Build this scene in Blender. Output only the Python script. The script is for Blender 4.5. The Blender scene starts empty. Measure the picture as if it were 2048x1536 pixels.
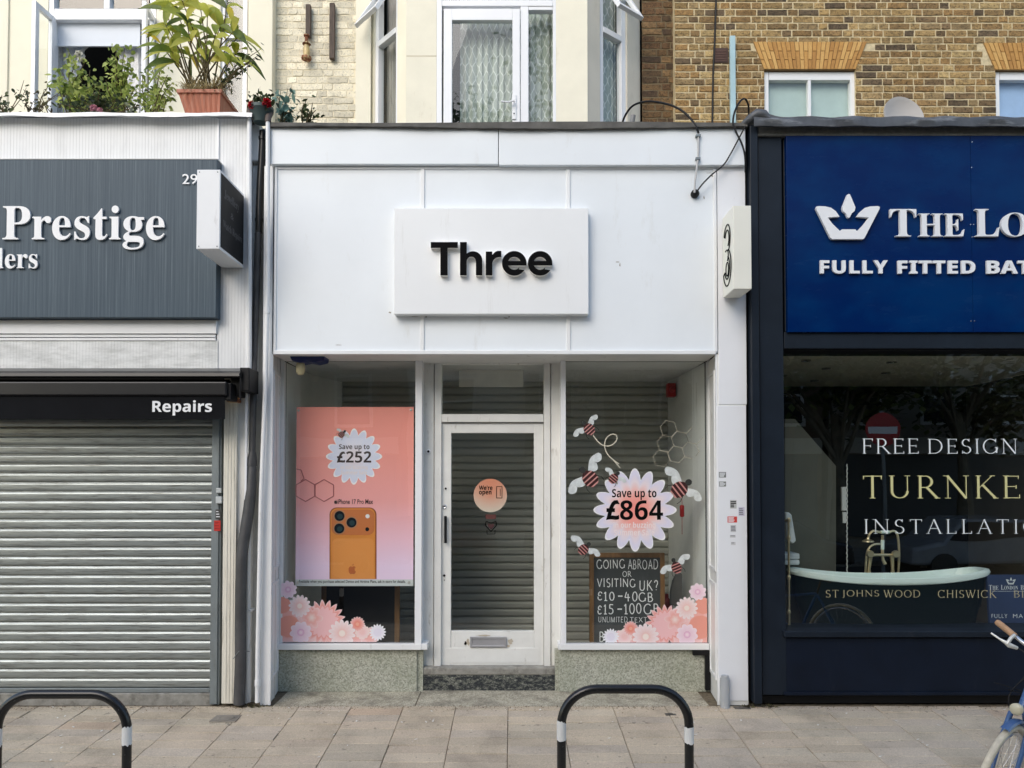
import bpy, bmesh, math, random
from mathutils import Vector, Matrix
random.seed(7)
R = math.radians
sc = bpy.context.scene
COL = sc.collection

# ------------------------------------------------------------------ camera, sky, sun, exposure
F = 1479.0; CAM = Vector((0, -6.09, 1.84)); PITCH = R(1.4); VH = 960.0
PV = VH - F * math.tan(PITCH)
cam = bpy.data.objects.new('camera', bpy.data.cameras.new('camera')); COL.objects.link(cam); sc.camera = cam
cam.data.sensor_width = 36; cam.data.lens = F * 36 / 2048
cam.data.shift_y = (PV - 768) / 2048
cam.data.clip_end = 2000; cam.data.clip_start = .05
cam.location = CAM; cam.rotation_euler = (R(90) + PITCH, 0, 0)

SUN_DIR = Vector((-.40, -.78, .62)).normalized()
SUN_EL = math.asin(SUN_DIR.z); SUN_AZ = math.atan2(SUN_DIR.x, SUN_DIR.y)
w = bpy.data.worlds.new('World'); sc.world = w; w.use_nodes = True
nt = w.node_tree; bg = nt.nodes['Background']
sky = nt.nodes.new('ShaderNodeTexSky'); sky.sky_type = 'NISHITA'; sky.sun_disc = False
sky.sun_elevation = SUN_EL; sky.sun_rotation = SUN_AZ; sky.air_density = 1.3; sky.dust_density = 2.0; sky.ozone_density = 2.0
nt.links.new(sky.outputs[0], bg.inputs[0]); bg.inputs[1].default_value = 0.15
sl = bpy.data.lights.new('sun', 'SUN'); sl.energy = 0.65; sl.angle = R(40); sl.color = (1, .97, .91)
so = bpy.data.objects.new('sun', sl); COL.objects.link(so)
so.rotation_euler = SUN_DIR.to_track_quat('Z', 'Y').to_euler(); so.location = (-8, -10, 14)
sc.view_settings.view_transform = 'Standard'; sc.view_settings.look = 'None'
sc.view_settings.gamma = 1; sc.view_settings.exposure = 0.76
sc.render.engine = 'CYCLES'
sc.cycles.max_bounces = 8; sc.cycles.transparent_max_bounces = 16
sc.cycles.use_denoising = True

# ------------------------------------------------------------------ helpers: measuring
def P(u, v, y):
    a = (u - 1024) / F; b = (PV - v) / F
    d = Vector((a, math.cos(PITCH) - b * math.sin(PITCH), math.sin(PITCH) + b * math.cos(PITCH)))
    return CAM + d * ((y - CAM.y) / d.y)
def rect(u0, v0, u1, v1, y):
    vm = (v0 + v1) / 2
    return P(u0, vm, y).x, P(u1, vm, y).x, P(u0, v1, y).z, P(u0, v0, y).z

class MB:
    def __init__(s): s.v = []; s.f = []; s.c = []
    def add(s, vs, fs, col=None):
        n = len(s.v); s.v += [Vector(p) for p in vs]; s.f += [[n + i for i in f] for f in fs]
        s.c += [col or (1, 1, 1)] * len(vs) if not isinstance(col, list) else col
        return s
    def box(s, x0, x1, y0, y1, z0, z1, col=None):
        vs = [(x, y, z) for x in (x0, x1) for y in (y0, y1) for z in (z0, z1)]
        return s.add(vs, [(0, 1, 3, 2), (4, 6, 7, 5), (0, 4, 5, 1), (2, 3, 7, 6), (0, 2, 6, 4), (1, 5, 7, 3)], col)
    def bp(s, u0, v0, u1, v1, yf, yb, col=None):
        x0, x1, z0, z1 = rect(u0, v0, u1, v1, yf); return s.box(x0, x1, yf, yb, z0, z1, col)
    def quad(s, a, b, c, d, col=None): return s.add([a, b, c, d], [(0, 1, 2, 3)], col)
    def tube(s, pts, r, n=10, sx=1.0, cap=True, rs=None):
        pts = [Vector(p) for p in pts]; k0 = len(s.v); up = None
        for i, p in enumerate(pts):
            t = (pts[min(i + 1, len(pts) - 1)] - pts[max(i - 1, 0)]).normalized()
            if up is None:
                up = Vector((0, 1, 0)) if abs(t.y) < .9 else Vector((0, 0, 1))
            a = t.cross(up).normalized(); up = a.cross(t).normalized()
            rr = rs[i] if rs else r
            for k in range(n):
                q = 2 * math.pi * k / n
                s.v.append(p + a * math.cos(q) * rr * sx + up * math.sin(q) * rr); s.c.append((1, 1, 1))
        for i in range(len(pts) - 1):
            for k in range(n):
                a0 = k0 + i * n + k; a1 = k0 + i * n + (k + 1) % n
                s.f.append([a0, a1, a1 + n, a0 + n])
        if cap:
            s.f.append([k0 + k for k in range(n)][::-1]); s.f.append([k0 + (len(pts) - 1) * n + k for k in range(n)])
        return s
    def lathe(s, prof, axis=(0, 0, 1), o=(0, 0, 0), n=20):
        ax = Vector(axis).normalized(); a = ax.orthogonal().normalized(); b = ax.cross(a); o = Vector(o); k0 = len(s.v)
        for (r, h) in prof:
            for k in range(n):
                q = 2 * math.pi * k / n
                s.v.append(o + ax * h + (a * math.cos(q) + b * math.sin(q)) * max(r, 1e-4)); s.c.append((1, 1, 1))
        for i in range(len(prof) - 1):
            for k in range(n):
                a0 = k0 + i * n + k; a1 = k0 + i * n + (k + 1) % n
                s.f.append([a0, a1, a1 + n, a0 + n])
        s.f.append([k0 + k for k in range(n)][::-1]); s.f.append([k0 + (len(prof) - 1) * n + k for k in range(n)])
        return s
    def prism(s, poly, y0, y1, col=None):     # poly: (x,z) outline, extruded along y
        n = len(poly); vs = [(x, y0, z) for x, z in poly] + [(x, y1, z) for x, z in poly]
        fs = [list(range(n)), list(range(2 * n - 1, n - 1, -1))] + [[i, i + n, (i + 1) % n + n, (i + 1) % n] for i in range(n)]
        return s.add(vs, fs, col)
    def sheet(s, poly, y, col=None):
        return s.add([(x, y, z) for x, z in poly], [list(range(len(poly)))], col)

ORG = {}
def obj(name, mb, mat, parent=None, smooth=False, bevel=0, base=None, label=None):
    me = bpy.data.meshes.new(name)
    org = ORG[parent.name] if parent is not None else (base or Vector((0, 0, 0)))
    me.from_pydata([tuple(Vector(p) - org) for p in mb.v], [], mb.f)
    if any(c != (1, 1, 1) for c in mb.c):
        at = me.color_attributes.new('Col', 'FLOAT_COLOR', 'POINT')
        at.data.foreach_set('color', [x for c in mb.c for x in (c[0], c[1], c[2], 1)])
    me.materials.append(mat)
    bm = bmesh.new(); bm.from_mesh(me); bmesh.ops.recalc_face_normals(bm, faces=bm.faces); bm.to_mesh(me); bm.free()
    o = bpy.data.objects.new(name, me); COL.objects.link(o)
    if parent is not None: o.parent = parent
    else: o.location = org
    ORG[o.name] = org
    if smooth:
        for p in me.polygons: p.use_smooth = True
        try: me.set_sharp_from_angle(angle=R(40))
        except Exception: pass
    if bevel:
        b = o.modifiers.new('b', 'BEVEL'); b.width = bevel; b.segments = 2; b.limit_method = 'ANGLE'; b.angle_limit = R(50)
    if label: o['label'] = label
    return o
def thing(name, label, cat, loc, group=None):
    o = bpy.data.objects.new(name, None); COL.objects.link(o); o.location = loc; o.empty_display_size = .1
    o['label'] = label; o['category'] = cat
    if group: o['group'] = group
    ORG[o.name] = Vector(loc); return o
def solo(name, mb, mat, label, cat, group=None, smooth=False, bevel=0, kind=None):
    xs = [p.x for p in mb.v]; ys = [p.y for p in mb.v]; zs = [p.z for p in mb.v]
    base = Vector(((min(xs) + max(xs)) / 2, (min(ys) + max(ys)) / 2, min(zs)))
    o = obj(name, mb, mat, None, smooth, bevel, base)
    if label: o['label'] = label
    if cat: o['category'] = cat
    if group: o['group'] = group
    if kind: o['kind'] = kind
    return o
def struct(name, mb, mat, smooth=False, bevel=0):
    o = obj(name, mb, mat, None, smooth, bevel); o['kind'] = 'structure'; return o
def dup(root, loc, label):
    r = root.copy(); COL.objects.link(r); r.location = loc; r['label'] = label
    for ch in list(root.children):
        c = ch.copy(); COL.objects.link(c); c.parent = r
        for g in list(ch.children):
            d = g.copy(); COL.objects.link(d); d.parent = c
    return r

# ------------------------------------------------------------------ helpers: materials
class G:
    def __init__(s, name):
        s.m = bpy.data.materials.new(name); s.m.use_nodes = True; s.t = s.m.node_tree
        s.b = s.t.nodes['Principled BSDF']; s.o = s.t.nodes['Material Output']
    def n(s, k, **kw):
        x = s.t.nodes.new(k)
        for a, b in kw.items(): setattr(x, a, b)
        return x
    def l(s, a, b): s.t.links.new(a, b)
    def pos(s, scale=(1, 1, 1)):
        g = s.n('ShaderNodeNewGeometry'); mp = s.n('ShaderNodeMapping'); mp.inputs['Scale'].default_value = scale
        s.l(g.outputs['Position'], mp.inputs[0]); return mp.outputs[0]
    def noise(s, vec, scale, detail=4, rough=.6):
        x = s.n('ShaderNodeTexNoise'); x.inputs['Scale'].default_value = scale; x.inputs['Detail'].default_value = detail
        x.inputs['Roughness'].default_value = rough; s.l(vec, x.inputs['Vector']); return x.outputs['Fac']
    def ramp(s, fac, stops):
        x = s.n('ShaderNodeValToRGB'); e = x.color_ramp.elements
        while len(e) < len(stops): e.new(.5)
        for k, (p, c) in enumerate(stops):
            e[k].position = p; e[k].color = (c, c, c, 1) if isinstance(c, (int, float)) else (*c, 1)
        s.l(fac, x.inputs[0]); return x.outputs[0]
    def mix(s, fac, a, b, mode='MIX'):
        x = s.n('ShaderNodeMix', data_type='RGBA', blend_type=mode)
        for k, val in ((0, fac), (6, a), (7, b)):
            if isinstance(val, (int, float)): x.inputs[k].default_value = val
            elif isinstance(val, tuple): x.inputs[k].default_value = (*val[:3], 1)
            else: s.l(val, x.inputs[k])
        return x.outputs[2]
    def bump(s, h, strength=.3, dist=.01):
        x = s.n('ShaderNodeBump'); x.inputs['Strength'].default_value = strength; x.inputs['Distance'].default_value = dist
        s.l(h, x.inputs['Height']); s.l(x.outputs[0], s.b.inputs['Normal'])
    def base(s, c):
        if isinstance(c, tuple): s.b.inputs['Base Color'].default_value = (*c, 1)
        else: s.l(c, s.b.inputs['Base Color'])
    def rm(s, r, m=0):
        if isinstance(r, (int, float)): s.b.inputs['Roughness'].default_value = r
        else: s.l(r, s.b.inputs['Roughness'])
        s.b.inputs['Metallic'].default_value = m

def M(name, col, rough=.6, metal=0, var=.12, vs=3.0, stretch=(1, 1, 1), dirt=None, ds=6.0, dstretch=(1, 1, .25), dth=(.55, .75), bump=0.0, bs=120.0, spec=None):
    g = G(name); g.rm(rough, metal)
    vec = g.pos(stretch)
    a = tuple(c * (1 - var) for c in col); b = tuple(min(1, c * (1 + var)) for c in col)
    c = g.ramp(g.noise(vec, vs, 6), [(.3, a), (.7, b)])
    if dirt:
        f = g.ramp(g.noise(g.pos(dstretch), ds, 8, .7), [(dth[0], 0), (dth[1], 1)])
        c = g.mix(f, c, dirt)
    g.base(c)
    if bump: g.bump(g.noise(g.pos(), bs, 3), bump, .004)
    if spec is not None: g.b.inputs['Specular IOR Level'].default_value = spec
    return g.m

def glass_mat(name, tint=(.93, .96, .95), boost=1.0, wav=.012):
    g = G(name); t = g.t; t.nodes.remove(g.b)
    tr = g.n('ShaderNodeBsdfTransparent'); tr.inputs[0].default_value = (*tint, 1)
    gl = g.n('ShaderNodeBsdfGlossy'); gl.inputs['Roughness'].default_value = 0.0; gl.inputs[0].default_value = (1, 1, 1, 1)
    fr = g.n('ShaderNodeLayerWeight'); fr.inputs['Blend'].default_value = .5
    pw = g.n('ShaderNodeMath', operation='POWER'); g.l(fr.outputs['Facing'], pw.inputs[0]); pw.inputs[1].default_value = 5
    ml = g.n('ShaderNodeMath', operation='MULTIPLY_ADD'); ml.inputs[1].default_value = .9; ml.inputs[2].default_value = .07 * boost
    g.l(pw.outputs[0], ml.inputs[0])
    b = g.n('ShaderNodeBump'); b.inputs['Strength'].default_value = wav; b.inputs['Distance'].default_value = .2
    g.l(g.noise(g.pos(), 1.3, 1), b.inputs['Height']); g.l(b.outputs[0], gl.inputs['Normal'])
    mx = g.n('ShaderNodeMixShader'); g.l(ml.outputs[0], mx.inputs[0]); g.l(tr.outputs[0], mx.inputs[1]); g.l(gl.outputs[0], mx.inputs[2])
    g.l(mx.outputs[0], g.o.inputs[0]); return g.m

def brick_mat(name, stops, mortar, bw=.225, bh=.075, ms=.010, bump=.6, rough=.9, dark=None, wob=.022, mott=.55):
    g = G(name); ge = g.n('ShaderNodeNewGeometry'); sp = g.n('ShaderNodeSeparateXYZ'); cb = g.n('ShaderNodeCombineXYZ')
    g.l(ge.outputs['Position'], sp.inputs[0]); g.l(sp.outputs[0], cb.inputs[0]); g.l(sp.outputs[2], cb.inputs[1])
    # wobble so that courses are not ruler-straight
    nz = g.n('ShaderNodeTexNoise'); nz.inputs['Scale'].default_value = 14; nz.inputs['Detail'].default_value = 6; nz.inputs['Roughness'].default_value = .65
    g.l(ge.outputs['Position'], nz.inputs['Vector'])
    vm = g.n('ShaderNodeVectorMath', operation='MULTIPLY_ADD'); g.l(nz.outputs['Color'], vm.inputs[0])
    vm.inputs[1].default_value = (wob, wob, 0); g.l(cb.outputs[0], vm.inputs[2])
    br = g.n('ShaderNodeTexBrick'); br.offset = .5; br.squash = .5; br.squash_frequency = 2
    for k, v in (('Color1', (0, 0, 0, 1)), ('Color2', (1, 1, 1, 1)), ('Mortar', (.5, .5, .5, 1)), ('Scale', 1.0), ('Mortar Size', ms), ('Mortar Smooth', .35), ('Bias', 0.0), ('Brick Width', bw), ('Row Height', bh)):
        br.inputs[k].default_value = v
    g.l(vm.outputs[0], br.inputs['Vector'])
    nn = g.noise(g.pos((1, 1, 1.5)), 17, 9, .8)
    mx = g.n('ShaderNodeMix', data_type='FLOAT'); mx.inputs[0].default_value = mott; g.l(br.outputs['Color'], mx.inputs[2]); g.l(nn, mx.inputs[3])
    c = g.ramp(mx.outputs[0], stops)
    if mott > .5: c = g.mix(1.0, c, g.ramp(g.noise(ge.outputs['Position'], 70, 4, .6), [(.34, .35), (.46, 1.0), (.66, 1.35)]), 'MULTIPLY')
    if dark:
        f = g.ramp(g.noise(g.pos((1, 1, .6)), 2.2, 8, .7), [(.48, 0), (.62, 1)]); c = g.mix(f, c, dark, 'MULTIPLY')
    fac = g.ramp(br.outputs['Fac'], [(.25, 0), (.8, 1)])
    c = g.mix(fac, c, g.ramp(g.noise(ge.outputs['Position'], 40, 4), [(.3, tuple(x * .7 for x in mortar)), (.7, mortar)]))
    g.base(c); g.rm(rough)
    inv = g.n('ShaderNodeMath', operation='MULTIPLY_ADD'); g.l(br.outputs['Fac'], inv.inputs[0]); inv.inputs[1].default_value = -1.0
    g.l(nn, inv.inputs[2]); g.bump(inv.outputs[0], bump, .02)
    return g.m

def print_mat(name, rough=.35):
    g = G(name); a = g.n('ShaderNodeVertexColor'); a.layer_name = 'Col'; g.base(a.outputs[0]); g.rm(rough); return g.m

def leaf_mat(name, stops, rough=.5, trans=.25):
    g = G(name); ge = g.n('ShaderNodeNewGeometry')
    mx = g.n('ShaderNodeMix', data_type='FLOAT'); mx.inputs[0].default_value = .3
    g.l(ge.outputs['Random Per Island'], mx.inputs[2]); g.l(g.noise(ge.outputs['Position'], 14, 3), mx.inputs[3])
    c = g.ramp(mx.outputs[0], stops); g.base(c); g.rm(rough)
    tl = g.n('ShaderNodeBsdfTranslucent'); g.l(c, tl.inputs[0]); ms = g.n('ShaderNodeMixShader'); ms.inputs[0].default_value = trans
    g.l(g.b.outputs[0], ms.inputs[1]); g.l(tl.outputs[0], ms.inputs[2]); g.l(ms.outputs[0], g.o.inputs[0]); return g.m

GRIME = (.30, .28, .24)
white = M('white_painted_board', (.795, .835, .865), .45, var=.035, vs=1.2, dirt=(.55, .54, .50), ds=4, dstretch=(1.2, 1, .35), dth=(.58, .98), bump=.03, bs=60)
white2 = M('white_gloss_paint', (.80, .81, .815), .35, var=.04, vs=2, dirt=(.42, .40, .35), ds=7, dstretch=(1.5, 1, .3), dth=(.64, .82), bump=.04, bs=40)
oldwhite = M('old_white_paint', (.76, .76, .73), .45, var=.06, vs=5, dirt=(.36, .33, .27), ds=9, dstretch=(1.5, 1.5, .4), dth=(.60, .74), bump=.10, bs=30)
upvc = M('white_upvc', (.82, .83, .85), .3, var=.02)
ribbed = None
def ribbed_mat(name, col, pitch=.026, axis=0, dirt=(.30, .29, .26)):
    g = G(name); ge = g.n('ShaderNodeNewGeometry'); sp = g.n('ShaderNodeSeparateXYZ'); g.l(ge.outputs['Position'], sp.inputs[0])
    a = g.n('ShaderNodeMath', operation='MULTIPLY'); g.l(sp.outputs[axis], a.inputs[0]); a.inputs[1].default_value = 1 / pitch
    fr = g.n('ShaderNodeMath', operation='FRACT'); g.l(a.outputs[0], fr.inputs[0])
    gv = g.ramp(fr.outputs[0], [(.0, 0), (.06, 1), (.90, 1), (.97, 0)])
    f = g.ramp(g.noise(g.pos((1.2, 1, .3)), 5, 8, .7), [(.5, 0), (.8, 1)])
    c = g.mix(f, col, tuple(x * .8 for x in col)); nz = g.noise(g.pos((3, 1, .4)), 5, 3)
    gc = g.ramp(nz, [(.35, tuple(x * .62 for x in col)), (.65, tuple(x * .85 for x in col))])
    c = g.mix(gv, gc, c); g.base(c); g.rm(.45); g.bump(gv, .5, .003); return g.m
ribbed = ribbed_mat('ribbed_white_cladding', (.78, .79, .79))
def grimy_ribbed():
    g = ribbed_mat('grimy_ribbed_cladding', (.77, .78, .77)); t = g.node_tree; b = t.nodes['Principled BSDF']
    src = b.inputs['Base Color'].links[0].from_socket
    ge = t.nodes.new('ShaderNodeNewGeometry'); mp = t.nodes.new('ShaderNodeMapping'); mp.inputs['Scale'].default_value = (.7, 1, 2.6)
    nz = t.nodes.new('ShaderNodeTexNoise'); nz.inputs['Scale'].default_value = 5; nz.inputs['Detail'].default_value = 9; nz.inputs['Roughness'].default_value = .7
    rp = t.nodes.new('ShaderNodeValToRGB'); rp.color_ramp.elements[0].position = .42; rp.color_ramp.elements[1].position = .80
    mx = t.nodes.new('ShaderNodeMix'); mx.data_type = 'RGBA'; mx.inputs[7].default_value = (.28, .29, .27, 1)
    t.links.new(ge.outputs['Position'], mp.inputs[0]); t.links.new(mp.outputs[0], nz.inputs['Vector']); t.links.new(nz.outputs['Fac'], rp.inputs[0])
    m2 = t.nodes.new('ShaderNodeMath'); m2.operation = 'MULTIPLY'; m2.inputs[1].default_value = .75
    t.links.new(rp.outputs[0], m2.inputs[0]); t.links.new(m2.outputs[0], mx.inputs[0]); t.links.new(src, mx.inputs[6]); t.links.new(mx.outputs[2], b.inputs['Base Color']); return g
grimy = grimy_ribbed()
oldrib = M('peeling_cream_paint', (.72, .69, .60), .6, var=.05, dirt=(.40, .37, .30), ds=12, dstretch=(4, 1, .25), dth=(.54, .70), bump=.2, bs=40)
cream = M('cream_masonry_paint', (.86, .815, .665), .8, var=.05, vs=2.5, dirt=(.60, .53, .38), ds=5, dstretch=(1, 1, .4), dth=(.58, .85), bump=.30, bs=35)
cream2 = M('cream_smooth_render', (.86, .81, .65), .75, var=.04, vs=2, dirt=(.62, .55, .40), ds=6, dth=(.62, .9), bump=.12, bs=30)
pbrick = brick_mat('painted_brick', [(.2, (.82, .74, .55)), (.8, (.90, .84, .66))], (.80, .72, .54), ms=.010, bump=.7, rough=.75, wob=.034, mott=.45)
stock = brick_mat('london_stock_brick', [(.26, (.030, .022, .014)), (.37, (.105, .066, .030)), (.46, (.22, .140, .056)), (.54, (.33, .22, .085)), (.62, (.29, .15, .045)), (.72, (.46, .33, .14))], (.50, .395, .225), ms=.013, bump=1.0, wob=.03)
stock2 = brick_mat('dark_stock_brick', [(.28, (.025, .017, .01)), (.42, (.08, .046, .022)), (.55, (.15, .088, .038)), (.70, (.22, .135, .06))], (.17, .125, .07), bump=1.0, wob=.03)
gauged = brick_mat('orange_brick', [(.2, (.38, .19, .055)), (.5, (.52, .28, .085)), (.8, (.62, .37, .14))], (.45, .30, .14), bump=.3)
lead = M('lead_flashing', (.085, .09, .098), .5, .2, var=.35, vs=6, dirt=(.34, .35, .36), ds=9, dstretch=(.4, 1, 2), dth=(.52, .78), bump=.3, bs=18)
felt = M('mineral_roof_felt', (.17, .165, .15), .95, var=.2, vs=30, bump=.4, bs=200)
felt_edge = M('weathered_felt_edge', (.10, .095, .085), .9, var=.3, vs=8, bump=.4, bs=60)
navy = M('navy_satin_paint', (.0045, .0085, .019), .45, var=.2, vs=4, bump=.05, bs=40, spec=.2, dirt=(.022, .026, .034), ds=7, dth=(.58, .85))
navy2 = M('dark_slate_paint', (.0085, .0135, .022), .45, var=.2, vs=4, spec=.25, bump=.05, bs=40, dirt=(.028, .032, .040), ds=9, dth=(.60, .85))
blk = M('black_gloss', (.010, .010, .011), .28, var=.2, dirt=(.05, .05, .05), ds=20, dth=(.6, .8))
blackplastic = M('black_plastic', (.007, .007, .008), .5, var=.2, spec=.25)
awn_fab = M('black_awning_canvas', (.006, .0065, .008), .9, var=.2, vs=6, bump=.1, bs=300, spec=.15)
awn_alu = M('black_awning_metal', (.014, .014, .015), .32, 0, var=.2, spec=.4)
grey_pipe = M('dark_grey_pipe_paint', (.055, .055, .058), .5, var=.25, vs=8, dirt=(.12, .12, .11), ds=10, dth=(.55, .8), bump=.08, bs=40)
iron = M('peeling_black_iron', (.005, .005, .005), .35, var=.3, dirt=(.5, .5, .48), ds=16, dstretch=(1.5, 1, .5), dth=(.67, .70), bump=.25, bs=30)
galv = M('galvanised_steel', (.33, .36, .355), .36, .6, var=.18, vs=6, stretch=(.3, 1, 6), dirt=(.10, .095, .08), ds=7, dstretch=(.8, 1, 14), dth=(.50, .74), bump=.05, bs=20)
galv2 = M('grey_guide_rail', (.22, .25, .26), .5, .4, var=.1, dirt=(.14, .14, .13), ds=6, dth=(.55, .8))
inner_shut = M('inner_shutter_metal', (.42, .42, .37), .45, .15, var=.12, vs=4, stretch=(.4, 1, 5))
conc = M('concrete', (.28, .27, .24), .9, var=.25, vs=14, dirt=(.10, .09, .075), ds=9, dstretch=(1, 1, 1), dth=(.5, .75), bump=.4, bs=90)
def granite_mat():
    g = G('speckled_granite'); v = g.pos()
    vo = g.n('ShaderNodeTexVoronoi'); vo.inputs['Scale'].default_value = 95; g.l(v, vo.inputs['Vector'])
    s = g.n('ShaderNodeSeparateColor'); g.l(vo.outputs['Color'], s.inputs[0])
    c = g.ramp(s.outputs[0], [(.0, (.235, .24, .20)), (.3, (.355, .36, .295)), (.62, (.425, .43, .36)), (.9, (.535, .54, .46))])
    f = g.ramp(g.noise(g.pos(), 2.2, 8, .7), [(.42, 0), (.62, 1)])
    c = g.mix(f, c, g.mix(.35, c, (.20, .23, .15))); g.base(c); g.rm(.5); return g.m
granite = granite_mat()
def step_mat():
    g = G('worn_granite_step'); vo = g.n('ShaderNodeTexVoronoi'); vo.inputs['Scale'].default_value = 130; g.l(g.pos(), vo.inputs['Vector'])
    s = g.n('ShaderNodeSeparateColor'); g.l(vo.outputs['Color'], s.inputs[0])
    c = g.ramp(s.outputs[0], [(.0, (.25, .225, .17)), (.5, (.46, .42, .32)), (1, (.62, .58, .46))])
    c = g.mix(g.ramp(g.noise(g.pos(), 4, 8, .7), [(.45, 0), (.65, .8)]), c, (.15, .13, .10)); g.base(c); g.rm(.75); return g.m
stepm = step_mat()
def peel_mat():
    g = G('peeling_black_step_paint'); n = g.noise(g.pos((1, 1, 2.0)), 24, 10, .8)
    sp = g.n('ShaderNodeSeparateXYZ'); ge = g.n('ShaderNodeNewGeometry'); g.l(ge.outputs['Position'], sp.inputs[0])
    vo = g.n('ShaderNodeTexVoronoi'); vo.inputs['Scale'].default_value = 110; g.l(g.pos(), vo.inputs['Vector'])
    s = g.n('ShaderNodeSeparateColor'); g.l(vo.outputs['Color'], s.inputs[0])
    st = g.ramp(s.outputs[0], [(.0, (.13, .14, .10)), (.9, (.40, .40, .34))])
    g.base(g.mix(g.ramp(n, [(.47, 0), (.62, .85)]), (.012, .016, .022), st)); g.rm(.55); g.bump(n, .3, .006); return g.m
peel = peel_mat()
def slab_mat():
    g = G('concrete_paving_slabs'); a = g.n('ShaderNodeVertexColor'); a.layer_name = 'Col'
    n1 = g.noise(g.pos(), 90, 6, .8); n2 = g.noise(g.pos(), 2.0, 8, .65)
    c = g.mix(1.0, a.outputs[0], g.ramp(n1, [(.3, .68), (.5, .98), (.7, 1.28)]), 'MULTIPLY')
    c = g.mix(1.0, c, g.ramp(n2, [(.30, .70), (.5, 1.0), (.7, 1.12)]), 'MULTIPLY')
    sp = g.ramp(g.noise(g.pos(), 21, 2, .4), [(.70, 0), (.73, 1)]); c = g.mix(sp, c, g.mix(.45, c, (.06, .055, .05)))
    g.base(c); g.rm(.85); g.bump(n1, .35, .004); return g.m
slabm = slab_mat()
jointm = M('sandy_joint_dirt', (.15, .12, .08), .95, var=.45, vs=40, dirt=(.26, .20, .13), ds=14, dstretch=(1, 1, 1), bump=.6, bs=120)
asphalt = M('asphalt', (.05, .05, .052), .9, var=.3, vs=60, bump=.4, bs=200)
dirtm = M('grit_and_dirt', (.16, .115, .075), .95, var=.5, vs=30, dirt=(.34, .27, .18), ds=30, dstretch=(1, 1, 1), dth=(.5, .6), bump=.8, bs=150)
shopglass = glass_mat('shop_glass', (.95, .97, .96), 1.3)
bathglass = glass_mat('bathroom_shop_glass', (.93, .95, .92), 2.3)
upglass = glass_mat('upper_window_glass', (.93, .96, .95), .9, .02)
gasket = M('black_gasket', (.015, .015, .015), .6)
prt = print_mat('printed_vinyl'); prt2 = print_mat('printed_card', .5)
def flat(name, col, rough=.5, metal=0): return M(name, col, rough, metal, var=.02)
ink = M('black_lettering', (.0035, .0035, .004), .6, var=.02, spec=.06)
wink = flat('white_lettering', (.82, .83, .84), .4)
palepink = flat('pale_print', (.88, .76, .76), .4)
net = None
def net_mat(name, dens):
    g = G(name); t = g.t
    ge = g.n('ShaderNodeNewGeometry'); sp = g.n('ShaderNodeSeparateXYZ'); g.l(ge.outputs['Position'], sp.inputs[0])
    # ogee lattice woven into the net: |sin| lines whose phase swings with height
    zz = g.n('ShaderNodeMath', operation='MULTIPLY'); g.l(sp.outputs[2], zz.inputs[0]); zz.inputs[1].default_value = 2 * math.pi / .19
    sn = g.n('ShaderNodeMath', operation='SINE'); g.l(zz.outputs[0], sn.inputs[0])
    out = None
    for sgn, ph in ((.017, 0), (-.017, .5)):
        m1 = g.n('ShaderNodeMath', operation='MULTIPLY_ADD'); g.l(sn.outputs[0], m1.inputs[0]); m1.inputs[1].default_value = sgn; g.l(sp.outputs[0], m1.inputs[2])
        m2 = g.n('ShaderNodeMath', operation='MULTIPLY_ADD'); g.l(m1.outputs[0], m2.inputs[0]); m2.inputs[1].default_value = 1 / .072; m2.inputs[2].default_value = ph
        fr = g.n('ShaderNodeMath', operation='FRACT'); g.l(m2.outputs[0], fr.inputs[0])
        r = g.ramp(fr.outputs[0], [(.40, 0), (.5, 1), (.60, 0)])
        out = r if out is None else g.mix(1.0, out, r, 'LIGHTEN')
    f = g.ramp(out, [(0, dens), (1, .95)])
    tr = g.n('ShaderNodeBsdfTransparent'); g.l(g.ramp(out, [(0, (.50, .55, .49)), (1, (.86, .88, .84))]), g.b.inputs['Base Color']); g.b.inputs['Roughness'].default_value = .9
    ms = g.n('ShaderNodeMixShader'); g.l(f, ms.inputs[0]); g.l(tr.outputs[0], ms.inputs[1]); g.l(g.b.outputs[0], ms.inputs[2]); g.l(ms.outputs[0], g.o.inputs[0]); return g.m
net = net_mat('patterned_net_curtain', .86)
greynet = M('grey_net_curtain', (.30, .29, .27), .9, var=.3, vs=8, stretch=(3, 3, .3))
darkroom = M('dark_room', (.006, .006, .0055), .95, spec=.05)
blind = M('white_roller_blind', (.74, .78, .84), .8, var=.03)
lace = M('lace_curtain', (.70, .70, .70), .9, var=.2, vs=40)
rust = M('rusty_metal', (.22, .075, .035), .8, .2, var=.5, vs=20, dirt=(.6, .48, .26), ds=12, dth=(.5, .55), bump=.4, bs=60)
oldwood = M('weathered_grey_wood', (.10, .075, .06), .85, var=.35, vs=14, stretch=(6, 1, .6), bump=.3, bs=60)
brownwood = M('brown_wood_frame', (.20, .105, .040), .5, var=.25, vs=10, stretch=(3, 3, .6))
terracotta = M('terracotta_plastic', (.42, .13, .065), .55, var=.08, dirt=(.5, .26, .18), ds=10, dstretch=(4, 4, .3), dth=(.5, .75))
greenpot = M('dark_green_pot', (.055, .085, .085), .5, var=.1)
chrome = flat('brushed_metal', (.55, .55, .56), .25, .9)
brass = M('polished_brass', (.80, .68, .44), .28, .8, var=.05)
enamel = M('white_enamel', (.82, .96, .92), .15, var=.02)
bathgreen = M('dark_green_bath_paint', (.002, .0065, .0055), .5, var=.1, spec=.08)
stem_m = M('plant_stem', (.10, .075, .03), .8, var=.3)
redpl = flat('red_plastic', (.42, .012, .012), .4)
bluepaint = M('blue_bicycle_paint', (.06, .125, .28), .3, var=.1)
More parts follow.
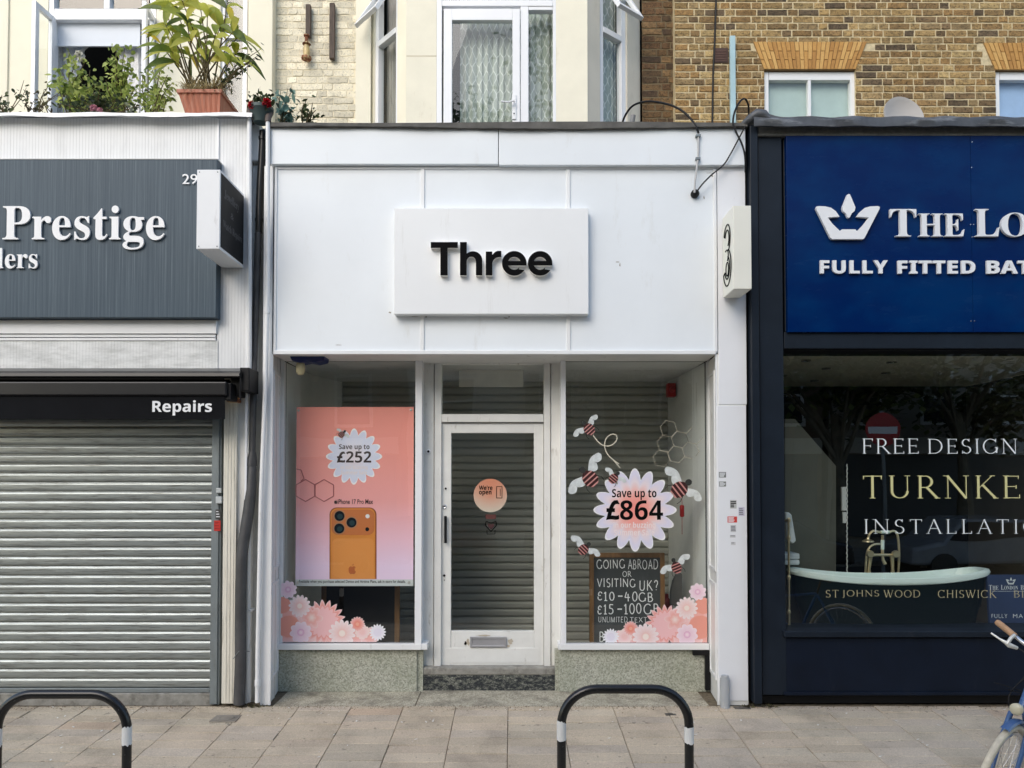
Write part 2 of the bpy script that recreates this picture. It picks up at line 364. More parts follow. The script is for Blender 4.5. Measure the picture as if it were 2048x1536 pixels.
tyrem = M('cream_tyre', (.58, .52, .40), .8, var=.15, vs=30, bump=.5, bs=90)

# ------------------------------------------------------------------ helpers: lettering
def bs(s): return ''.join(chr(0x1D400 + ord(c) - 65) if 'A' <= c <= 'Z' else chr(0x1D41A + ord(c) - 97) if 'a' <= c <= 'z' else c for c in s)
def bsans(s):
    return ''.join(chr(0x1D5D4 + ord(c) - 65) if 'A' <= c <= 'Z' else chr(0x1D5EE + ord(c) - 97) if 'a' <= c <= 'z' else chr(0x1D7EC + ord(c) - 48) if '0' <= c <= '9' else c for c in s)
def text_mb(body, offset=0, extrude=0, spacing=1.0):
    c = bpy.data.curves.new('lettering', 'FONT'); c.body = body; c.offset = offset; c.extrude = extrude; c.fill_mode = 'BOTH' if extrude else 'FRONT'
    c.space_character = spacing; c.resolution_u = 4
    o = bpy.data.objects.new('lettering', c); me = bpy.data.meshes.new_from_object(o)
    mb = MB(); mb.add([tuple(v.co) for v in me.vertices], [list(p.vertices) for p in me.polygons])
    bpy.data.objects.remove(o); bpy.data.curves.remove(c); bpy.data.meshes.remove(me); return mb
def fit(mb, u0, v0, u1, v1, yf, depth=0):
    """stand a text mesh (xy plane, z = depth) up on the plane y = yf, filling the rectangle"""
    xs = [p.x for p in mb.v]; ys = [p.y for p in mb.v]; zs = [p.z for p in mb.v]
    x0, x1, z0, z1 = rect(u0, v0, u1, v1, yf)
    a = (x1 - x0) / (max(xs) - min(xs)); b = (z1 - z0) / (max(ys) - min(ys)); mx, my, zt, zb = min(xs), min(ys), max(zs), min(zs)
    for p in mb.v:
        d = 0 if zt - zb < 1e-9 else (zt - p.z) / (zt - zb) * depth
        p.x, p.y, p.z = x0 + (p.x - mx) * a, yf + d, z0 + (p.y - my) * b
    return mb
# a drawn roman / chalk alphabet (cap height 1): strokes 's' x0 y0 x1 y1 weight, arcs 'a' cx cy rx ry from to, serifs 'f' x y
GL = {
 'F': (.62, 's .12 0 .12 1 k;s .12 .975 .58 .975 t;s .12 .52 .47 .52 t;f .12 0;f .12 1;v .58 .975 -.14;v .47 .45 .14'),
 'R': (.78, 's .12 0 .12 1 k;a .30 .73 .24 .25 -90 90;s .12 .975 .30 .975 t;s .12 .48 .30 .48 t;s .36 .48 .74 0 k;f .12 0;f .12 1;f .74 0'),
 'E': (.64, 's .12 0 .12 1 k;s .12 .975 .56 .975 t;s .12 .52 .48 .52 t;s .12 .025 .60 .025 t;f .12 0;f .12 1;v .56 .975 -.13;v .60 .025 .15;v .48 .45 .14'),
 'D': (.90, 's .12 0 .12 1 k;s .12 .975 .36 .975 t;s .12 .025 .36 .025 t;a .36 .5 .44 .475 -90 90;f .12 0;f .12 1'),
 'S': (.62, 'a .30 .74 .20 .235 35 270;a .32 .26 .22 .235 -145 90;v .47 .98 -.18;v .10 .02 .20'),
 'I': (.26, 's .13 0 .13 1 k;f .13 0;f .13 1'),
 'G': (.90, 'a .47 .5 .40 .485 45 345;s .80 .05 .80 .42 k;f .80 .42;v .76 .98 -.22'),
 'N': (.92, 's .14 0 .14 1 t;s .12 1 .80 0 k;s .80 0 .80 1 t;f .14 0;f .80 1;f .08 1'),
 'T': (.72, 's .36 0 .36 1 k;s .04 .975 .68 .975 t;f .36 0;v .04 .975 -.14;v .68 .975 -.14'),
 'U': (.84, 's .14 .32 .14 1 k;a .42 .32 .28 .30 180 360;s .70 .32 .70 1 t;f .14 1;f .70 1'),
 'K': (.80, 's .12 0 .12 1 k;s .15 .46 .62 1 t;s .28 .58 .74 0 k;f .12 0;f .12 1;f .62 1;f .74 0'),
 'L': (.62, 's .12 0 .12 1 k;s .12 .025 .56 .025 t;f .12 0;f .12 1;v .56 .025 .17'),
 'A': (.82, 's .06 0 .40 1 t;s .40 1 .76 0 k;s .18 .36 .62 .36 t;f .06 0;f .76 0'),
 'O': (.94, 'a .47 .5 .41 .485 0 360'),
 'C': (.84, 'a .47 .5 .40 .485 45 315;v .76 .98 -.22;v .76 .02 .18'),
 'H': (.88, 's .14 0 .14 1 k;s .74 0 .74 1 k;s .14 .52 .74 .52 t;f .14 0;f .14 1;f .74 0;f .74 1'),
 'J': (.34, 's .20 0 .20 1 k;a .02 .0 .18 .24 270 360;f .20 1'),
 'W': (1.16, 's .06 1 .32 0 k;s .32 0 .58 .95 t;s .52 1 .80 0 k;s .80 0 1.08 1 t;f .06 1;f .54 1;f 1.08 1'),
 'B': (.70, 's .12 0 .12 1 k;s .12 .975 .30 .975 t;s .12 .52 .30 .52 t;s .12 .025 .32 .025 t;a .30 .745 .22 .23 -90 90;a .32 .27 .28 .245 -90 90;f .12 0;f .12 1'),
 'M': (1.0, 's .12 0 .12 1 t;s .12 1 .5 0 k;s .5 0 .88 1 t;s .88 0 .88 1 k;f .12 0;f .88 0;f .08 1;f .90 1'),
 'X': (.80, 's .08 1 .72 0 k;s .72 1 .08 0 t;f .08 1;f .72 0;f .72 1;f .08 0'),
 'Y': (.76, 's .06 1 .38 .48 k;s .70 1 .38 .48 t;s .38 0 .38 .5 k;f .06 1;f .70 1;f .38 0'),
 'V': (.80, 's .06 1 .40 0 k;s .40 0 .74 1 t;f .06 1;f .74 1'),
 '1': (.40, 's .04 .78 .20 1 t;s .20 0 .20 1 k;s .05 0 .38 0 t'), '0': (.62, 'a .31 .5 .24 .48 0 360'), '4': (.68, 's .26 1 .06 .42 t;s .06 .42 .62 .42 t;s .42 0 .42 .80 k'),
 '5': (.60, 's .14 1 .12 .58 k;s .14 1 .52 .98 t;a .22 .32 .28 .29 -140 105'), '-': (.56, 's .06 .5 .48 .5 k'), '?': (.52, 'a .24 .74 .20 .24 -60 175;s .32 .52 .26 .26 k;s .26 .02 .26 .08 k'),
 '£': (.52, 'a .28 .62 .18 .26 20 210;s .10 .50 .34 .50 t;a .24 .26 .20 .24 150 330'), '.': (.3, 's .1 0 .1 .06 k'), ' ': (.42, ''),
}
def drawn(sz, thick=.10, thin=.05, serif=True, gap=.10, jit=0, bulge=True):
    mb = MB(); x = 0; k = [0]
    def strip(pts, ws):
        k[0] += 1; z = k[0] * 2e-4; n = len(pts); L = []; Rr = []
        for i, (px_, py_) in enumerate(pts):
            q = pts[min(i + 1, n - 1)]; p = pts[max(i - 1, 0)]; dx, dy = q[0] - p[0], q[1] - p[1]; l = math.hypot(dx, dy) or 1
            nx, ny = -dy / l * ws[i] / 2, dx / l * ws[i] / 2; L.append((px_ + nx, py_ + ny, z)); Rr.append((px_ - nx, py_ - ny, z))
        mb.add(L + Rr, [(i, i + 1, n + i + 1, n + i) for i in range(n - 1)])
    for ch in sz:
        adv, d = GL[ch]; jx = random.uniform(-jit, jit); jy = random.uniform(-jit, jit) * 1.2; sc_ = 1 + random.uniform(-jit, jit) * 1.5; sk = random.uniform(-jit, jit)
        X = lambda a, b: x + jx + a * sc_ + b * sk; Y = lambda b: b * sc_ + jy
        for st in (d.split(';') if d else []):
            q = st.split(); t = q[0]
            if t == 's':
                a, b, c, e = map(float, q[1:5]); wd = thick if q[5] == 'k' else thin; strip([(X(a, b), Y(b)), (X(c, e), Y(e))], [wd, wd])
            elif t == 'a':
                cx, cy, rx, ry, t0, t1 = map(float, q[1:7]); n = 22; pts = []; ws = []
                for i in range(n + 1):
                    an = R(t0 + (t1 - t0) * i / n); pts.append((X(cx + rx * math.cos(an), cy + ry * math.sin(an)), Y(cy + ry * math.sin(an))))
                    ws.append(thin + (thick - thin) * abs(math.cos(an)) ** 1.5)
                strip(pts, ws)
            elif t == 'f' and serif:
                a, b = map(float, q[1:3]); yy = b + (.012 if b < .5 else -.012); strip([(X(a - .10, b), Y(yy)), (X(a + .10, b), Y(yy))], [.028, .028])
            elif t == 'v' and serif:
                a, b, h = map(float, q[1:4]); strip([(X(a, b), Y(b + .02 * (1 if h < 0 else -1))), (X(a, b), Y(b + h))], [.05, .02])
        x += adv + gap
    return mb      # z = stroke order, so that later strokes lie nearer the viewer
def fit_drawn(mb, u0, v0, u1, v1, yf):
    xs = [p.x for p in mb.v]; ys = [p.y for p in mb.v]; x0, x1, z0, z1 = rect(u0, v0, u1, v1, yf)
    a = (x1 - x0) / (max(xs) - min(xs)); b = (z1 - z0) / (max(ys) - min(ys)); mx, my = min(xs), min(ys)
    for p in mb.v: p.x, p.y, p.z = x0 + (p.x - mx) * a, yf - p.z * .25, z0 + (p.y - my) * b
    return mb
def curve_poly(polys, extrude):
    """filled 2-D outlines (holes allowed) with thickness, as a mesh"""
    c = bpy.data.curves.new('outline', 'CURVE'); c.dimensions = '2D'; c.fill_mode = 'BOTH' if extrude else 'FRONT'; c.extrude = extrude
    for pl in polys:
        s = c.splines.new('POLY'); s.points.add(len(pl) - 1)
        for i, (x, y) in enumerate(pl): s.points[i].co = (x, y, 0, 1)
        s.use_cyclic_u = True
    o = bpy.data.objects.new('outline', c); me = bpy.data.meshes.new_from_object(o)
    mb = MB(); mb.add([tuple(v.co) for v in me.vertices], [list(p.vertices) for p in me.polygons])
    bpy.data.objects.remove(o); bpy.data.curves.remove(c); bpy.data.meshes.remove(me); return mb
def px_poly(polys, yf, depth):
    """outlines given in photo pixels -> solid on the plane yf"""
    w2 = [[(P(u, v, yf).x, P(u, v, yf).z) for u, v in pl] for pl in polys]
    mb = curve_poly(w2, 1.0)
    for p in mb.v: p.x, p.y, p.z = p.x, yf + (depth if p.z < 0 else 0), p.y
    return mb
def arc(cx, cy, r, a0, a1, n=24, ry=None): return [(cx + r * math.cos(R(a0 + (a1 - a0) * i / n)), cy - (ry or r) * math.sin(R(a0 + (a1 - a0) * i / n))) for i in range(n + 1)]

def wallpx(mb, u0, v0, u1, v1, y, holes=(), depth=.12, eb=None):
    us = sorted({u0, u1} | {h[0] for h in holes} | {h[2] for h in holes}); vs = sorted({v0, v1} | {h[1] for h in holes} | {h[3] for h in holes})
    vm = 120
    X = lambda u: P(u, vm, y).x; Z = lambda v: P(1024, v, y).z
    inside = lambda a, b: any(h[0] <= a < h[2] and h[1] <= b < h[3] for h in holes)
    for i in range(len(us) - 1):
        for j in range(len(vs) - 1):
            a, b = (us[i] + us[i + 1]) / 2, (vs[j] + vs[j + 1]) / 2
            if inside(a, b): continue
            mb.quad((X(us[i]), y, Z(vs[j + 1])), (X(us[i + 1]), y, Z(vs[j + 1])), (X(us[i + 1]), y, Z(vs[j])), (X(us[i]), y, Z(vs[j])))
    for h in holes:
        x0, x1, z0, z1 = X(h[0]), X(h[2]), Z(h[3]), Z(h[1]); yb = y + depth
        mb.quad((x0, y, z0), (x0, yb, z0), (x0, yb, z1), (x0, y, z1)); mb.quad((x1, y, z0), (x1, y, z1), (x1, yb, z1), (x1, yb, z0))
        mb.quad((x0, y, z1), (x0, yb, z1), (x1, yb, z1), (x1, y, z1)); mb.quad((x0, y, z0), (x1, y, z0), (x1, yb, z0), (x0, yb, z0))
    return mb
def frame_px(mb, u0, v0, u1, v1, yf, yb, t, tb=None):
    """a rectangular frame of four butted members, t pixels wide"""
    tb = t if tb is None else tb
    mb.bp(u0, v0, u0 + t, v1, yf, yb); mb.bp(u1 - t, v0, u1, v1, yf, yb)
    x0, x1, z0, z1 = rect(u0, v0, u1, v1, yf); tt = rect(0, 0, t, t, yf); dx = tt[1] - tt[0]
    mb.box(x0 + dx, x1 - dx, yf + .002, yb, z1 - dx, z1); mb.box(x0 + dx, x1 - dx, yf + .002, yb, z0, z0 + dx * tb / t); return mb
def pane(u0, v0, u1, v1, y):
    x0, x1, z0, z1 = rect(u0, v0, u1, v1, y); return MB().quad((x0, y, z0), (x1, y, z0), (x1, y, z1), (x0, y, z1))
def shutter_mb(x0, x1, z0, z1, y, pitch, bul, seg=16, flatf=.14):
    mb = MB(); n = int((z1 - z0) / pitch); prof = []
    for i in range(n + 1):
        zb = z1 - i * pitch
        if zb - pitch < z0: break
        for k in range(seg + 1):
            t = k / seg; prof.append((y - bul * (1 - abs(2 * t - 1) ** 5), zb - pitch * (1 - flatf) * t))
        prof.append((y + .012, zb - pitch * (1 - flatf) - .001)); prof.append((y + .012, zb - pitch * .965)); prof.append((y + .001, zb - pitch * .97))
    L = [(x0, a, b) for a, b in prof] + [(x1, a, b) for a, b in prof]; m = len(prof)
    mb.add(L, [(i, i + 1, m + i + 1, m + i) for i in range(m - 1)]); return mb, prof[-1][1]
def laid_bricks(x0, x1, z0, z1, y, palette, rng, holes=(), skip=None, proud=.007, jit=.0028, stretch=.222, head=.108, row=.0752, gap=.0068):
    """a face of Flemish bonded bricks standing proud of their mortar bed, every brick a little different"""
    mb = MB(); j = 0; z = z0
    while z < z1:
        x = x0 - rng.random() * .02 - (.165 if j % 2 else 0); k = j % 2
        while x < x1:
            L = (stretch if k % 2 == 0 else head) + rng.uniform(-.006, .006); k += 1
            a, b = max(x + gap, x0), min(x + L - gap, x1); c, d = z + gap, min(z + row - gap, z1); x += L
            for (hx0, hx1, hz0, hz1) in holes:
                if d > hz0 and c < hz1:
                    if a < hx0 < b: b = hx0
                    elif a < hx1 < b: a = hx1
                    elif a >= hx0 and b <= hx1: b = a
            if b - a < .02 or d - c < .012 or (skip and skip((a + b) / 2, (c + d) / 2)): continue
            J = lambda: rng.uniform(-jit, jit); m_ = (a + b) / 2; q = (c + d) / 2; tilt = rng.uniform(-.0025, .0025)
            o = [(a + J(), c + J()), ((a + m_) / 2, c + J()), (m_, c + J()), ((m_ + b) / 2, c + J()), (b + J(), c + J()), (b + J(), q), (b + J(), d + J()), ((m_ + b) / 2, d + J()), (m_, d + J()), ((a + m_) / 2, d + J()), (a + J(), d + J()), (a + J(), q)]
            n = len(o); e = rng.uniform(.003, .006); f_ = proud * rng.uniform(.5, 1.15); col = rng.choice(palette); kk = rng.uniform(.78, 1.2); col = tuple(t * kk for t in col)
            vs = [(p, y + .004, t) for p, t in o] + [(p, y - f_ * .55, t) for p, t in o] + [(p + (m_ - p) * e / (b - a) * 2, y - f_ - tilt * (1 if t > q else -1), t + (q - t) * e / (d - c) * 2) for p, t in o]
            mb.add(vs, [tuple(range(2 * n, 3 * n))] + [(i + w_ * n, (i + 1) % n + w_ * n, (i + 1) % n + (w_ + 1) * n, i + (w_ + 1) * n) for w_ in (0, 1) for i in range(n)], col)
        z += row; j += 1
    return mb
def laid_mat(name, rough=.9, lo=.45, hi=1.35, bump=.5):
    g = G(name); a = g.n('ShaderNodeVertexColor'); a.layer_name = 'Col'
    c = g.mix(1.0, a.outputs[0], g.ramp(g.noise(g.pos((1, 1, 1.6)), 22, 8, .75), [(.34, lo), (.5, 1.0), (.66, hi)]), 'MULTIPLY')
    c = g.mix(1.0, c, g.ramp(g.noise(g.pos(), 55, 4, .65), [(.36, lo * .75), (.47, 1.0)]), 'MULTIPLY')
    c = g.mix(1.0, c, g.ramp(g.noise(g.pos((.7, 1, .5)), 1.6, 6, .6), [(.35, .78), (.6, 1.08)]), 'MULTIPLY'); g.base(c); g.rm(rough); g.bump(g.noise(g.pos(), 60, 5, .7), bump, .006); return g.m
# continues
# ------------------------------------------------------------------ the setting: ground, pavement, kerb, road
GR = .07                                    # the pavement falls towards the road
def gz(y): return GR * y if y < 0 else 0.0
KY = -4.1
mb = MB(); mb.quad((-60, -90, -.62), (60, -90, -.62), (60, 12, -.62), (-60, 12, -.62)); struct('ground', mb, conc)
mb = MB(); mb.box(-40, 40, -13.0, KY - .14, -.61, gz(KY) - .11); struct('road', mb, asphalt)
mb = MB()
for i in range(-9, 10): mb.box(i * .915 - .455, i * .915 + .455, KY - .14, KY, -.6, gz(KY) + .002)
struct('kerb', mb, conc, bevel=.012)
mb = MB(); mb.box(-40, 40, -17.2, -13.0, -.61, gz(KY) + .02); struct('far_pavement', mb, conc)
mb = MB(); mb.add([(-9, 0.6, -.012), (9, 0.6, -.012), (9, 0, -.012), (-9, 0, -.012), (-9, KY, gz(KY) - .012), (9, KY, gz(KY) - .012)], [(0, 1, 2, 3), (3, 2, 5, 4)])
struct('pavement_bed', mb, jointm)
rs = random.Random(3); mb = MB(); CW = .425; SL = .134; x_off = P(1016, 1440, -.2).x - 20 * CW
SLC = [(.52, .43, .315), (.53, .44, .325), (.50, .425, .32), (.525, .43, .32), (.51, .43, .335)]
for i in range(41):
    xa = x_off + i * CW
    if xa > 8: break
    y = -.022; y0 = 0; first = SL * rs.uniform(.35, 1.0)
    while y > KY + .05:
        L_ = first if y0 == 0 else SL
        c = rs.choice(SLC); kk = rs.uniform(.92, 1.08); c = tuple(k * kk for k in c)
        if rs.random() < .05: c = (.52, .40, .29)
        g_ = rs.choice((.0022, .0028, .0034)); dz = rs.uniform(-.0025, .0025); tl = rs.uniform(-.0025, .0025)
        x0, x1 = xa + g_ * .8, xa + CW - g_ * .8; g2 = rs.choice((.0022, .003, .0045, .006)); ya, yb = y - L_ + g2, y - .002
        z = lambda yy, s: GR * yy + dz + s * tl
        vs = [(x0, ya, z(ya, -1)), (x1, ya, z(ya, 1)), (x1, yb, z(yb, 1)), (x0, yb, z(yb, -1))]
        lo = [(a, b, cz - .02) for a, b, cz in vs]; b_ = .003
        top = [(x0 + b_, ya + b_, vs[0][2]), (x1 - b_, ya + b_, vs[1][2]), (x1 - b_, yb - b_, vs[2][2]), (x0 + b_, yb - b_, vs[3][2])]
        mid = [(a, b, cz - .003) for a, b, cz in vs]
        mb.add(lo + mid + top, [(8, 9, 10, 11)] + [(k, (k + 1) % 4, 4 + (k + 1) % 4, 4 + k) for k in range(4)] + [(4 + k, 4 + (k + 1) % 4, 8 + (k + 1) % 4, 8 + k) for k in range(4)], c)
        y -= L_; y0 = 1
struct('pavement', mb, slabm)
# grit gathered along the shop fronts, and specks of litter
mb = MB()
for _ in range(3600):
    x = rs.uniform(-4.5, 5.0); d = abs(rs.gauss(0, .045)); y = -.015 - d; s = rs.uniform(.002, .007)
    a = rs.uniform(0, 3.1); ux, uy = math.cos(a) * s, math.sin(a) * s; z = gz(y) + rs.uniform(-.006, .004)
    mb.add([(x - ux, y - uy, z), (x + uy, y - ux, z), (x + ux, y + uy, z + s * .4), (x, y, z + s * .8)], [(0, 1, 3), (1, 2, 3), (2, 0, 3)])
o = solo('grit', mb, dirtm, None, None); o['kind'] = 'stuff'; o['label'] = 'brown grit and dirt gathered where the pavement meets the shop fronts'
mb = MB()
for _ in range(340):
    x = rs.uniform(-4.4, 4.6); y = -abs(rs.gauss(0, 1.0)) - .05
    if y < -2.6: continue
    s = rs.choice([.003, .004, .006, .008, .010, .016]); a = rs.uniform(0, 3.1); ux, uy = math.cos(a) * s, math.sin(a) * s; z = gz(y) + .004
    mb.add([(x - ux, y - uy, z), (x + uy * .5, y - ux * .5, z + .002), (x + ux, y + uy, z + s * .3), (x - uy * .5, y + ux * .5, z + .003)], [(0, 1, 2, 3)])
o = solo('litter', mb, M('pale_litter', (.72, .70, .64), .8), None, None); o['kind'] = 'stuff'; o['label'] = 'scattered white specks of litter on the paving slabs'
def cover(u, v, wd, dp, name, label):
    yy = -.02
    for _ in range(30):                    # find the spot on the sloping pavement
        p = P(u, v, yy); yy += (gz(yy) - p.z) * -.7
        yy = max(-3, min(0, yy))
    p = P(u, v, yy); z = gz(yy); mb = MB(); mb.box(p.x - wd / 2, p.x + wd / 2, yy - dp / 2, yy + dp / 2, z - .01, z + .004)
    mb.lathe([(min(wd, dp) * .4, 0), (min(wd, dp) * .4, .004), (min(wd, dp) * .3, .004), (min(wd, dp) * .3, .002)], o=(p.x, yy, z + .004), n=20)
    solo(name, mb, M('cover_' + name, (.27, .24, .20) if name == 'drain_cover' else (.11, .10, .085), .6, .2, var=.3, bump=.3), label, 'drain cover', 'small covers in the pavement', bevel=.002)
cover(452, 1437, .20, .16, 'drain_cover', 'grey square drain cover beside the shutter and downpipes')
cover(1341, 1429, .085, .05, 'stop_tap_cover', 'small dark stop tap cover seen through the right cycle stand')
cover(1484, 1416, .13, .06, 'access_cover', 'dark rectangular cover at the foot of the white pillar')

# ------------------------------------------------------------------ the phone shop
GZ = P(1024, 1405, 0).z
S = thing('phone_shop', 'white fronted phone shop with a recessed door between two display windows', 'shop', P(990, 1405, 0))
mb = MB(); mb.bp(548, 332, 1434, 706, 0, .12); obj('fascia_panel', mb, white, S)
mb = MB(); mb.bp(548, 328, 553, 703, -.012, .01); mb.bp(841, 338, 848.5, 703, -.012, .01); mb.bp(1133, 338, 1140.5, 703, -.012, .01); mb.bp(1428, 338, 1434, 703, -.012, .01); mb.bp(553.5, 333, 1427, 338, -.010, .01)
obj('batten', mb, white2, S, bevel=.003)
mb = MB(); mb.bp(541, 256, 996.3, 328, -.05, .10); mb.bp(997.6, 257, 1491, 330, -.05, .10); obj('fascia_band', mb, white, S, bevel=.004)
mb = MB(); n = 60; x0 = P(538, 250, -.07).x; x1 = P(1494, 250, -.07).x; rr = random.Random(5); za, zb = P(1024, 245, -.07).z, P(1024, 253, -.07).z
up = []; lo = []
for i in range(n + 1):
    x = x0 + (x1 - x0) * i / n; s_ = .022 * math.sin(i / n * math.pi * 1.0 - .3) ** 2 * (1 if i > 3 else .3)
    up.append((x, za - .006 * math.sin(i * .12)));  lo.append((x, zb - s_ - rr.uniform(0, .004)))
mb.add([(x, -.075, z) for x, z in up] + [(x, -.078 - .012 * abs(math.sin(k * .25)), z) for k, (x, z) in enumerate(lo)] + [(x, .4, z) for x, z in up] + [(x, -.04, z) for x, z in lo],
       [(i, i + 1, n + 2 + i, n + 1 + i) for i in range(n)] + [(2 * n + 2 + i, 2 * n + 3 + i, i + 1, i) for i in range(n)] + [(n + 1 + i, n + 2 + i, 3 * n + 4 + i, 3 * n + 3 + i) for i in range(n)])
obj('felt_edge', mb, felt_edge, S)
mb = MB(); mb.box(x0, P(1500, 250, 0).x, -.045, 2.3, P(1024, 255, 0).z, P(1024, 247, -.07).z - .01); obj('flat_roof', mb, felt, S)
mb = MB(); mb.bp(546, 700.5, 1432, 708.5, -.022, .02); obj('fascia_trim', mb, white2, S, bevel=.004)
zs = P(1024, 708.5, 0).z; GY = .40
mb = MB(); mb.box(P(545, 708, .02).x, P(1434, 708, .02).x, .02, 1.9, zs + .003, zs + .06); obj('soffit', mb, oldwhite, S)
# pillars left and right of the front
mb = MB(); xa, xb = P(523, 1050, 0).x, P(541, 1050, 0).x; xi = P(557.5, 1050, GY).x
ztop = P(1024, 332, 0).z
mb.add([(xa, 0, 0), (xb, 0, 0), (xi, GY + .02, 0), (xa, GY + .02, 0), (xa, 0, ztop), (xb, 0, ztop), (xi, GY + .02, ztop), (xa, GY + .02, ztop)], [(0, 1, 5, 4), (1, 2, 6, 5), (2, 3, 7, 6), (3, 0, 4, 7)])
pl = obj('pillar', mb, white2, S)
def reveal_panel(xo, yo, xi_, yi, z0, z1, sgn, nm):
    """raised moulding on the splayed reveal"""
    mb = MB(); d = Vector((xi_ - xo, yi - yo, 0)); nrm = Vector((d.y, -d.x, 0)).normalized() * sgn * .010; A = Vector((xo, yo, 0))
    def bar(t0, t1, a, b):
        p, q = A + d * t0, A + d * t1
        vs = [p + Vector((0, 0, a)), q + Vector((0, 0, a)), q + Vector((0, 0, b)), p + Vector((0, 0, b))]
        mb.add(vs + [v + nrm for v in vs], [(4, 5, 6, 7), (0, 1, 5, 4), (1, 2, 6, 5), (2, 3, 7, 6), (3, 0, 4, 7)])
    for (a, b) in ((.18, .98), (1.08, z1 - .12)):
        bar(.20, .26, a, b); bar(.84, .90, a, b); bar(.26, .84, a, a + .025); bar(.26, .84, b - .025, b)
    bar(.0, .06, 0, z1)
    return obj(nm, mb, white2, pl if sgn > 0 else pr)
reveal_panel(xb, 0, xi, GY + .02, 0, zs, 1, 'panel_moulding')
mb = MB(); xc = P(1435.5, 1050, 0).x; xd = P(1494, 1050, 0).x; xj = P(1419, 1050, GY).x; zj = P(1024, 810, 0).z
mb.add([(xc, 0, 0), (xd, 0, 0), (xd, GY, 0), (xj, GY + .02, 0), (xc, 0, zs), (xd, 0, zs), (xd, GY, zs), (xj, GY + .02, zs)], [(0, 1, 5, 4), (1, 2, 6, 5), (3, 0, 4, 7)])
pr = obj('pillar', mb, oldwhite, S)
reveal_panel(xc, 0, xj, GY + .02, 0, zs, -1, 'panel_moulding')
mb = MB(); mb.bp(1436, 333, 1492, 809, -.006, .06); mb.bp(1436, 811.5, 1494.5, 1402, -.008, .02); obj('pillar_board', mb, M('pillar_white_paint', (.80, .81, .83), .4, var=.02, dirt=(.42, .38, .32), ds=9, dstretch=(2, 1, .6), dth=(.68, .78), bump=.06, bs=30), pr, bevel=.003)
# windows
def window(u0, u1, v0, v1, mull, mside, sill_u, name):
    fr = MB(); fr.bp(u0 - 6, v0 - 3, u1 + 6, v0, GY - .01, GY + .04)
    (fr.bp(u0 - 8, v0 - 2, u0, v1 + 2, GY - .012, GY + .04) if mside > 0 else fr.bp(u1, v0 - 2, u1 + 5, v1 + 2, GY - .012, GY + .04))
    wo = obj('shop_window', fr, white2, S, bevel=.003)
    mm = MB(); mm.bp(mull[0], v0 - 4, mull[1], v1 + 1, GY - .045, GY + .16); obj('mullion', mm, upvc, wo, bevel=.003)
    si = MB(); si.bp(sill_u[0], v1 + 1, sill_u[1], v1 + 13, GY - .05, GY + .02)
    x0, x1, z0, z1 = rect(sill_u[0], v1 + 1, sill_u[1], v1 + 13, GY - .05)
    if mside > 0: si.box(x1 - .004, x1 + .05, GY - .045, GY + .16, z0, z1)
    else: si.box(x0 - .02, x0 + .004, GY - .045, GY + .16, z0, z1)
    obj('window_sill', si, white2, wo, bevel=.004)
    gl = obj('glass', pane(u0, v0, u1, v1, GY), shopglass, wo)
    gk = MB(); x0, x1, z0, z1 = rect(u0, v0, u1, v1, GY - .002)
    gk.box(x0, x1, GY - .006, GY - .001, z1 - .008, z1); obj('gasket', gk, gasket, wo); gk = MB(); gk.box(x0, x1, GY - .006, GY - .001, z0, z0 + .008); obj('gasket', gk, gasket, wo)
    return wo
WL = window(567, 830, 722, 1287, (830, 843.5), 1, (555, 843), 'left')
WR = window(1132, 1416, 722, 1287, (1122, 1132), -1, (1121, 1419), 'right')
mb = MB(); mb.bp(556, 1300.5, 834, 1384, GY, GY + .3); obj('stall_riser', mb, granite, S, bevel=.006)
mb = MB(); mb.bp(1117, 1300.5, 1421, 1384, GY, GY + .3); obj('stall_riser', mb, granite, S, bevel=.006)
mb = MB(); mb.bp(834.5, 1300.5, 846, 1384, GY + .02, GY + .3); obj('stall_return', mb, granite, S); mb = MB(); mb.bp(1110, 1300.5, 1116.5, 1384, GY + .02, GY + .3); obj('stall_return', mb, granite, S)
# step along the front and door step
zst = P(1024, 1383.5, GY).z
mb = MB(); xm = P(830, 1400, 0).x; x2 = P(1420, 1400, 0).x; x1_ = P(545, 1400, 0).x
for a, b in ((x1_, xm - .003), (xm + .003, x2)):
    mb.add([(a, -.015, -.03), (b, -.015, -.03), (b, GY + .05, -.03), (a, GY + .05, -.03), (a, -.015, zst - .004), (b, -.015, zst - .004), (b, GY + .05, zst + .001), (a, GY + .05, zst + .001)], [(0, 1, 5, 4), (4, 5, 6, 7), (0, 4, 7, 3), (1, 2, 6, 5)])
obj('front_step', mb, stepm, S, bevel=.006)
DY = .56
mb = MB(); mb.bp(846, 1349, 1111, 1384, GY + .035, 1.4); obj('door_step', mb, peel, S, bevel=.008)
mb = MB(); x0, x1, z0, z1 = rect(838, 1336, 1118, 1350, GY + .03); mb.box(x0, x1, GY + .028, 1.4, z0, z1 + .004); obj('threshold', mb, conc, S, bevel=.010)
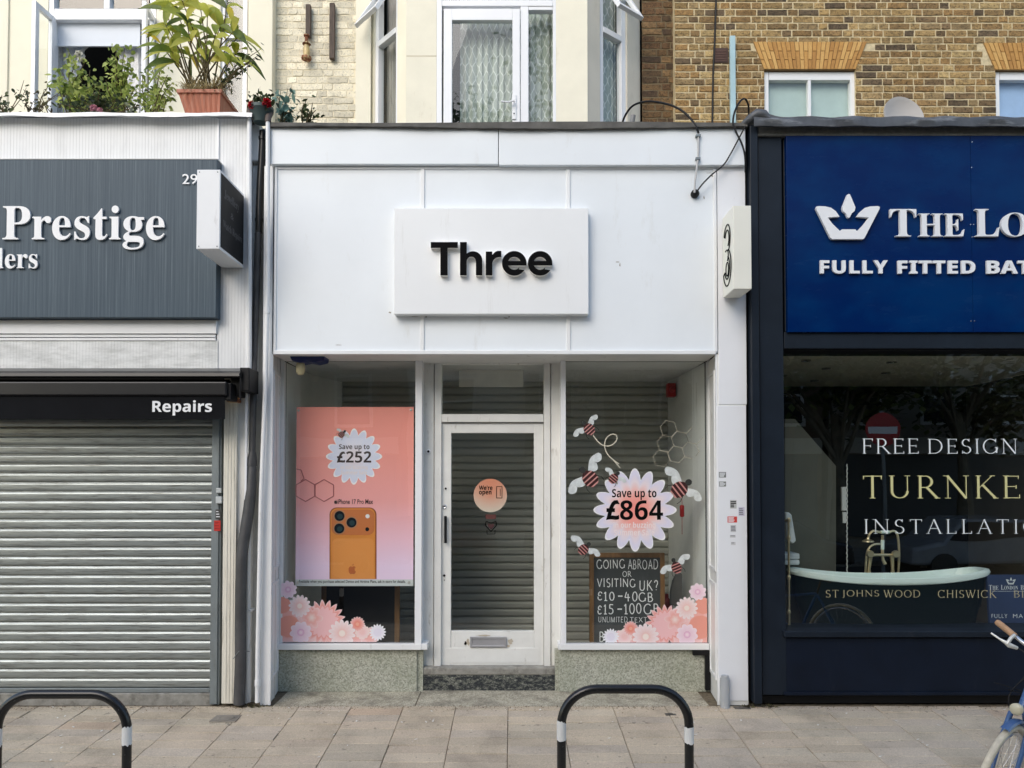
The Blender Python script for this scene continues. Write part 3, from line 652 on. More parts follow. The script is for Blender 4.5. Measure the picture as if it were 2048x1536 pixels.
# door set
D = MB()
D.bp(844, 712, 867.5, 1336, DY - .06, DY + .06); D.bp(868.5, 722, 882.5, 1337, DY - .075, DY + .05); D.bp(1088, 722, 1101, 1337, DY - .075, DY + .05); D.bp(1102, 712, 1121, 1336, DY - .06, DY + .06)
D.bp(883, 716, 1087.5, 729, DY - .07, DY + .05); D.bp(883, 828, 1087.5, 844, DY - .072, DY + .05)
DF = obj('door_frame', D, oldwhite, S, bevel=.005)
obj('transom_glass', pane(883, 728, 1088, 829, DY - .03), shopglass, DF)
d = MB(); d.bp(883, 847, 902, 1331, DY - .04, DY + .02); d.bp(1068, 847, 1087, 1331, DY - .04, DY + .02); d.bp(902, 847, 1068, 866, DY - .038, DY + .02); d.bp(902, 1262, 1068, 1331, DY - .038, DY + .02)
DO = obj('door', d, oldwhite, S, bevel=.003)
d = MB(); d.bp(892, 1296, 1078, 1326, DY - .043, DY - .03); obj('kick_board', d, oldwhite, DO, bevel=.002)
obj('glass', pane(901, 865, 1069, 1263, DY - .015), shopglass, DO)
d = MB(); frame_px(d, 940, 1274, 1013, 1295, DY - .058, DY - .036, 4); d.bp(944, 1278, 1009, 1291, DY - .05, DY - .036); obj('letterbox', d, M('letterbox_metal', (.42, .42, .44), .4, .5), DO, bevel=.002)
d = MB(); a, b = P(891, 1032, DY - .075), P(891, 1086, DY - .075); d.tube([a, a + (b - a) * .5, b], .0125, 12)
for q in (a, b): d.tube([q + Vector((0, 0, -.02 if q is a else .02)), q + Vector((0, .04, -.02 if q is a else .02))], .008, 8)
obj('handle', d, blackplastic, DO, smooth=True)
for (u, v, r, nm, mt) in ((889, 1013.5, .019, 'lock', chrome), (891.5, 977, .009, 'keyhole', ink), (888.5, 1151, .010, 'keyhole', ink), (889, 1160, .004, 'keyhole', ink)):
    p = P(u, v, DY - .041); d = MB(); d.lathe([(r, 0), (r, .008), (r * .7, .012), (r * .4, .009)], (0, -1, 0), p, 18); obj(nm, d, mt, DO, smooth=True)
p = P(857, 903, DY - .062); d = MB(); d.lathe([(.021, 0), (.021, .008), (.012, .012)], (0, -1, 0), p, 18); bell = obj('bell_push', d, upvc, S, smooth=True)
d = MB(); d.lathe([(.011, .0125), (.011, .016), (.004, .018)], (0, -1, 0), p, 14); obj('button', d, ink, bell, smooth=True)
d = MB()     # bare patches where the letterbox fittings wore the paint away
def blotch(mb, u, v, ru, rv, y, seed):
    q = random.Random(seed); n = 14; mb.sheet([(P(u + math.cos(2 * math.pi * k / n) * ru * q.uniform(.5, 1.2), v, y).x, P(u, v + math.sin(2 * math.pi * k / n) * rv * q.uniform(.5, 1.2), y).z) for k in range(n)], y)
blotch(d, 936, 1284, 4, 8, DY - .0415, 1); blotch(d, 1021, 1283, 5, 7, DY - .0415, 2); blotch(d, 1017, 1292, 4, 3, DY - .0415, 3); blotch(d, 968, 1271, 18, 1.6, DY - .0415, 4)
obj('bare_patch', d, M('bare_door_undercoat', (.48, .42, .33), .8, var=.2), DO)
d = MB(); blotch(d, 931, 1287, 3, 4.5, DY - .0425, 9); obj('hole', d, ink, DO)
# inside: room lining and the inner roller shutter
SY = 1.75
mb = MB(); zc = P(1024, 722, GY).z; zf = P(1024, 1287, GY).z
xl0, xl1 = P(572, 1000, GY + .06).x, P(684, 1000, SY).x; xr0, xr1 = P(1410, 1000, GY + .06).x, P(1336, 1000, SY).x
zt2 = P(1024, 760, SY).z
mb.quad((xl0, GY + .05, 0), (xl0 + .02, 1.2, 0), (xl0 + .02, 1.2, zs), (xl0, GY + .05, zs)); mb.quad((xl0 + .02, 1.2, 0), (xl1, SY, 0), (xl1, SY, zs), (xl0 + .02, 1.2, zs))
mb.quad((xr0, GY + .05, 0), (xr1, SY, 0), (xr1, SY, zs), (xr0, GY + .05, zs)); mb.quad((xl1, SY, zt2), (xr1, SY, zt2), (xr1, SY, zs), (xl1, SY, zs))
obj('interior_wall', mb, M('display_wall_paint', (.78, .79, .75), .8, var=.05), S)
mb = MB(); mb.box(xl0, xr0, GY + .31, SY, zf - .35, zf - .32); obj('interior_floor', mb, conc, S)
mb, zz = shutter_mb(xl1, xr1, zf - .4, zt2, SY - .005, .081, .014); obj('inner_shutter', mb, inner_shut, S, smooth=True)
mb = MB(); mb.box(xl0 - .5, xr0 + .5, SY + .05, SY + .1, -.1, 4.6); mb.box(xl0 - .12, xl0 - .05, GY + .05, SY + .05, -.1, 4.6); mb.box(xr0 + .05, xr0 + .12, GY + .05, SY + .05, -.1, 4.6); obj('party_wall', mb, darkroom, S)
# a shallow beam that carries the transom over the mullions
mb = MB(); mb.bp(556, 709.5, 1421, 720.5, GY - .02, GY + .05); obj('window_head', mb, oldwhite, S, bevel=.004)

d = MB()
for q_ in ((1012, 636, 5, 1.2, 11), (1018, 633, 2, 2.2, 12), (852, 634, 3, 1.6, 13), (830, 633, 12, .7, 14), (960, 632, 30, .6, 15), (780, 625, 3, 2, 16), (1235, 524, 4, 1.2, 17), (1240, 530, 1.5, 4, 18), (676, 690, 8, .6, 19), (1408, 395, 1.2, 4, 20), (1425, 352, 3, 2, 21), (1418, 346, 6, .6, 22)): blotch(d, q_[0], q_[1], q_[2], q_[3], -.0015, q_[4])
obj('scuff_mark', d, M('grey_scuffs', (.30, .28, .25), .8, var=.3), S)

# name sign of the phone shop
NY = -.085
x0, x1, z0, z1 = rect(788, 416, 1177, 628, NY)
T = thing('name_sign', 'white boxed sign reading Three in raised black letters', 'sign', ((x0 + x1) / 2, NY, z0))
mb = MB(); mb.box(x0, x1, NY, 0.0, z0, z1); obj('sign_box', mb, M('white_sign_face', (.83, .845, .85), .4, var=.025, vs=1.5, dirt=(.55, .54, .50), ds=5, dstretch=(1.6, 1, .2), dth=(.60, .95)), T, bevel=.004)
def letter(polys):
    front = px_poly(polys, NY - .050, .004); side = px_poly(polys, NY - .046, .046)
    lo = obj('letter', front, ink, T); obj('letter_return', side, M('letter_return_white', (.86, .85, .82), .5, var=.05) if not LR else LR[0], lo)
    if not LR: LR.append(bpy.data.materials['letter_return_white'])
LR = []
letter([[(861.5, 484), (915.5, 484), (915.5, 495.5), (895.3, 495.5), (895.3, 550.5), (880.7, 550.5), (880.7, 495.5), (861.5, 495.5)]])
h_out = arc(942, 524, 22.5, 180, 0, 20, 22); h_in = arc(943, 526, 9.3, 0, 180, 16, 13.5)
letter([[(920, 484), (933.5, 484), (933.5, 507)] + arc(946, 520.5, 18.6, 128, 0, 16, 18) + [(964.6, 550.5), (951.8, 550.5)] + arc(942.6, 523, 9.2, 0, 180, 14, 10) + [(933.4, 550.5), (920, 550.5)]])
letter([[(971.5, 503), (984.5, 503), (984.5, 509.5)] + arc(998, 514.5, 13.5, 150, 100, 6, 13) + [(1002.6, 501.8), (1002.6, 514)] + arc(999, 527, 14.3, 85, 176, 10, 13) + [(984.7, 550.5), (971.5, 550.5)]])
def e_poly(cx, cy, r):
    ri = r - 11.5; out = arc(cx, cy, r, -34, 0, 6)[::-1]
    a = [(cx + r - .3, cy + 3.8)] + arc(cx, cy, r, 0, 326, 44)
    ring = [(cx + r, cy + 4.2)] + arc(cx, cy, r, 2, 326, 44) + [(cx + r * math.cos(R(-34)) - 11, cy + r * .56 - 1.5)]
    inner = arc(cx, cy, ri, -40, -158, 14)
    ring += inner + [(cx - ri * .93, cy + 4.2)]
    hole = [(cx - ri * .93, cy - 4.6)] + arc(cx, cy, ri, 158, 22, 14) + [(cx + ri * .93, cy - 4.6)]
    return [ring, hole]
letter(e_poly(1028.5, 526.5, 24.5)); letter(e_poly(1080.3, 526.5, 24.5))

# projecting sign of the phone shop
def proj_box(name, label, side_u, back_u, v0, v1, uf0, uf1, yf, mat):
    """box sign that sticks out from the wall: front face between uf0 and uf1 on the plane yf"""
    x0, x1, z0, z1 = rect(uf0, v0, uf1, v1, yf)
    t = thing(name, label, 'sign', ((x0 + x1) / 2, -.02, z0)); mb = MB(); mb.box(x0, x1, yf, -.03, z0, z1); obj('sign_box', mb, mat, t, bevel=.005)
    return t, x0, x1, z0, z1
T2, x0, x1, z0, z1 = proj_box('projecting_sign', 'cream projecting box sign with a looping numeral 3 on the white pillar', 0, 0, 411, 578, 1466.5, 1503, -.32, M('cream_acrylic', (.80, .79, .70), .35, var=.02))
mb = MB(); mb.box(x0 + .01, x1 - .01, -.04, -.008, z0 + .1, z0 + .14); mb.box(x0 + .01, x1 - .01, -.04, -.008, z1 - .14, z1 - .1); obj('bracket', mb, galv2, T2)
mb = MB(); zm = (z0 + z1) / 2; ym = -.165
lx = x0 - .003
def el(cy, cz, ry, rz, a0, a1, n=30): return [(lx, cy + ry * math.cos(R(a0 + (a1 - a0) * k / n)), cz + rz * math.sin(R(a0 + (a1 - a0) * k / n))) for k in range(n + 1)]
# seen from the left: +y is away from the viewer, so the numeral runs with its open side towards the street
for q in (1.0, .62):
    mb.tube(el(ym, zm + .115, -.085 * q, .115 * q, 160, -60), .0050, 6); mb.tube(el(ym, zm - .12, -.105 * q, .145 * q, 75, -165), .0050, 6)
mb.tube(el(ym, zm - .13, -.035, .055, 0, 360), .0045, 6); mb.tube(el(ym + .02, zm - .02, -.05, .05, -60, 120), .0045, 6)
for (cz, ry, rz, a) in ((zm + .115, -.085, .115, 160), (zm - .12, -.105, .145, -165)): mb.tube(el(ym, cz, ry, rz, a, a, 1)[:1] + [(lx, ym + ry * .62 * math.cos(R(a)), cz + rz * .62 * math.sin(R(a)))], .005, 6)
obj('logo', mb, ink, T2, smooth=True)

# ------------------------------------------------------------------ things in and on the phone shop's windows
SG = GY - .010                                # stickers lie on the outside face of the glass
LAV = (.62, .58, .80)
def flower(mb, u, v, r, n, cols, y, d=.22, pw=1.0, point=False, clip=None, rot=0, sq=1):
    p = P(u, v, y); rad = P(u + r, v, y).x - p.x; m = n * 8; rings = [0] + [f for f, c in cols]
    vs = [(p.x, y, p.z)]; cs = [cols[0][1]]
    for f, c in cols:
        for k in range(m):
            th = 2 * math.pi * k / m + rot; ph = abs(math.cos(n * (2 * math.pi * k / m) / 2))
            rr = (1 - d * (1 - ph ** pw)) if not point else (1 - d + d * max(0, 1 - abs(((k / 8) % 1) - .5) * 2 - .0) ** .8)
            rr = 1 + (rr - 1) * min(1, f * 1.0); X = p.x + rad * f * rr * math.cos(th); Z = p.z + rad * f * rr * math.sin(th) * sq
            if clip: X = min(max(X, clip[0]), clip[1]); Z = min(max(Z, clip[2]), clip[3])
            vs.append((X, y, Z)); cs.append(c)
    fs = [(0, 1 + k, 1 + (k + 1) % m) for k in range(m)]
    for i in range(len(cols) - 1):
        fs += [(1 + i * m + k, 1 + (i + 1) * m + k, 1 + (i + 1) * m + (k + 1) % m, 1 + i * m + (k + 1) % m) for k in range(m)]
    mb.add(vs, fs, cs); return mb
# sale badge
p = P(1270, 1020, SG)
B = thing('sale_sticker', 'daisy shaped sale sticker reading Save up to £864 on the right window', 'sticker', (p.x, SG, P(1270, 1104, SG).z))
mb = flower(MB(), 1270, 1020, 83.5, 16, [(.12, (.88, .30, .26)), (.34, (.87, .38, .33)), (.52, (.85, .55, .52)), (.68, (.80, .70, .74)), (.86, (.70, .68, .82)), (.955, (.72, .70, .82)), (.965, (.85, .85, .86)), (1.0, (.85, .85, .86))], SG, d=.27, pw=1.0, rot=R(11.25) * 0)
obj('badge', mb, prt, B)
def tx(body, u0, v0, u1, v1, y, mat, parent, name='lettering', offset=0, depth=0, ex=0, spacing=1.0):
    return obj(name, fit(text_mb(body, offset, ex, spacing), u0, v0, u1, v1, y, depth), mat, parent)
tx(bsans('Save up to'), 1224, 978, 1313, 1000, SG - .001, ink, B)
tx('£', 1212, 1000, 1239.5, 1040, SG - .001, ink, B, offset=.03); tx(bsans('864'), 1240, 1000.5, 1326, 1040, SG - .0012, ink, B)
tx(bsans('in our buzzing'), 1227, 1044, 1311, 1059, SG - .001, palepink, B); tx(bsans('Summer Sale'), 1228, 1058.5, 1309, 1071, SG - .001, palepink, B)
# bees
wing_m = M('bee_wing_print', (.62, .66, .66), .4, var=.16, vs=26); brown = flat('bee_stripe_dark', (.040, .006, .006), .5); pinkst = flat('bee_stripe_pink', (.54, .25, .23), .4); hairy = flat('bee_head', (.02, .022, .02), .6)
def bee(u, v, hd, L, wings, label, y=SG, parent=None, k0=0.0):
    a = R(hd); ax = Vector((math.cos(a), 0, math.sin(a))); sd = Vector((-math.sin(a), 0, math.cos(a)))
    c = P(u, v, y); s = (P(u + 1, v, y).x - c.x); L = L * .9; W = L * .44
    t = thing('bee_sticker', label, 'sticker', (c.x, y, c.z - L * s * .6), 'bee stickers on the shop window') if parent is None else parent
    pt = lambda f, g_, dy=0: c + ax * (f * L * s) + sd * (g_ * W * s) + Vector((0, dy, 0))
    n = 8; prof = [-.5, -.41, -.25, -.17, -.01, .07, .23, .31, .5]; wd = lambda f: max(0, 1 - (abs(f + .02) / .60) ** 2.6)
    for nm, mt, odd in (('body', pinkst, 0), ('stripe', brown, 1)):
        mb = MB()
        for i in range(n):
            if i % 2 == odd:
                f0, f1 = prof[i], prof[i + 1]; mb.quad(pt(f0, -wd(f0)), pt(f1, -wd(f1)), pt(f1, wd(f1)), pt(f0, wd(f0)))
        obj(nm, mb, mt, t)
    mb = MB(); q = [pt(.66 + .20 * math.cos(x * .5236), .42 * math.sin(x * .5236), -.0004) for x in range(12)]; mb.add(q, [list(range(12))]); obj('head', mb, hairy, t)
    mb = MB()
    for g_ in (-1, 1): mb.tube([pt(-.1, g_ * .95, -.0006), pt(-.38, g_ * 1.3, -.0006), pt(-.62, g_ * 1.25, -.0006)], .0022 * L / 26, 5)
    obj('leg', mb, hairy, t)
    for (tu, tv) in wings:
        mb = MB(); tip = P(tu, tv, y); A = pt(.36, .35 if (tip - c).dot(sd) > 0 else -.35); d_ = tip - A; l = d_.length; d_.normalize(); e = Vector((-d_.z, 0, d_.x)); e = e if e.dot(ax) < 0 else -e
        out = []
        for k in range(13):
            q = k / 12; out.append(A + d_ * (l * q) - e * (l * .20 * math.sin(math.pi * q ** 1.25)))
        out.append(tip + e * l * .10)
        for k in range(8): q = 1 - k / 7; out.append(A + d_ * (l * (.58 + .40 * q)) + e * l * (.16 + .10 * math.sin(math.pi * q)))
        for k in range(8): q = 1 - k / 7; out.append(A + d_ * (l * (.10 + .50 * q)) + e * l * (.10 + .22 * math.sin(math.pi * q ** .8)))
        out = [o_ + Vector((0, .0006, 0)) for o_ in out]
        # fan from a point well inside the wing
        cc = A + d_ * l * .5 + e * l * .05 + Vector((0, .0006, 0)); mb.add([cc] + out, [(0, 1 + k, 1 + (k + 1) % len(out)) for k in range(len(out))]); obj('wing', mb, wing_m, t)
    return t
bee(1178, 858, 132, 27, [(1193, 829), (1146, 870)], 'bee sticker at the head of the curled flight trail, top of the window')
bee(1180, 957, 132, 38, [(1197, 905), (1136, 984)], 'large bee sticker left of the sale daisy, near the door')
bee(1227, 957, 50, 23, [(1212, 935), (1253, 962)], 'small bee sticker sitting on the top left petal of the sale daisy', y=SG - .003)
bee(1359, 979, 38, 39, [(1334, 933), (1404, 998)], 'large bee sticker right of the sale daisy, under the honeycomb')
bee(1167, 1099, 45, 25, [(1144, 1071), (1201, 1109)], 'bee sticker at the top left corner of the chalkboard')
bee(1353, 1135, 112, 26, [(1378, 1108), (1320, 1144)], 'bee sticker at the right edge of the chalkboard')
cr = lambda x, y_: (1100 + x / 4.2675, 680 + y_ / 4.2675)
def ribbon(name, lines, wd, y, mat, label, cat='sticker', group=None):
    mb = MB()
    for ln in lines:
        pts = [P(*q, y) for q in ln]
        for i in range(len(pts) - 1):
            d_ = (pts[i + 1] - pts[i]).normalized(); nn = Vector((-d_.z, 0, d_.x)) * wd / 2; e = d_ * wd * .3; k = Vector((0, -.00008 * (i % 3), 0))
            mb.quad(pts[i] - e + nn + k, pts[i + 1] + e + nn + k, pts[i + 1] + e - nn + k, pts[i] - e - nn + k)
    return solo(name, mb, mat, label, cat, group)
beige = flat('beige_line_print', (.36, .33, .26), .4)
def smooth(pts, n=6):
    out = []
    for i in range(len(pts) - 1):
        p0, p1, p2, p3 = pts[max(i - 1, 0)], pts[i], pts[i + 1], pts[min(i + 2, len(pts) - 1)]
        for k in range(n):
            t = k / n; out.append(tuple(.5 * ((2 * b) + (c - a) * t + (2 * a - 5 * b + 4 * c - d_) * t * t + (3 * b - a - 3 * c + d_) * t ** 3) for a, b, c, d_ in zip(p0, p1, p2, p3)))
    return out + [pts[-1]]
trail = [(370, 815), (405, 862), (450, 897), (510, 903), (560, 868), (572, 828), (545, 803), (505, 815), (475, 850), (466, 905), (485, 965), (530, 1015), (590, 1058)]
ribbon('flight_trail_sticker', [smooth([cr(*q) for q in trail]), [cr(545, 1030), cr(598, 1090)]], .008, SG, M('cream_trail_print', (.66, .62, .50), .4), 'curled cream flight trail sticker above the sale daisy')
def hexa(x, y_, r=74, rot=12): return [cr(x + r * math.cos(R(60 * k + rot)), y_ + r * math.sin(R(60 * k + rot))) for k in range(7)]
ribbon('honeycomb_sticker', [hexa(1012, 757, 74), hexa(985, 884, 74), hexa(1108, 850, 74), hexa(1078, 977, 74), hexa(950, 1012, 74), hexa(1232, 818, 74)[:5], [cr(1150, 997), cr(1212, 1013)], [cr(1245, 890), cr(1275, 950), cr(1245, 990)]], .0042, SG, beige, 'pale honeycomb outline sticker at the upper right of the window')
# floral corners
WH = (.88, .78, .78); PK = (.86, .54, .54); SAL = (.84, .44, .40); COR = (.80, .34, .27); LI = (.82, .60, .70); LP = (.88, .62, .62)
def floral(org, sc_, items, clip_px, label, mirror):
    y = SG; cx0, cx1, cz0, cz1 = rect(*clip_px, y); clip = (cx0, cx1, cz0, cz1)
    q = lambda x, y_: (org[0] + x / sc_, org[1] + y_ / sc_)
    u, v = q(*items[0][1:3])
    t = thing('floral_sticker', label, 'sticker', ((cx0 + cx1) / 2, y, cz0), 'floral corner stickers')
    kinds = {
     'fill': (14, [(.35, SAL), (.6, PK), (.93, LP), (1, WH)], .12, 1, False), 'sun': (18, [(.70, (.87, .52, .53)), (.72, (.80, .33, .30)), (.80, (.82, .38, .34)), (.97, PK), (1, WH)], .30, 1, True),
     'ribbon': (6, [(.08, (.88, .70, .66)), (.5, (.84, .42, .38)), (.9, PK), (1, (.88, .66, .64))], .45, 1, False), 'daisy': (14, [(.20, (.88, .76, .70)), (.28, (.84, .54, .50)), (.36, (.84, .60, .58)), (.75, (.86, .70, .70)), (.96, (.87, .76, .77)), (1, (.90, .86, .86))], .26, .8, False),
     'lilac': (9, [(.10, (.88, .68, .76)), (.2, (.80, .52, .68)), (.30, (.72, .40, .58)), (.34, LI), (.9, (.86, .69, .78)), (1, (.88, .77, .83))], .20, 1, False),
     'coral': (12, [(.9, COR), (1, SAL)], .03, 1, False), 'small': (16, [(.18, (.86, .42, .30)), (.3, (.82, .26, .20)), (.8, SAL), (.95, PK), (1, WH)], .22, 1, False), 'pale': (12, [(.3, (.86, .56, .54)), (.5, LP), (1, (.88, .72, .68))], .15, 1, False),
     'lav': (16, [(.5, (.78, .74, .84)), (.55, (.86, .84, .90)), (.7, (.80, .78, .86)), (1, (.92, .92, .94))], .30, 1, True)}
    for i, (k, x, y_, r) in enumerate(items):
        n, cols, d_, pw, ptd = kinds[k]; u, v = q(x, y_)
        obj('flower', flower(MB(), u, v, r / sc_, n, cols, y - i * .0003, d_, pw, ptd, clip, rot=.2 * i), prt, t)
floral((1100, 1000), 3.657, [('fill', 1120, 990, 150), ('fill', 1000, 1000, 120), ('fill', 930, 900, 110), ('fill', 770, 1010, 100), ('fill', 640, 1010, 90), ('fill', 520, 1020, 70), ('fill', 1090, 830, 90), ('coral', 1100, 930, 90), ('coral', 1118, 775, 62), ('sun', 845, 915, 152), ('ribbon', 915, 875, 80), ('daisy', 1000, 790, 82), ('lilac', 1080, 672, 64), ('lilac', 1003, 985, 80), ('pale', 545, 1000, 58), ('lav', 445, 1000, 62), ('small', 590, 940, 55), ('daisy', 700, 1000, 98)], (1140, 1160, 1414, 1285),
       'pink and coral paper flower sticker in the lower right window corner', False)
floral((520, 1000), 3.656, [('fill', 200, 960, 130), ('fill', 330, 960, 110), ('fill', 370, 880, 110), ('fill', 530, 1000, 110), ('fill', 700, 985, 90), ('fill', 800, 1000, 70), ('fill', 200, 840, 90), ('coral', 210, 925, 85), ('coral', 165, 770, 62), ('sun', 462, 892, 166), ('ribbon', 378, 860, 84), ('daisy', 290, 775, 82), ('lilac', 205, 655, 66), ('lilac', 298, 968, 82), ('pale', 748, 965, 55), ('lav', 860, 968, 64), ('small', 712, 908, 56), ('daisy', 600, 975, 100)], (562, 1155, 775, 1284),
       'pink and coral paper flower sticker in the lower left window corner', True)
# round sticker on the door, shield, label
DG = DY - .020
p = P(980.5, 991, DG); o_ = thing('opening_sticker', 'round salmon sticker reading We are open, on the door glass', 'sticker', (p.x, DG, P(980, 1025, DG).z))
mb = MB(); r = P(1014, 991, DG).x - p.x; n = 40
vs = [(p.x, DG, p.z)]; cs = [(.62, .28, .18)]
for k in range(n):
    a = 2 * math.pi * k / n; t = (math.sin(a) + 1) / 2; vs.append((p.x + r * math.cos(a), DG, p.z + r * math.sin(a))); cs.append(tuple(a_ + (b_ - a_) * t for a_, b_ in zip((.60, .54, .44), (.62, .24, .14))))
mb.add(vs, [(0, 1 + k, 1 + (k + 1) % n) for k in range(n)], cs); obj('disc', mb, prt, o_)
tx(bsans("We're"), 958, 971, 985, 980.5, DG - .001, ink, o_, offset=.012); tx(bsans('open'), 958, 981.5, 983, 992, DG - .001, ink, o_, offset=.012)
mb = MB()
for a, b in (((993, 973), (1004, 973)), ((1004, 973), (1004, 996)), ((1004, 996), (993, 996)), ((993, 996), (993, 973))):
    a, b = P(*a, DG - .001), P(*b, DG - .001); mb.tube([a, b], .0028, 6)
mb.box(P(1000, 980, DG).x, P(1001, 980, DG).x, DG - .002, DG - .001, P(0, 992, DG).z, P(0, 978, DG).z); obj('door_icon', mb, ink, o_)
p = P(982, 1055, DG); o_ = thing('shield_sticker', 'black shield outline sticker below the round one on the door glass', 'sticker', (p.x, DG, P(0, 1069, DG).z))
sh = [(972, 1043), (982, 1046), (992, 1043), (993, 1051), (982, 1063), (971, 1051), (972, 1043)]
mb = MB()
for a, b in zip(sh, sh[1:]): mb.tube([P(*a, DG - .002), P(*b, DG - .002)], .0045, 6)
for a, b in (((974, 1060), (974, 1068)), ((974, 1068), (990, 1068)), ((990, 1068), (990, 1060))): mb.tube([P(*a, DG - .002), P(*b, DG - .002)], .003, 6)
obj('outline', mb, ink, o_)
mb = MB(); mb.sheet([(P(u, v, DG).x, P(u, v, DG).z) for u, v in ((976, 1047), (982, 1049), (988, 1047), (988.5, 1052), (982, 1059), (975.5, 1052))], DG - .001); obj('emblem', mb, flat('shaded_red_print', (.055, .016, .018)), o_)  # emblem red darkened to look shaded behind the glass
mb = MB(); mb.bp(971, 1029, 992, 1038, DG, DG + .001); solo('label_sticker', mb, flat('shaded_faded_red', (.10, .030, .026)), 'faded red label sticker between round sticker and shield', 'sticker')  # faded red, also darkened to look shaded behind the glass
# poster hung inside the left window
PY = GY + .035
x0, x1, z0, z1 = rect(592, 814, 827, 1172, PY)
Po = thing('poster', 'large pink phone poster hung inside the left window', 'poster', ((x0 + x1) / 2, PY, z0))
stops = [(0, (.90, .325, .265)), (.3, (.90, .355, .305)), (.55, (.90, .41, .40)), (.75, (.92, .56, .66)), (.93, (.90, .70, .90)), (1, (.90, .70, .90))]
mb = MB(); zb_ = rect(592, 1159, 827, 1172, PY)[3]; n = len(stops); vs = []; cs = []
for f, c in stops:
    z = z1 + (zb_ - z1) * f
    for x in (x0, x1): vs.append((x, PY, z)); cs.append(c)
mb.add(vs, [(2 * i, 2 * i + 2, 2 * i + 3, 2 * i + 1) for i in range(n - 1)], cs)
k = len(mb.v); mb.box(x0, x1, PY + .0005, PY + .006, z0, z1, (.7, .6, .6)); obj('sheet', mb, prt2, Po)
mb = MB(); mb.quad((x0, PY - .0002, z0), (x1, PY - .0002, z0), (x1, PY - .0002, zb_), (x0, PY - .0002, zb_)); obj('footer', mb, flat('pale_grey_footer', (.62, .66, .66)), Po)
tx('Available when you purchase selected Device and Airtime Plans, ask in store for details.', 597, 1160, 811, 1167.5, PY - .001, ink, Po, offset=.012)
obj('badge', flower(MB(), 708, 913, 56.5, 16, [(.2, (.84, .76, .82)), (.5, (.78, .78, .90)), (.93, (.72, .76, .93)), (.95, (.95, .95, .96)), (1, (.95, .95, .96))], PY - .001, .24), prt2, Po)
dk = flat('dark_print', (.035, .018, .018))
tx(bsans('Save up to'), 678, 888.5, 739, 901.5, PY - .002, dk, Po); tx('£', 673.5, 903, 691, 925.5, PY - .002, dk, Po, offset=.03); tx(bsans('252'), 692, 902.5, 742.5, 925.5, PY - .002, dk, Po)
tx(bsans('in our buzzing'), 681, 931, 735, 940, PY - .002, palepink, Po); tx(bsans('Summer Sale'), 682, 941, 734, 949, PY - .002, palepink, Po)
bee(683, 869, 45, 15, [(674, 857), (699, 874)], '', y=PY - .003, parent=Po)
tx('iPhone 17 Pro Max', 675, 998.5, 746, 1008, PY - .002, dk, Po, offset=.012)
apple = lambda u, v, s: [[(u + s * a, v + s * b) for a, b in [(0, -.55), (.25, -.68), (.55, -.62), (.72, -.42), (.5, -.2), (.48, .08), (.62, .32), (.78, .42), (.6, .8), (.36, 1.02), (.1, .94), (-.12, .94), (-.36, 1.02), (-.62, .76), (-.78, .32), (-.78, -.2), (-.58, -.55), (-.3, -.68)]], [(u + s * a, v + s * b) for a, b in [(0, -.78), (.04, -1.02), (.3, -1.2), (.28, -.95)]]]
obj('emblem', px_poly(apple(671.5, 1003.8, 4.0), PY - .002, .0005), dk, Po)
orange = M('orange_phone_print', (.72, .27, .055), .35, var=.06, vs=5); orange2 = flat('orange_plateau_print', (.58, .18, .05)); orange3 = flat('light_orange_print', (.78, .31, .075))
def rr_px(u0, v0, u1, v1, r, bot=True):
    a = arc(u0 + r, v0 + r, r, 180, 90, 6) + arc(u1 - r, v0 + r, r, 90, 0, 6)
    return a + (arc(u1 - r, v1 - r, r, 0, -90, 6) + arc(u0 + r, v1 - r, r, -90, -180, 6) if bot else [(u1, v1), (u0, v1)])
obj('phone_edge', px_poly([rr_px(659, 1015, 753, 1158, 14, False)], PY - .0012, .0008), flat('dark_orange_print', (.30, .085, .02)), Po)
obj('phone', px_poly([rr_px(661, 1016.5, 750.5, 1158, 13, False)], PY - .002, .0008), orange, Po)
obj('camera_plateau', px_poly([rr_px(663, 1019, 749, 1070, 13)], PY - .0028, .0008), orange2, Po)
obj('back_panel', px_poly([rr_px(664.5, 1077, 748, 1158, 10, False)], PY - .0028, .0008), orange3, Po)
lg, lr = flat('lens_glass', (.012, .016, .022), .15), flat('lens_ring', (.42, .22, .12), .3)
for (u, v) in ((679, 1032), (703, 1045), (678.5, 1057)):
    a = obj('lens_ring', px_poly([arc(u, v, 12, 0, 350, 30)], PY - .0036, .0008), lr, Po); obj('lens', px_poly([arc(u, v, 10, 0, 350, 30)], PY - .0044, .0008), lg, a); obj('lens_glint', px_poly([arc(u + 1, v + 1, 5.5, 0, 350, 20)], PY - .0052, .0008), flat('lens_teal', (.03, .06, .07), .2), a)
obj('flash', px_poly([arc(735, 1032.5, 4.2, 0, 350, 20)], PY - .0036, .0008), wink, Po); obj('sensor', px_poly([arc(734.5, 1058.5, 4, 0, 350, 20)], PY - .0036, .0008), lg, Po)
obj('emblem', px_poly(apple(704.5, 1139, 9.5), PY - .0036, .0008), flat('emblem_orange', (.50, .13, .035)), Po)
hx = lambda cx, cy, r, rot=30: [(cx + r * math.cos(R(60 * k + rot)), cy + r * math.sin(R(60 * k + rot))) for k in range(7)]
hm = flat('hexagon_print', (.42, .13, .13))
mb = MB()
for ln in (hx(611, 981, 22), hx(648, 981, 22), [(592, 938), (602, 940), (608, 957), (602, 962)]):
    for a, b in zip(ln, ln[1:]): mb.tube([P(*a, PY - .002), P(*b, PY - .002)], .0042, 5)
obj('hexagon_outline', mb, hm, Po)
mb = MB()
for u, v in ((597, 821), (822, 820)): mb.lathe([(.011, 0), (.011, .004), (.006, .006)], (0, -1, 0), P(u, v, PY - .001), 12)
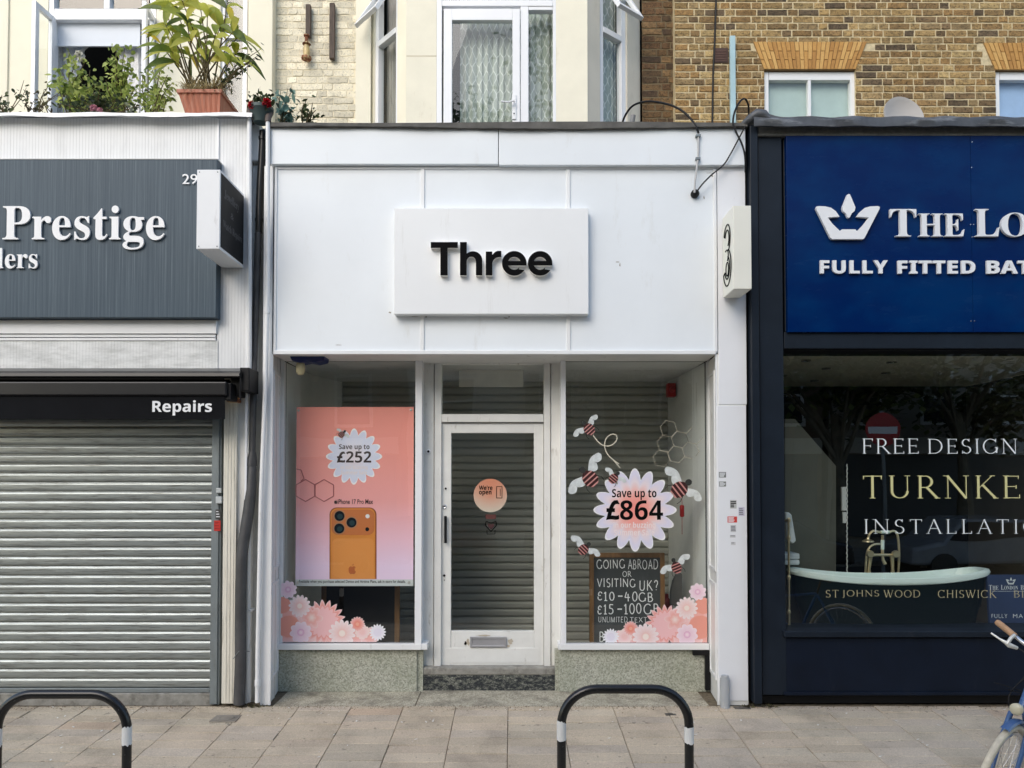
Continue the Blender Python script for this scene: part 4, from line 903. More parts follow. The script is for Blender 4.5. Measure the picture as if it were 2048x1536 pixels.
for u, v in ((591.5 + 5, 1164.5), (818, 1165)): mb.lathe([(.012, 0), (.012, .004), (.006, .006)], (0, -1, 0), P(u, v, PY - .001), 12)
obj('sucker', mb, M('clear_sucker', (.50, .50, .47), .2), Po, smooth=True)
# chalkboards standing on the display floor
def chalkboard(u0, v0, u1, v1, y, label, t):
    x0, x1, z0, z1 = rect(u0, v0, u1, v1, y); c = thing('chalkboard', label, 'sign', ((x0 + x1) / 2, y, z0), 'chalkboards behind the shop windows')
    mb = MB(); frame_px(mb, u0, v0, u1, v1, y, y + .03, t); obj('frame', mb, brownwood, c, bevel=.003)
    mb = MB(); mb.bp(u0 + t - 1, v0 + t - 1, u1 - t + 1, v1 - t + 1, y + .012, y + .02)
    obj('board', mb, M('chalkboard_slate_' + str(u0), (.050, .055, .055) if u0 > 1000 else (.010, .010, .010), .75 if u0 > 1000 else .4, var=.2, vs=4, dirt=(.085, .09, .09) if u0 > 1000 else None, ds=3), c); return c
cb = chalkboard(1179, 1106, 1330, 1330, GY + .24, 'chalkboard with handwritten roaming prices behind the right window', 9)
chalk = M('chalk_writing', (.86, .87, .86), .9, var=.15, vs=80); cy = GY + .24 + .011
def ck(s, u0, v0, u1, v1): obj('chalk_line', fit_drawn(drawn(s, .115, .10, False, .14, .03), u0, v0, u1, v1, cy), chalk, cb)
ck('GOING', 1193, 1118, 1250, 1138); ck('ABROAD', 1256, 1118, 1316, 1139); ck('OR', 1245, 1142, 1263, 1154); ck('VISITING', 1194, 1156, 1271, 1175); ck('UK?', 1279, 1160, 1316, 1182)
ck('£10', 1195, 1183, 1229, 1202); ck('-', 1236, 1191, 1245, 1193.5); ck('40GB', 1249, 1183, 1306, 1204); ck('£15', 1195, 1208, 1227, 1229); ck('-', 1235, 1217, 1244, 1219.5); ck('100GB', 1248, 1206, 1318, 1229); ck('UNLIMITED', 1197, 1233, 1255, 1245); ck('TEXT', 1260, 1234, 1294, 1245); ck('B', 1199, 1263, 1208, 1284)
chalkboard(642, 1150, 799, 1330, GY + .42, 'blank black chalkboard low behind the poster in left window', 10)
# other things inside
x0, x1, z0, z1 = rect(918, 740, 1047, 774, DY + .35)
t = thing('hanging_sign', 'blank white board hung on two wires behind the transom glass', 'sign', ((x0 + x1) / 2, DY + .35, z0)); mb = MB(); mb.box(x0, x1, DY + .35, DY + .37, z0, z1); obj('board', mb, M('off_white_board', (.78, .75, .66), .6), t, bevel=.003)
for u in (927, 1038):
    mb = MB(); p = P(u, 741, DY + .355); mb.tube([p + Vector((0, .005, -.01)), (p.x, p.y + .005, zs + .002)], .003, 6); obj('wire', mb, ink, t)
mb = MB(); x0, x1, z0, z1 = rect(1336, 766, 1352, 793, 1.35); mb.box(x0, x1, 1.35, 1.45, z0, z1); mb.lathe([(.03, 0), (.026, .03), (.01, .04)], (0, -1, 0), ((x0 + x1) / 2, 1.35, (z0 + z1) / 2), 16); solo('fire_alarm_sounder', mb, redpl, 'small red alarm sounder high on the inner right wall', 'alarm', bevel=.006)
mb = MB(); p = P(1364, 1034, .75); q = P(1364, 1010, .75); mb.lathe([(.012, 0), (.02, .01), (.02, (q - p).length - .01), (.012, (q - p).length)], (0, 0, 1), p, 12); mb.tube([q, q + Vector((0, 0, .22))], .002, 5); mb.tube([p, p - Vector((0, 0, .16))], .0025, 5); solo('pull_cord', mb, redpl, 'red toggle on a hanging cord behind the right window', 'pull cord', smooth=True)
mb = MB(); p = P(1334, 1290, 1.2); mb.lathe([(.0, -.02), (.055, 0), (.058, .03), (.058, .38), (.05, .43), (.02, .46), (.018, .5)], (0, 0, 1), p, 18)
t = solo('fire_extinguisher', mb, M('dark_red_cylinder', (.22, .012, .012), .3), 'dark red extinguisher standing behind the right chalkboard', 'fire extinguisher', smooth=True)
mb = MB(); xs = [(1341, 1210), (1341, 1185), (1346, 1162), (1353, 1148), (1362, 1145), (1365, 1150), (1365, 1215)]
mb.prism([(P(u, v, .95).x, P(u, v, .95).z) for u, v in xs], .95, 1.0); solo('chair_back', mb, M('grey_upholstery', (.16, .16, .15), .8), 'curved grey chair back beside the right chalkboard', 'chair', bevel=.01)
# alarm box hung under the soffit
ay = .12; p = P(614, 717, ay)
t = thing('alarm_box', 'dark blue alarm box fixed under the soffit above left window', 'alarm', (p.x, ay, P(0, 727, ay).z))
mb = MB(); mb.prism([(P(u, v, ay).x, P(u, v, ay).z) for u, v in ((579, 712), (586, 708.5), (640, 708.5), (649, 712), (647, 721), (630, 725), (614, 722), (598, 725), (583, 721))], ay, ay + .17); obj('housing', mb, M('deep_blue_plastic', (.006, .016, .10), .35), t, bevel=.008)
mb = MB(); q = P(601, 726, ay + .06); mb.lathe([(.022, -.10), (.036, -.08), (.040, -.03), (.032, 0)], (0, 0, 1), q, 16); obj('lamp_lens', mb, M('yellowed_lens', (.55, .50, .30), .3), t, smooth=True)
# stickers on the right pillar
for i, (u0, v0, u1, v1, c, lb) in enumerate(((1438, 944, 1452, 955, (.16, .17, .16), 'grey printed sticker, upper of two on the white pillar'), (1438, 963, 1452, 973, (.18, .19, .18), 'grey printed sticker, lower of two on the white pillar'),
     (1460, 1000, 1473, 1017, (.52, .52, .50), 'torn pale sticker with black scribble on the pillar'), (1477, 1014, 1489, 1032, (.60, .58, .68), 'pale lilac sticker at the pillar edge'), (1455, 1033, 1474, 1045, (.62, .05, .04), 'red sticker on the white pillar'),
     (1461, 1050, 1472, 1064, (.58, .58, .58), 'faded grey text sticker under the red sticker'), (1460, 1070, 1471, 1075, (.55, .55, .55), 'thin faded grey sticker on the pillar'), (1462, 1084, 1471, 1090, (.60, .60, .60), 'lowest faded grey sticker on the pillar'))):
    x0, x1, z0, z1 = rect(u0, v0, u1, v1, -.0085); t = thing('pillar_sticker', lb, 'sticker', ((x0 + x1) / 2, -.009, z0), 'stickers on the white pillar')
    mb = MB(); mb.box(x0, x1, -.0095, -.0082, z0, z1); obj('backing', mb, flat('sticker_' + str(i), c), t)
    mb = MB(); q = random.Random(i)
    for k in range(4 if v1 - v0 > 8 else 2):
        a = z1 - (z1 - z0) * (.2 + .6 * k / 3.0); e = x0 + (x1 - x0) * q.uniform(.6, .95); mb.box(x0 + (x1 - x0) * .08, e, -.0100, -.0094, a - (z1 - z0) * .06, a + (z1 - z0) * .06)
    obj('print_line', mb, wink if sum(c) < 1 and i != 2 else ink if i == 2 else flat('sticker_grey_print', (.20, .20, .22)), t)
# cut-off plastic pipe and bracket at the pillar foot
mb = MB(); a = P(1450, 1406, -.05); b = P(1450, 1352, -.05); mb.tube([(a.x, -.05, -.01), (a.x, -.05, b.z - .02)], .038, 18); mb.tube([(a.x, -.05, b.z - .03), (a.x, -.05, b.z + .005)], .030, 18)
solo('pipe_stub', mb, M('grey_plastic_pipe', (.40, .42, .44), .45, var=.08, dirt=(.55, .52, .45), ds=14, dth=(.55, .6)), 'short grey plastic pipe stub at the foot of the white pillar', 'pipe', smooth=True)
mb = MB(); mb.bp(1386, 1302, 1421, 1311, GY - .04, GY - .002); mb.bp(1411, 1311, 1421, 1381, GY - .038, GY - .002); solo('bracket', mb, blackplastic, 'black L shaped conduit at the right end of the granite', 'conduit', bevel=.004)

# ------------------------------------------------------------------ the jeweller's shop on the left
LU = -260                                     # continue a little beyond the frame
J = thing('jewellery_shop', 'jewellery shop with ribbed white cladding and a closed steel shutter', 'shop', P(215, 1405, 0))
JY = -.02
mb = MB(); mb.bp(LU, 236, 435.5, 330, JY, .2); obj('upper_cladding', mb, ribbed, J)
mb = MB(); mb.bp(436, 237, 495, 738, JY + .006, .2); obj('side_cladding', mb, ribbed, J)
mb = MB(); mb.bp(434, 237, 437.5, 318, JY - .006, JY + .01); mb.bp(492, 238, 496, 1000, JY - .006, JY + .01); obj('cover_strip', mb, upvc, J)
mb = MB(); x0, x1, z0, z1 = rect(LU, 225, 504, 233, -.10); n = 50; rr = random.Random(9)
top = [(x0 + (x1 - x0) * i / n, z1 + .004 * math.sin(i * .7)) for i in range(n + 1)]; bot = [(x0 + (x1 - x0) * i / n, z0 + .006 * math.sin(i * .45) + rr.uniform(-.003, .003)) for i in range(n + 1)]
mb.add([(x, -.10, z) for x, z in top] + [(x, -.105, z) for x, z in bot] + [(x, .3, z) for x, z in top], [(i, i + 1, n + 2 + i, n + 1 + i) for i in range(n)] + [(2 * n + 2 + i, 2 * n + 3 + i, i + 1, i) for i in range(n)])
obj('coping_flashing', mb, white2, J, smooth=True)
mb = MB(); mb.box(x0, P(505, 240, 0).x, JY + .01, 2.0, P(0, 240, JY).z, z0 + .005); obj('flat_roof', mb, felt, J)
mb = MB(); mb.bp(LU, 330, 435.5, 641, JY + .02, .2); obj('backing', mb, white2, J)
mb = MB(); mb.bp(LU, 640, 432.5, 667, -.035, .02); mb.bp(LU, 668, 431, 674, -.020, .02); mb.bp(LU, 676, 431, 681, -.028, .02); obj('moulding', mb, white2, J, bevel=.003)
mb = MB(); mb.bp(LU, 681.5, 435.5, 745, JY, .2); obj('lower_cladding', mb, grimy, J)
mb = MB(); mb.bp(446, 738, 471.5, 1407, -.015, .2); obj('pilaster', mb, oldrib, J)
for u in (452, 458.5, 465):
    m_ = MB(); m_.bp(u, 800, u + 2.2, 1405, -.019, -.012); obj('fillet', m_, oldrib, J)
mb = MB(); mb.bp(471.8, 740, 497, 1407, .02, .2); obj('wall_strip', mb, oldwhite, J)
z1 = P(0, 836, .06).z; z0 = P(0, 1396, .06).z; x0 = P(LU, 1000, .06).x; x1 = P(423, 1100, .06).x
mb, zl = shutter_mb(x0, x1, z0 + .02, z1, .06, .0772, .0085); sh = obj('roller_shutter', mb, galv, J, smooth=True)
mb = MB(); mb.box(x0, x1, .045, .075, zl - .03, zl + .004); obj('bottom_rail', mb, galv2, sh, bevel=.004)
mb = MB(); mb.box(x0, x1 + .04, .03, .3, -.02, zl - .032); obj('shutter_kerb', mb, conc, J, bevel=.01)
mb = MB(); mb.bp(421.5, 838, 436, 1409, .005, .12); obj('guide_rail', mb, galv2, J, bevel=.003)
m_ = MB(); m_.bp(436.3, 838, 441, 1409, .02, .12); obj('guide_rail', m_, galv2, J)
# lock box and stickers on the rail
mb = MB(); mb.bp(431, 993, 443, 1007, -.02, .01); mb.bp(432, 976, 442, 986, -.012, .01); solo('shutter_lock', mb, M('pale_grey_lock', (.50, .53, .53), .5), 'pale grey lock block on the shutter guide rail', 'lock', bevel=.004)
for u0, v0, u1, v1, c, lb in ((431, 1019, 441, 1038, (.05, .05, .05), 'black and white label on the shutter guide rail'), (428, 1041, 441, 1062, (.50, .025, .02), 'red label on the shutter guide rail')):
    x0, x1, z0, z1 = rect(u0, v0, u1, v1, .002); t = thing('rail_label', lb, 'label', ((x0 + x1) / 2, .002, z0), 'labels on the shutter rail'); mb = MB(); mb.box(x0, x1, .002, .0045, z0, z1); obj('backing', mb, flat(lb[:9], c), t)
    mb = MB()
    for k in range(3): mb.box(x0 + .005, x1 - .005 - .006 * k, .001, .0025, z0 + (z1 - z0) * (.2 + .27 * k), z0 + (z1 - z0) * (.28 + .27 * k))
    obj('print_line', mb, wink if c[0] < .1 else flat('dark_red_line', (.25, .01, .01)), t)
# the sign
SYF = -.115
x0, x1, z0, z1 = rect(LU, 319, 433, 635, SYF)
t = thing('fascia_sign', 'slate grey sign with white serif letters reading Prestige', 'sign', ((x0 + x1) / 2, SYF, z0))
g = G('streaked_slate_panel'); n1 = g.noise(g.pos((11, 1, .10)), 7, 8, .8); n2 = g.noise(g.pos((1, 1, 1)), 1.1, 4)
f = g.ramp(n1, [(.40, 0), (.56, .35), (.68, 1)]); c = g.mix(f, (.034, .058, .082), (.115, .155, .185)); c = g.mix(g.ramp(n2, [(.35, .0), (.7, .25)]), c, (.075, .112, .145)); g.base(c); g.rm(.5); g.b.inputs['Specular IOR Level'].default_value = .3
mb = MB(); mb.box(x0, x1, SYF, -.018, z0, z1); obj('sign_box', mb, g.m, t, bevel=.004)
mb = MB(); mb.box(x0, x1 + .004, SYF - .004, JY, z1, z1 + .006); obj('top_trim', mb, M('grey_white_trim', (.5, .52, .52), .5), t)
def raised(body, rc, yf, dep, parent, mat=wink, ret=None, spacing=1.0, name='lettering', offset=0):
    m_ = fit(text_mb(body, offset, .03, spacing), *rc, yf, dep); return obj(name, m_, mat, parent)
raised(bs('Prestige'), (5, 411, 329, 499), SYF - .021, .015, t); raised(bs('llers'), (-22, 496, 75, 537), SYF - .019, .013, t)
raised('29', (364.5, 348, 394.5, 368), SYF - .012, .010, t)
# projecting sign
T3, x0, x1, z0, z1 = proj_box('projecting_sign', 'white projecting box sign with black side panel above the awning', 0, 0, 339, 498, 393, 440, -.53, M('white_sign_casing', (.76, .78, .80), .4, var=.03, dirt=(.45, .44, .42), ds=8, dth=(.66, .8)))
mb = MB(); mb.box(x1 - .004, x1 + .004, -.515, -.05, z0 + .022, z1 - .022); pnl = obj('side_panel', mb, M('black_sign_panel', (.011, .011, .012), .5, dirt=(.03, .03, .03), ds=6, dth=(.5, .9), spec=.15), T3)
fadew = flat('faded_lettering', (.11, .11, .115), .6)
def side_text(body, y0, y1, za, zb, x):
    m_ = text_mb(bs(body), -.006); xs = [p.x for p in m_.v]; ys = [p.y for p in m_.v]
    for p in m_.v:
        p.x, p.y, p.z = x + .0055, y0 + (p.x - min(xs)) / (max(xs) - min(xs)) * (y1 - y0), za + (p.y - min(ys)) / (max(ys) - min(ys)) * (zb - za)
    obj('lettering', m_, fadew, T3)
H = z1 - z0
side_text('Jewellery', -.46, -.16, z0 + .66 * H, z0 + .80 * H, x1); side_text('&', -.33, -.27, z0 + .50 * H, z0 + .58 * H, x1); side_text('Watch Repairs', -.48, -.09, z0 + .28 * H, z0 + .40 * H, x1)
mb = MB(); mb.box(x0 + .04, x1 - .01, -.04, 0, z0 + .05, z0 + .09); mb.box(x0 + .04, x1 - .01, -.04, 0, z1 - .09, z1 - .05); obj('bracket', mb, galv2, T3)
mb = MB()
for a in (z0 + .02, z1 - .02):
    for b in (x0 + .02, x1 - .02): mb.lathe([(.005, 0), (.004, .003)], (0, -1, 0), (b, -.531, a), 8)
obj('screw', mb, galv2, T3)
# awning, wound in
AY = -.26
x0, x1, z0, z1 = rect(LU, 738, 478, 790, AY); A = thing('awning', 'rolled black awning with a valance reading Repairs above the shutter', 'awning', ((x0 + x1) / 2, AY, z0))
mb = MB(); pr_ = [(-.02, P(0, 736, -.03).z), (-.20, P(0, 742, -.20).z), (-.235, P(0, 746, -.235).z), (-.24, P(0, 753, -.24).z), (-.215, P(0, 756, -.215).z), (-.02, P(0, 745, -.03).z - .03)]
xe = P(481, 745, -.22).x; mb.add([(x0, a, b) for a, b in pr_] + [(xe, a, b) for a, b in pr_], [(i, (i + 1) % 6, 6 + (i + 1) % 6, 6 + i) for i in range(6)] + [tuple(range(6, 12))]); obj('hood', mb, awn_alu, A, bevel=.004)
mb = MB(); zr = P(0, 772, -.15).z; mb.tube([(x0, -.12, zr), (P(455, 770, -.15).x, -.12, zr)], .055, 20); obj('fabric_roll', mb, awn_fab, A, smooth=True)
mb = MB(); xf = P(453, 775, -.27).x; za, zb = P(0, 763, -.27).z, P(0, 791, -.27).z
mb.prism([(0, 0)] * 0 or [(x0, zb), (xf, zb), (xf, za), (x0, za)], -.27, -.20); fb = obj('front_bar', mb, awn_alu, A, bevel=.012)
mb = MB(); x0v, x1v, z0v, z1v = rect(LU, 790, 449.5, 838, -.255); n = 80
vs = []
for i in range(n + 1):
    x = x0v + (x1v - x0v) * i / n
    for k in range(4): vs.append((x, -.25 + .004 * math.sin(x * 5.1) * k / 3 + .002 * math.sin(x * 13) * k / 3, z1v + .004 + (z0v - z1v - .004) * k / 3))
mb.add(vs, [(4 * i + k, 4 * i + 4 + k, 4 * i + 5 + k, 4 * i + 1 + k) for i in range(n) for k in range(3)]); va = obj('valance', mb, awn_fab, A, smooth=True)
tx(bsans('Repairs'), 304.5, 800.5, 424, 831, -.2585, wink, A, offset=.006)
mb = MB(); mb.bp(479, 735, 498.5, 782, -.20, .02); mb.bp(462, 752, 480, 792, -.15, .02); mb.bp(447, 766, 462, 800, -.24, -.10); obj('end_bracket', mb, blackplastic, A, bevel=.006)
mb = MB(); mb.bp(453, 792, 472, 803, -.10, .02); obj('rusty_bracket', mb, rust, A, bevel=.003)
mb = MB(); a = P(482, 740, -.22); mb.tube([a, P(481, 770, -.22), P(480.5, 800, -.22)], .007, 8); obj('strap', mb, blackplastic, A, smooth=True)

# ------------------------------------------------------------------ downpipes between the two shops
mb = MB(); mb.bp(496, 257, 545, 1407, .13, .25); solo('party_strip', mb, M('grey_painted_strip', (.55, .55, .52), .7, var=.08, dirt=(.35, .33, .28), ds=6), 'narrow grey strip of wall behind the downpipes', 'wall')
mb = MB(); mb.bp(503.5, 248, 519, 321, .05, .128); mb.bp(503.5, 331, 516, 800, .10, .1295); solo('boxing', mb, white, 'short white boxed board behind the black pipe', 'board', bevel=.003)
def pl_tube(pts, r, **k): return MB().tube([P(*p) for p in pts], r, 14, **k)
t = thing('cast_iron_downpipe', 'peeling black iron pipe at the top between the two white shops', 'downpipe', P(515, 468, .04))
pts = smooth([(526, 262, .06), (524.5, 300, .06), (521, 360, .05), (519, 410, .05), (517.5, 466, .05)], 4); obj('pipe', pl_tube(pts, .029), iron, t, smooth=True)
mb = MB()
for v, u in ((277, 525.2), (440, 518.2)): obj('collar', MB().tube([P(u, v - 3, .056), P(u, v + 3, .056)], .033, 14), iron, t, smooth=True)
t = thing('grey_downpipe', 'bent dark grey pipe running down between the shops to the pavement', 'downpipe', P(478, 1408, .02))
pts = smooth([(516, 468, .05), (516, 480, .04), (513, 580, .04), (509, 700, .03), (506, 820, .02), (504, 922, .02), (500, 1000, .0), (488, 1080, -.02), (483, 1130, -.03), (481, 1250, -.03), (481, 1330, -.03), (478, 1408, -.03)], 5)
nn = len(pts); rs_ = [.012 if i == 0 else .026 if pts[i][1] < 930 else .036 + .007 * min(1, max(0, (pts[i][1] - 930) / 60)) for i in range(nn)]
obj('pipe', MB().tube([P(*p) for p in pts], .03, 14, sx=1.15, rs=[r_ * 1.0 for r_ in rs_]), grey_pipe, t, smooth=True)
mb = MB(); mb.tube([P(505, 903, .02), P(504, 922, .02), P(503.5, 932, .02)], .04, 14, rs=[.028, .042, .042]); obj('socket', mb, grey_pipe, t, smooth=True)
mb = MB(); mb.tube([P(466, 1318, -.07), P(478, 1302, -.075), P(490, 1302, -.05), P(500, 1303, .05)], .003, 6); obj('tie_wire', mb, galv2, t)
t = thing('white_downpipe', 'straight white pipe on the edge of the jewellery shop cladding', 'downpipe', P(497, 1405, -.02))
obj('pipe', pl_tube([(499, 226, -.05), (499, 700, -.03), (498.5, 800, .04), (497, 1100, .05), (497, 1404, .05)], .019), white2, t, smooth=True)
mb = MB(); mb.tube([P(499, 232, -.05), P(499.5, 222, -.04), P(503, 216, .02)], .026, 12); obj('elbow', mb, M('brown_pipe_elbow', (.09, .07, .06), .6), t, smooth=True)
mb = MB(); mb.bp(491, 1219, 503, 1223, .022, .1); obj('clip', mb, white2, t)
t = thing('white_downpipe', 'leaning white pipe beside the left pillar of the phone shop', 'downpipe', P(515, 1405, -.02))
obj('pipe', pl_tube([(536, 238, -.075), (535, 600, -.06), (531, 760, -.05), (522, 1000, -.04), (515.5, 1300, -.04), (514.5, 1405, -.04)], .018), white2, t, smooth=True)
mb = MB(); mb.tube([P(536, 245, -.075), P(536.5, 234, -.065), P(541, 226, .0)], .026, 12); obj('elbow', mb, bpy.data.materials['brown_pipe_elbow'], t, smooth=True)
mb = MB()
for v, u in ((621, 534.6), (1366, 515)): obj('collar', MB().tube([P(u, v - 6, -.058 if v < 900 else -.04), P(u, v + 6, -.058 if v < 900 else -.04)], .023, 14), white2, t, smooth=True)

# ------------------------------------------------------------------ the bathroom shop on the right
BU = 2330; BY = -.03
Bt = thing('bathroom_shop', 'navy painted bathroom shop with a wide display window', 'shop', P(1800, 1405, 0))
mb = MB(); mb.bp(1496, 258, 1504, 1400, .02, .3); obj('gap_strip', mb, blackplastic, Bt)
mb = MB(); mb.bp(1504.5, 250, 1520, 1408, BY - .05, .3); obj('edge_strip', mb, navy2, Bt, bevel=.004)
mb = MB(); mb.bp(1520.5, 255, 1568, 1390, BY, .3); obj('pilaster', mb, navy2, Bt, bevel=.004)
mb = MB(); mb.bp(1568.5, 255, BU, 270, BY + .005, .3); mb.bp(1568.5, 270.5, BU, 664, BY + .02, .3); mb.bp(1568.5, 664.5, BU, 697, BY + .002, .3); obj('fascia_frame', mb, navy2, Bt, bevel=.004)
GB = .10
mb = MB(); mb.bp(1568.5, 697.5, BU, 700, BY + .03, .3); obj('shadow_gap', mb, blackplastic, Bt); mb = MB(); mb.bp(1520.5, 1391, BU, 1406, .03, .3); obj('plinth', mb, blackplastic, Bt)
mb = MB(); mb.bp(1568.5, 1263, BU, 1275, BY - .035, .3); obj('window_sill', mb, navy2, Bt, bevel=.005)
mb = MB(); mb.bp(1568.5, 1276, BU, 1384, BY + .004, .3); mb.bp(1568.5, 1384.5, BU, 1391, BY - .012, .3); obj('stall_riser', mb, navy, Bt, bevel=.003)
wb = obj('shop_window', pane(1567, 699, BU, 1263, GB), bathglass, Bt)
mb = MB(); mb.bp(1563, 699, 1567.5, 1263, GB - .04, GB + .06); obj('window_frame', mb, navy, wb)
# lead coping, folded over the parapet edge, with a lump at the corner
mb = MB(); x0, x1, za, zb = *rect(1506, 230, BU, 252, -.12)[:2], P(0, 252, -.14).z, P(0, 232, -.11).z; n = 70; rr = random.Random(4); L = []
for i in range(n + 1):
    x = x0 + (x1 - x0) * i / n; k = .03 * math.exp(-((i - 1.5) / 2.2) ** 2); w_ = .006 * math.sin(i * .8) + rr.uniform(-.002, .002)
    L.append([(x, .25, zb + .03 + k), (x, -.10, zb + k + w_), (x, -.135, zb - .02 + w_), (x, -.145 - .01 * math.sin(i * .5), (za + zb) / 2), (x, -.14, za + w_ * .6), (x, -.13, za - .003 + w_ * .6)])
mb.add([p for r_ in L for p in r_], [(6 * i + k, 6 * i + 6 + k, 6 * i + 7 + k, 6 * i + 1 + k) for i in range(n) for k in range(5)]); cp = obj('lead_coping', mb, lead, Bt, smooth=True)
mb = MB(); c = P(1513, 238, -.09); rr = random.Random(6)
mb.tube([c + Vector((-.10, .04, -.03)), c + Vector((-.05, .0, .005)), c + Vector((0, -.02, .03)), c + Vector((.05, -.03, .02)), c + Vector((.10, -.035, -.02))], .04, 10, rs=[.025, .034, .045, .04, .02]); obj('lead_fold', mb, lead, cp, smooth=True)
mb = MB(); mb.box(x0, x1, -.06, 2.3, za - .04, za + .03); obj('flat_roof', mb, felt, Bt)
# the interior of the shop
CE = P(0, 697, GB).z
mb = MB(); xl = P(1567, 1000, GB).x; xr = P(BU, 1000, GB).x
mb.quad((xl - .1, GB + .08, CE + .02), (xr, GB + .08, CE + .02), (xr, 5.2, CE + .02), (xl - .1, 5.2, CE + .02)); obj('ceiling', mb, M('shop_ceiling', (.66, .62, .50), .9, var=.05), Bt)
fl = P(0, 1270, GB).z
mb = MB(); mb.box(xl - .1, xr, GB + .08, 5.2, fl - .40, fl - .36); obj('interior_floor', mb, M('dark_tiled_floor', (.06, .055, .05), .35), Bt)
mb = MB(); yb = 2.1
mb.quad((xl - .02, GB + .08, fl - .4), (xl + .0, yb, fl - .4), (xl, yb, CE), (xl - .02, GB + .08, CE)); mb.quad((xl - .1, 5.2, 0), (xr, 5.2, 0), (xr, 5.2, CE + .1), (xl - .1, 5.2, CE + .1)); mb.quad((xr, GB + .1, 0), (xr, 5.2, 0), (xr, 5.2, CE), (xr, GB + .1, CE)); mb.quad((xl, yb, 0), (xl + .2, 5.2, 0), (xl + .2, 5.2, CE), (xl, yb, CE))
obj('interior_wall', mb, M('dark_shop_wall', (.085, .075, .06), .8), Bt)
for u in range(3):
    pass
mb = MB()
for (x, y_) in ((2.75, .8), (3.15, 1.3), (3.6, .9), (2.9, 1.8), (3.4, 2.2), (3.9, 1.6)): mb.lathe([(.045, 0), (.045, -.012), (.03, -.014), (.028, -.004)], (0, 0, 1), (x, y_, CE + .018), 14)
obj('spotlight', mb, chrome, Bt, smooth=True)
mb = MB(); x0, x1, z0, z1 = rect(1570, 840, 1672, 1262, .62); pl_ = [P(1570, 838, .6), P(1590, 838, .6), P(1672, 932, .9), P(1672, 1262, .9), P(1570, 1262, .6)]
mb.add([tuple(p) for p in pl_] + [(p.x, p.y + .03, p.z) for p in pl_], [(0, 1, 2, 3, 4), (5, 6, 7, 8, 9)] + [(i, (i + 1) % 5, 5 + (i + 1) % 5, 5 + i) for i in range(5)])
solo('display_screen', mb, M('grey_display_wall', (.12, .12, .095), .7, var=.1), 'sloped grey display panel at the left inside the bathroom window', 'panel')
# sign of the bathroom shop
QY = -.055
x0, x1, z0, z1 = rect(1574, 268, BU, 664, QY); t = thing('fascia_sign', 'large royal blue sign with white crown and lettering', 'sign', ((x0 + x1) / 2, QY, z0))
g = G('royal_blue_panel'); n1 = g.noise(g.pos((1, 1, 1.6)), 1.6, 6, .6); g.b.inputs['Specular IOR Level'].default_value = .09; g.base(g.mix(g.ramp(n1, [(.42, 0), (.62, 1)]), (.0002, .015, .090), (.0004, .027, .115))); n2 = g.noise(g.pos((1, 1, 3)), 3, 8, .7); g.rm(g.ramp(n2, [(.3, .10), (.7, .34)]))
xm = P(1943, 450, QY).x
mb = MB(); mb.box(x0, xm - .0008, QY, -.012, z0, z1); mb.box(xm + .0008, x1, QY - .001, -.012, z0, z1); obj('sign_panel', mb, g.m, t, bevel=.002)
mb = MB()
for u, v in ((1944, 284), (1943, 335), (1941, 449), (1947, 449), (1944, 474), (1942, 642), (1949, 642), (1935, 268), (1981, 267)): mb.lathe([(.0055, 0), (.004, .003)], (0, -1, 0), P(u, v, QY - .001), 8)
obj('screw', mb, chrome, t, smooth=True)
k8 = lambda pts: [(1400 + a * .3255, 220 + b * .3255) for a, b in pts]
crown = [[(713, 605), (717, 592), (735, 590), (770, 592), (805, 600), (835, 622), (858, 655), (785, 660), (815, 700), (862, 745), (872, 733), (955, 733), (965, 745), (1005, 705), (1038, 660), (962, 655), (985, 625), (1012, 602), (1045, 592), (1090, 590), (1105, 595), (1103, 608), (1012, 785), (1003, 793), (812, 793), (802, 785)],
         [(915, 516), (922, 518), (955, 597), (950, 620), (932, 635), (922, 658), (915, 663), (907, 658), (898, 635), (880, 622), (874, 600), (905, 520)]]
obj('emblem', px_poly([k8(c) for c in crown], QY - .034, .026), wink, t)
raised(bs('T'), (1781, 418, 1833, 472.5), QY - .034, .026, t, offset=-.004); raised(bs('HE'), (1838, 427, 1929, 472.5), QY - .034, .026, t, offset=-.004)
raised(bs('L'), (1951, 418, 1999, 472.5), QY - .034, .026, t, offset=-.004); raised(bs('O'), (2003, 425, 2058, 473), QY - .034, .026, t, offset=-.006)
raised(bsans('FULLY'), (1640.5, 520.5, 1776, 547), QY - .026, .018, t, offset=.012, spacing=1.08); raised(bsans('FITTED'), (1796, 521, 1951, 547), QY - .026, .018, t, offset=.012, spacing=1.08); raised(bsans('BAT'), (1974, 521, 2063, 547), QY - .026, .018, t, offset=.012, spacing=1.05)
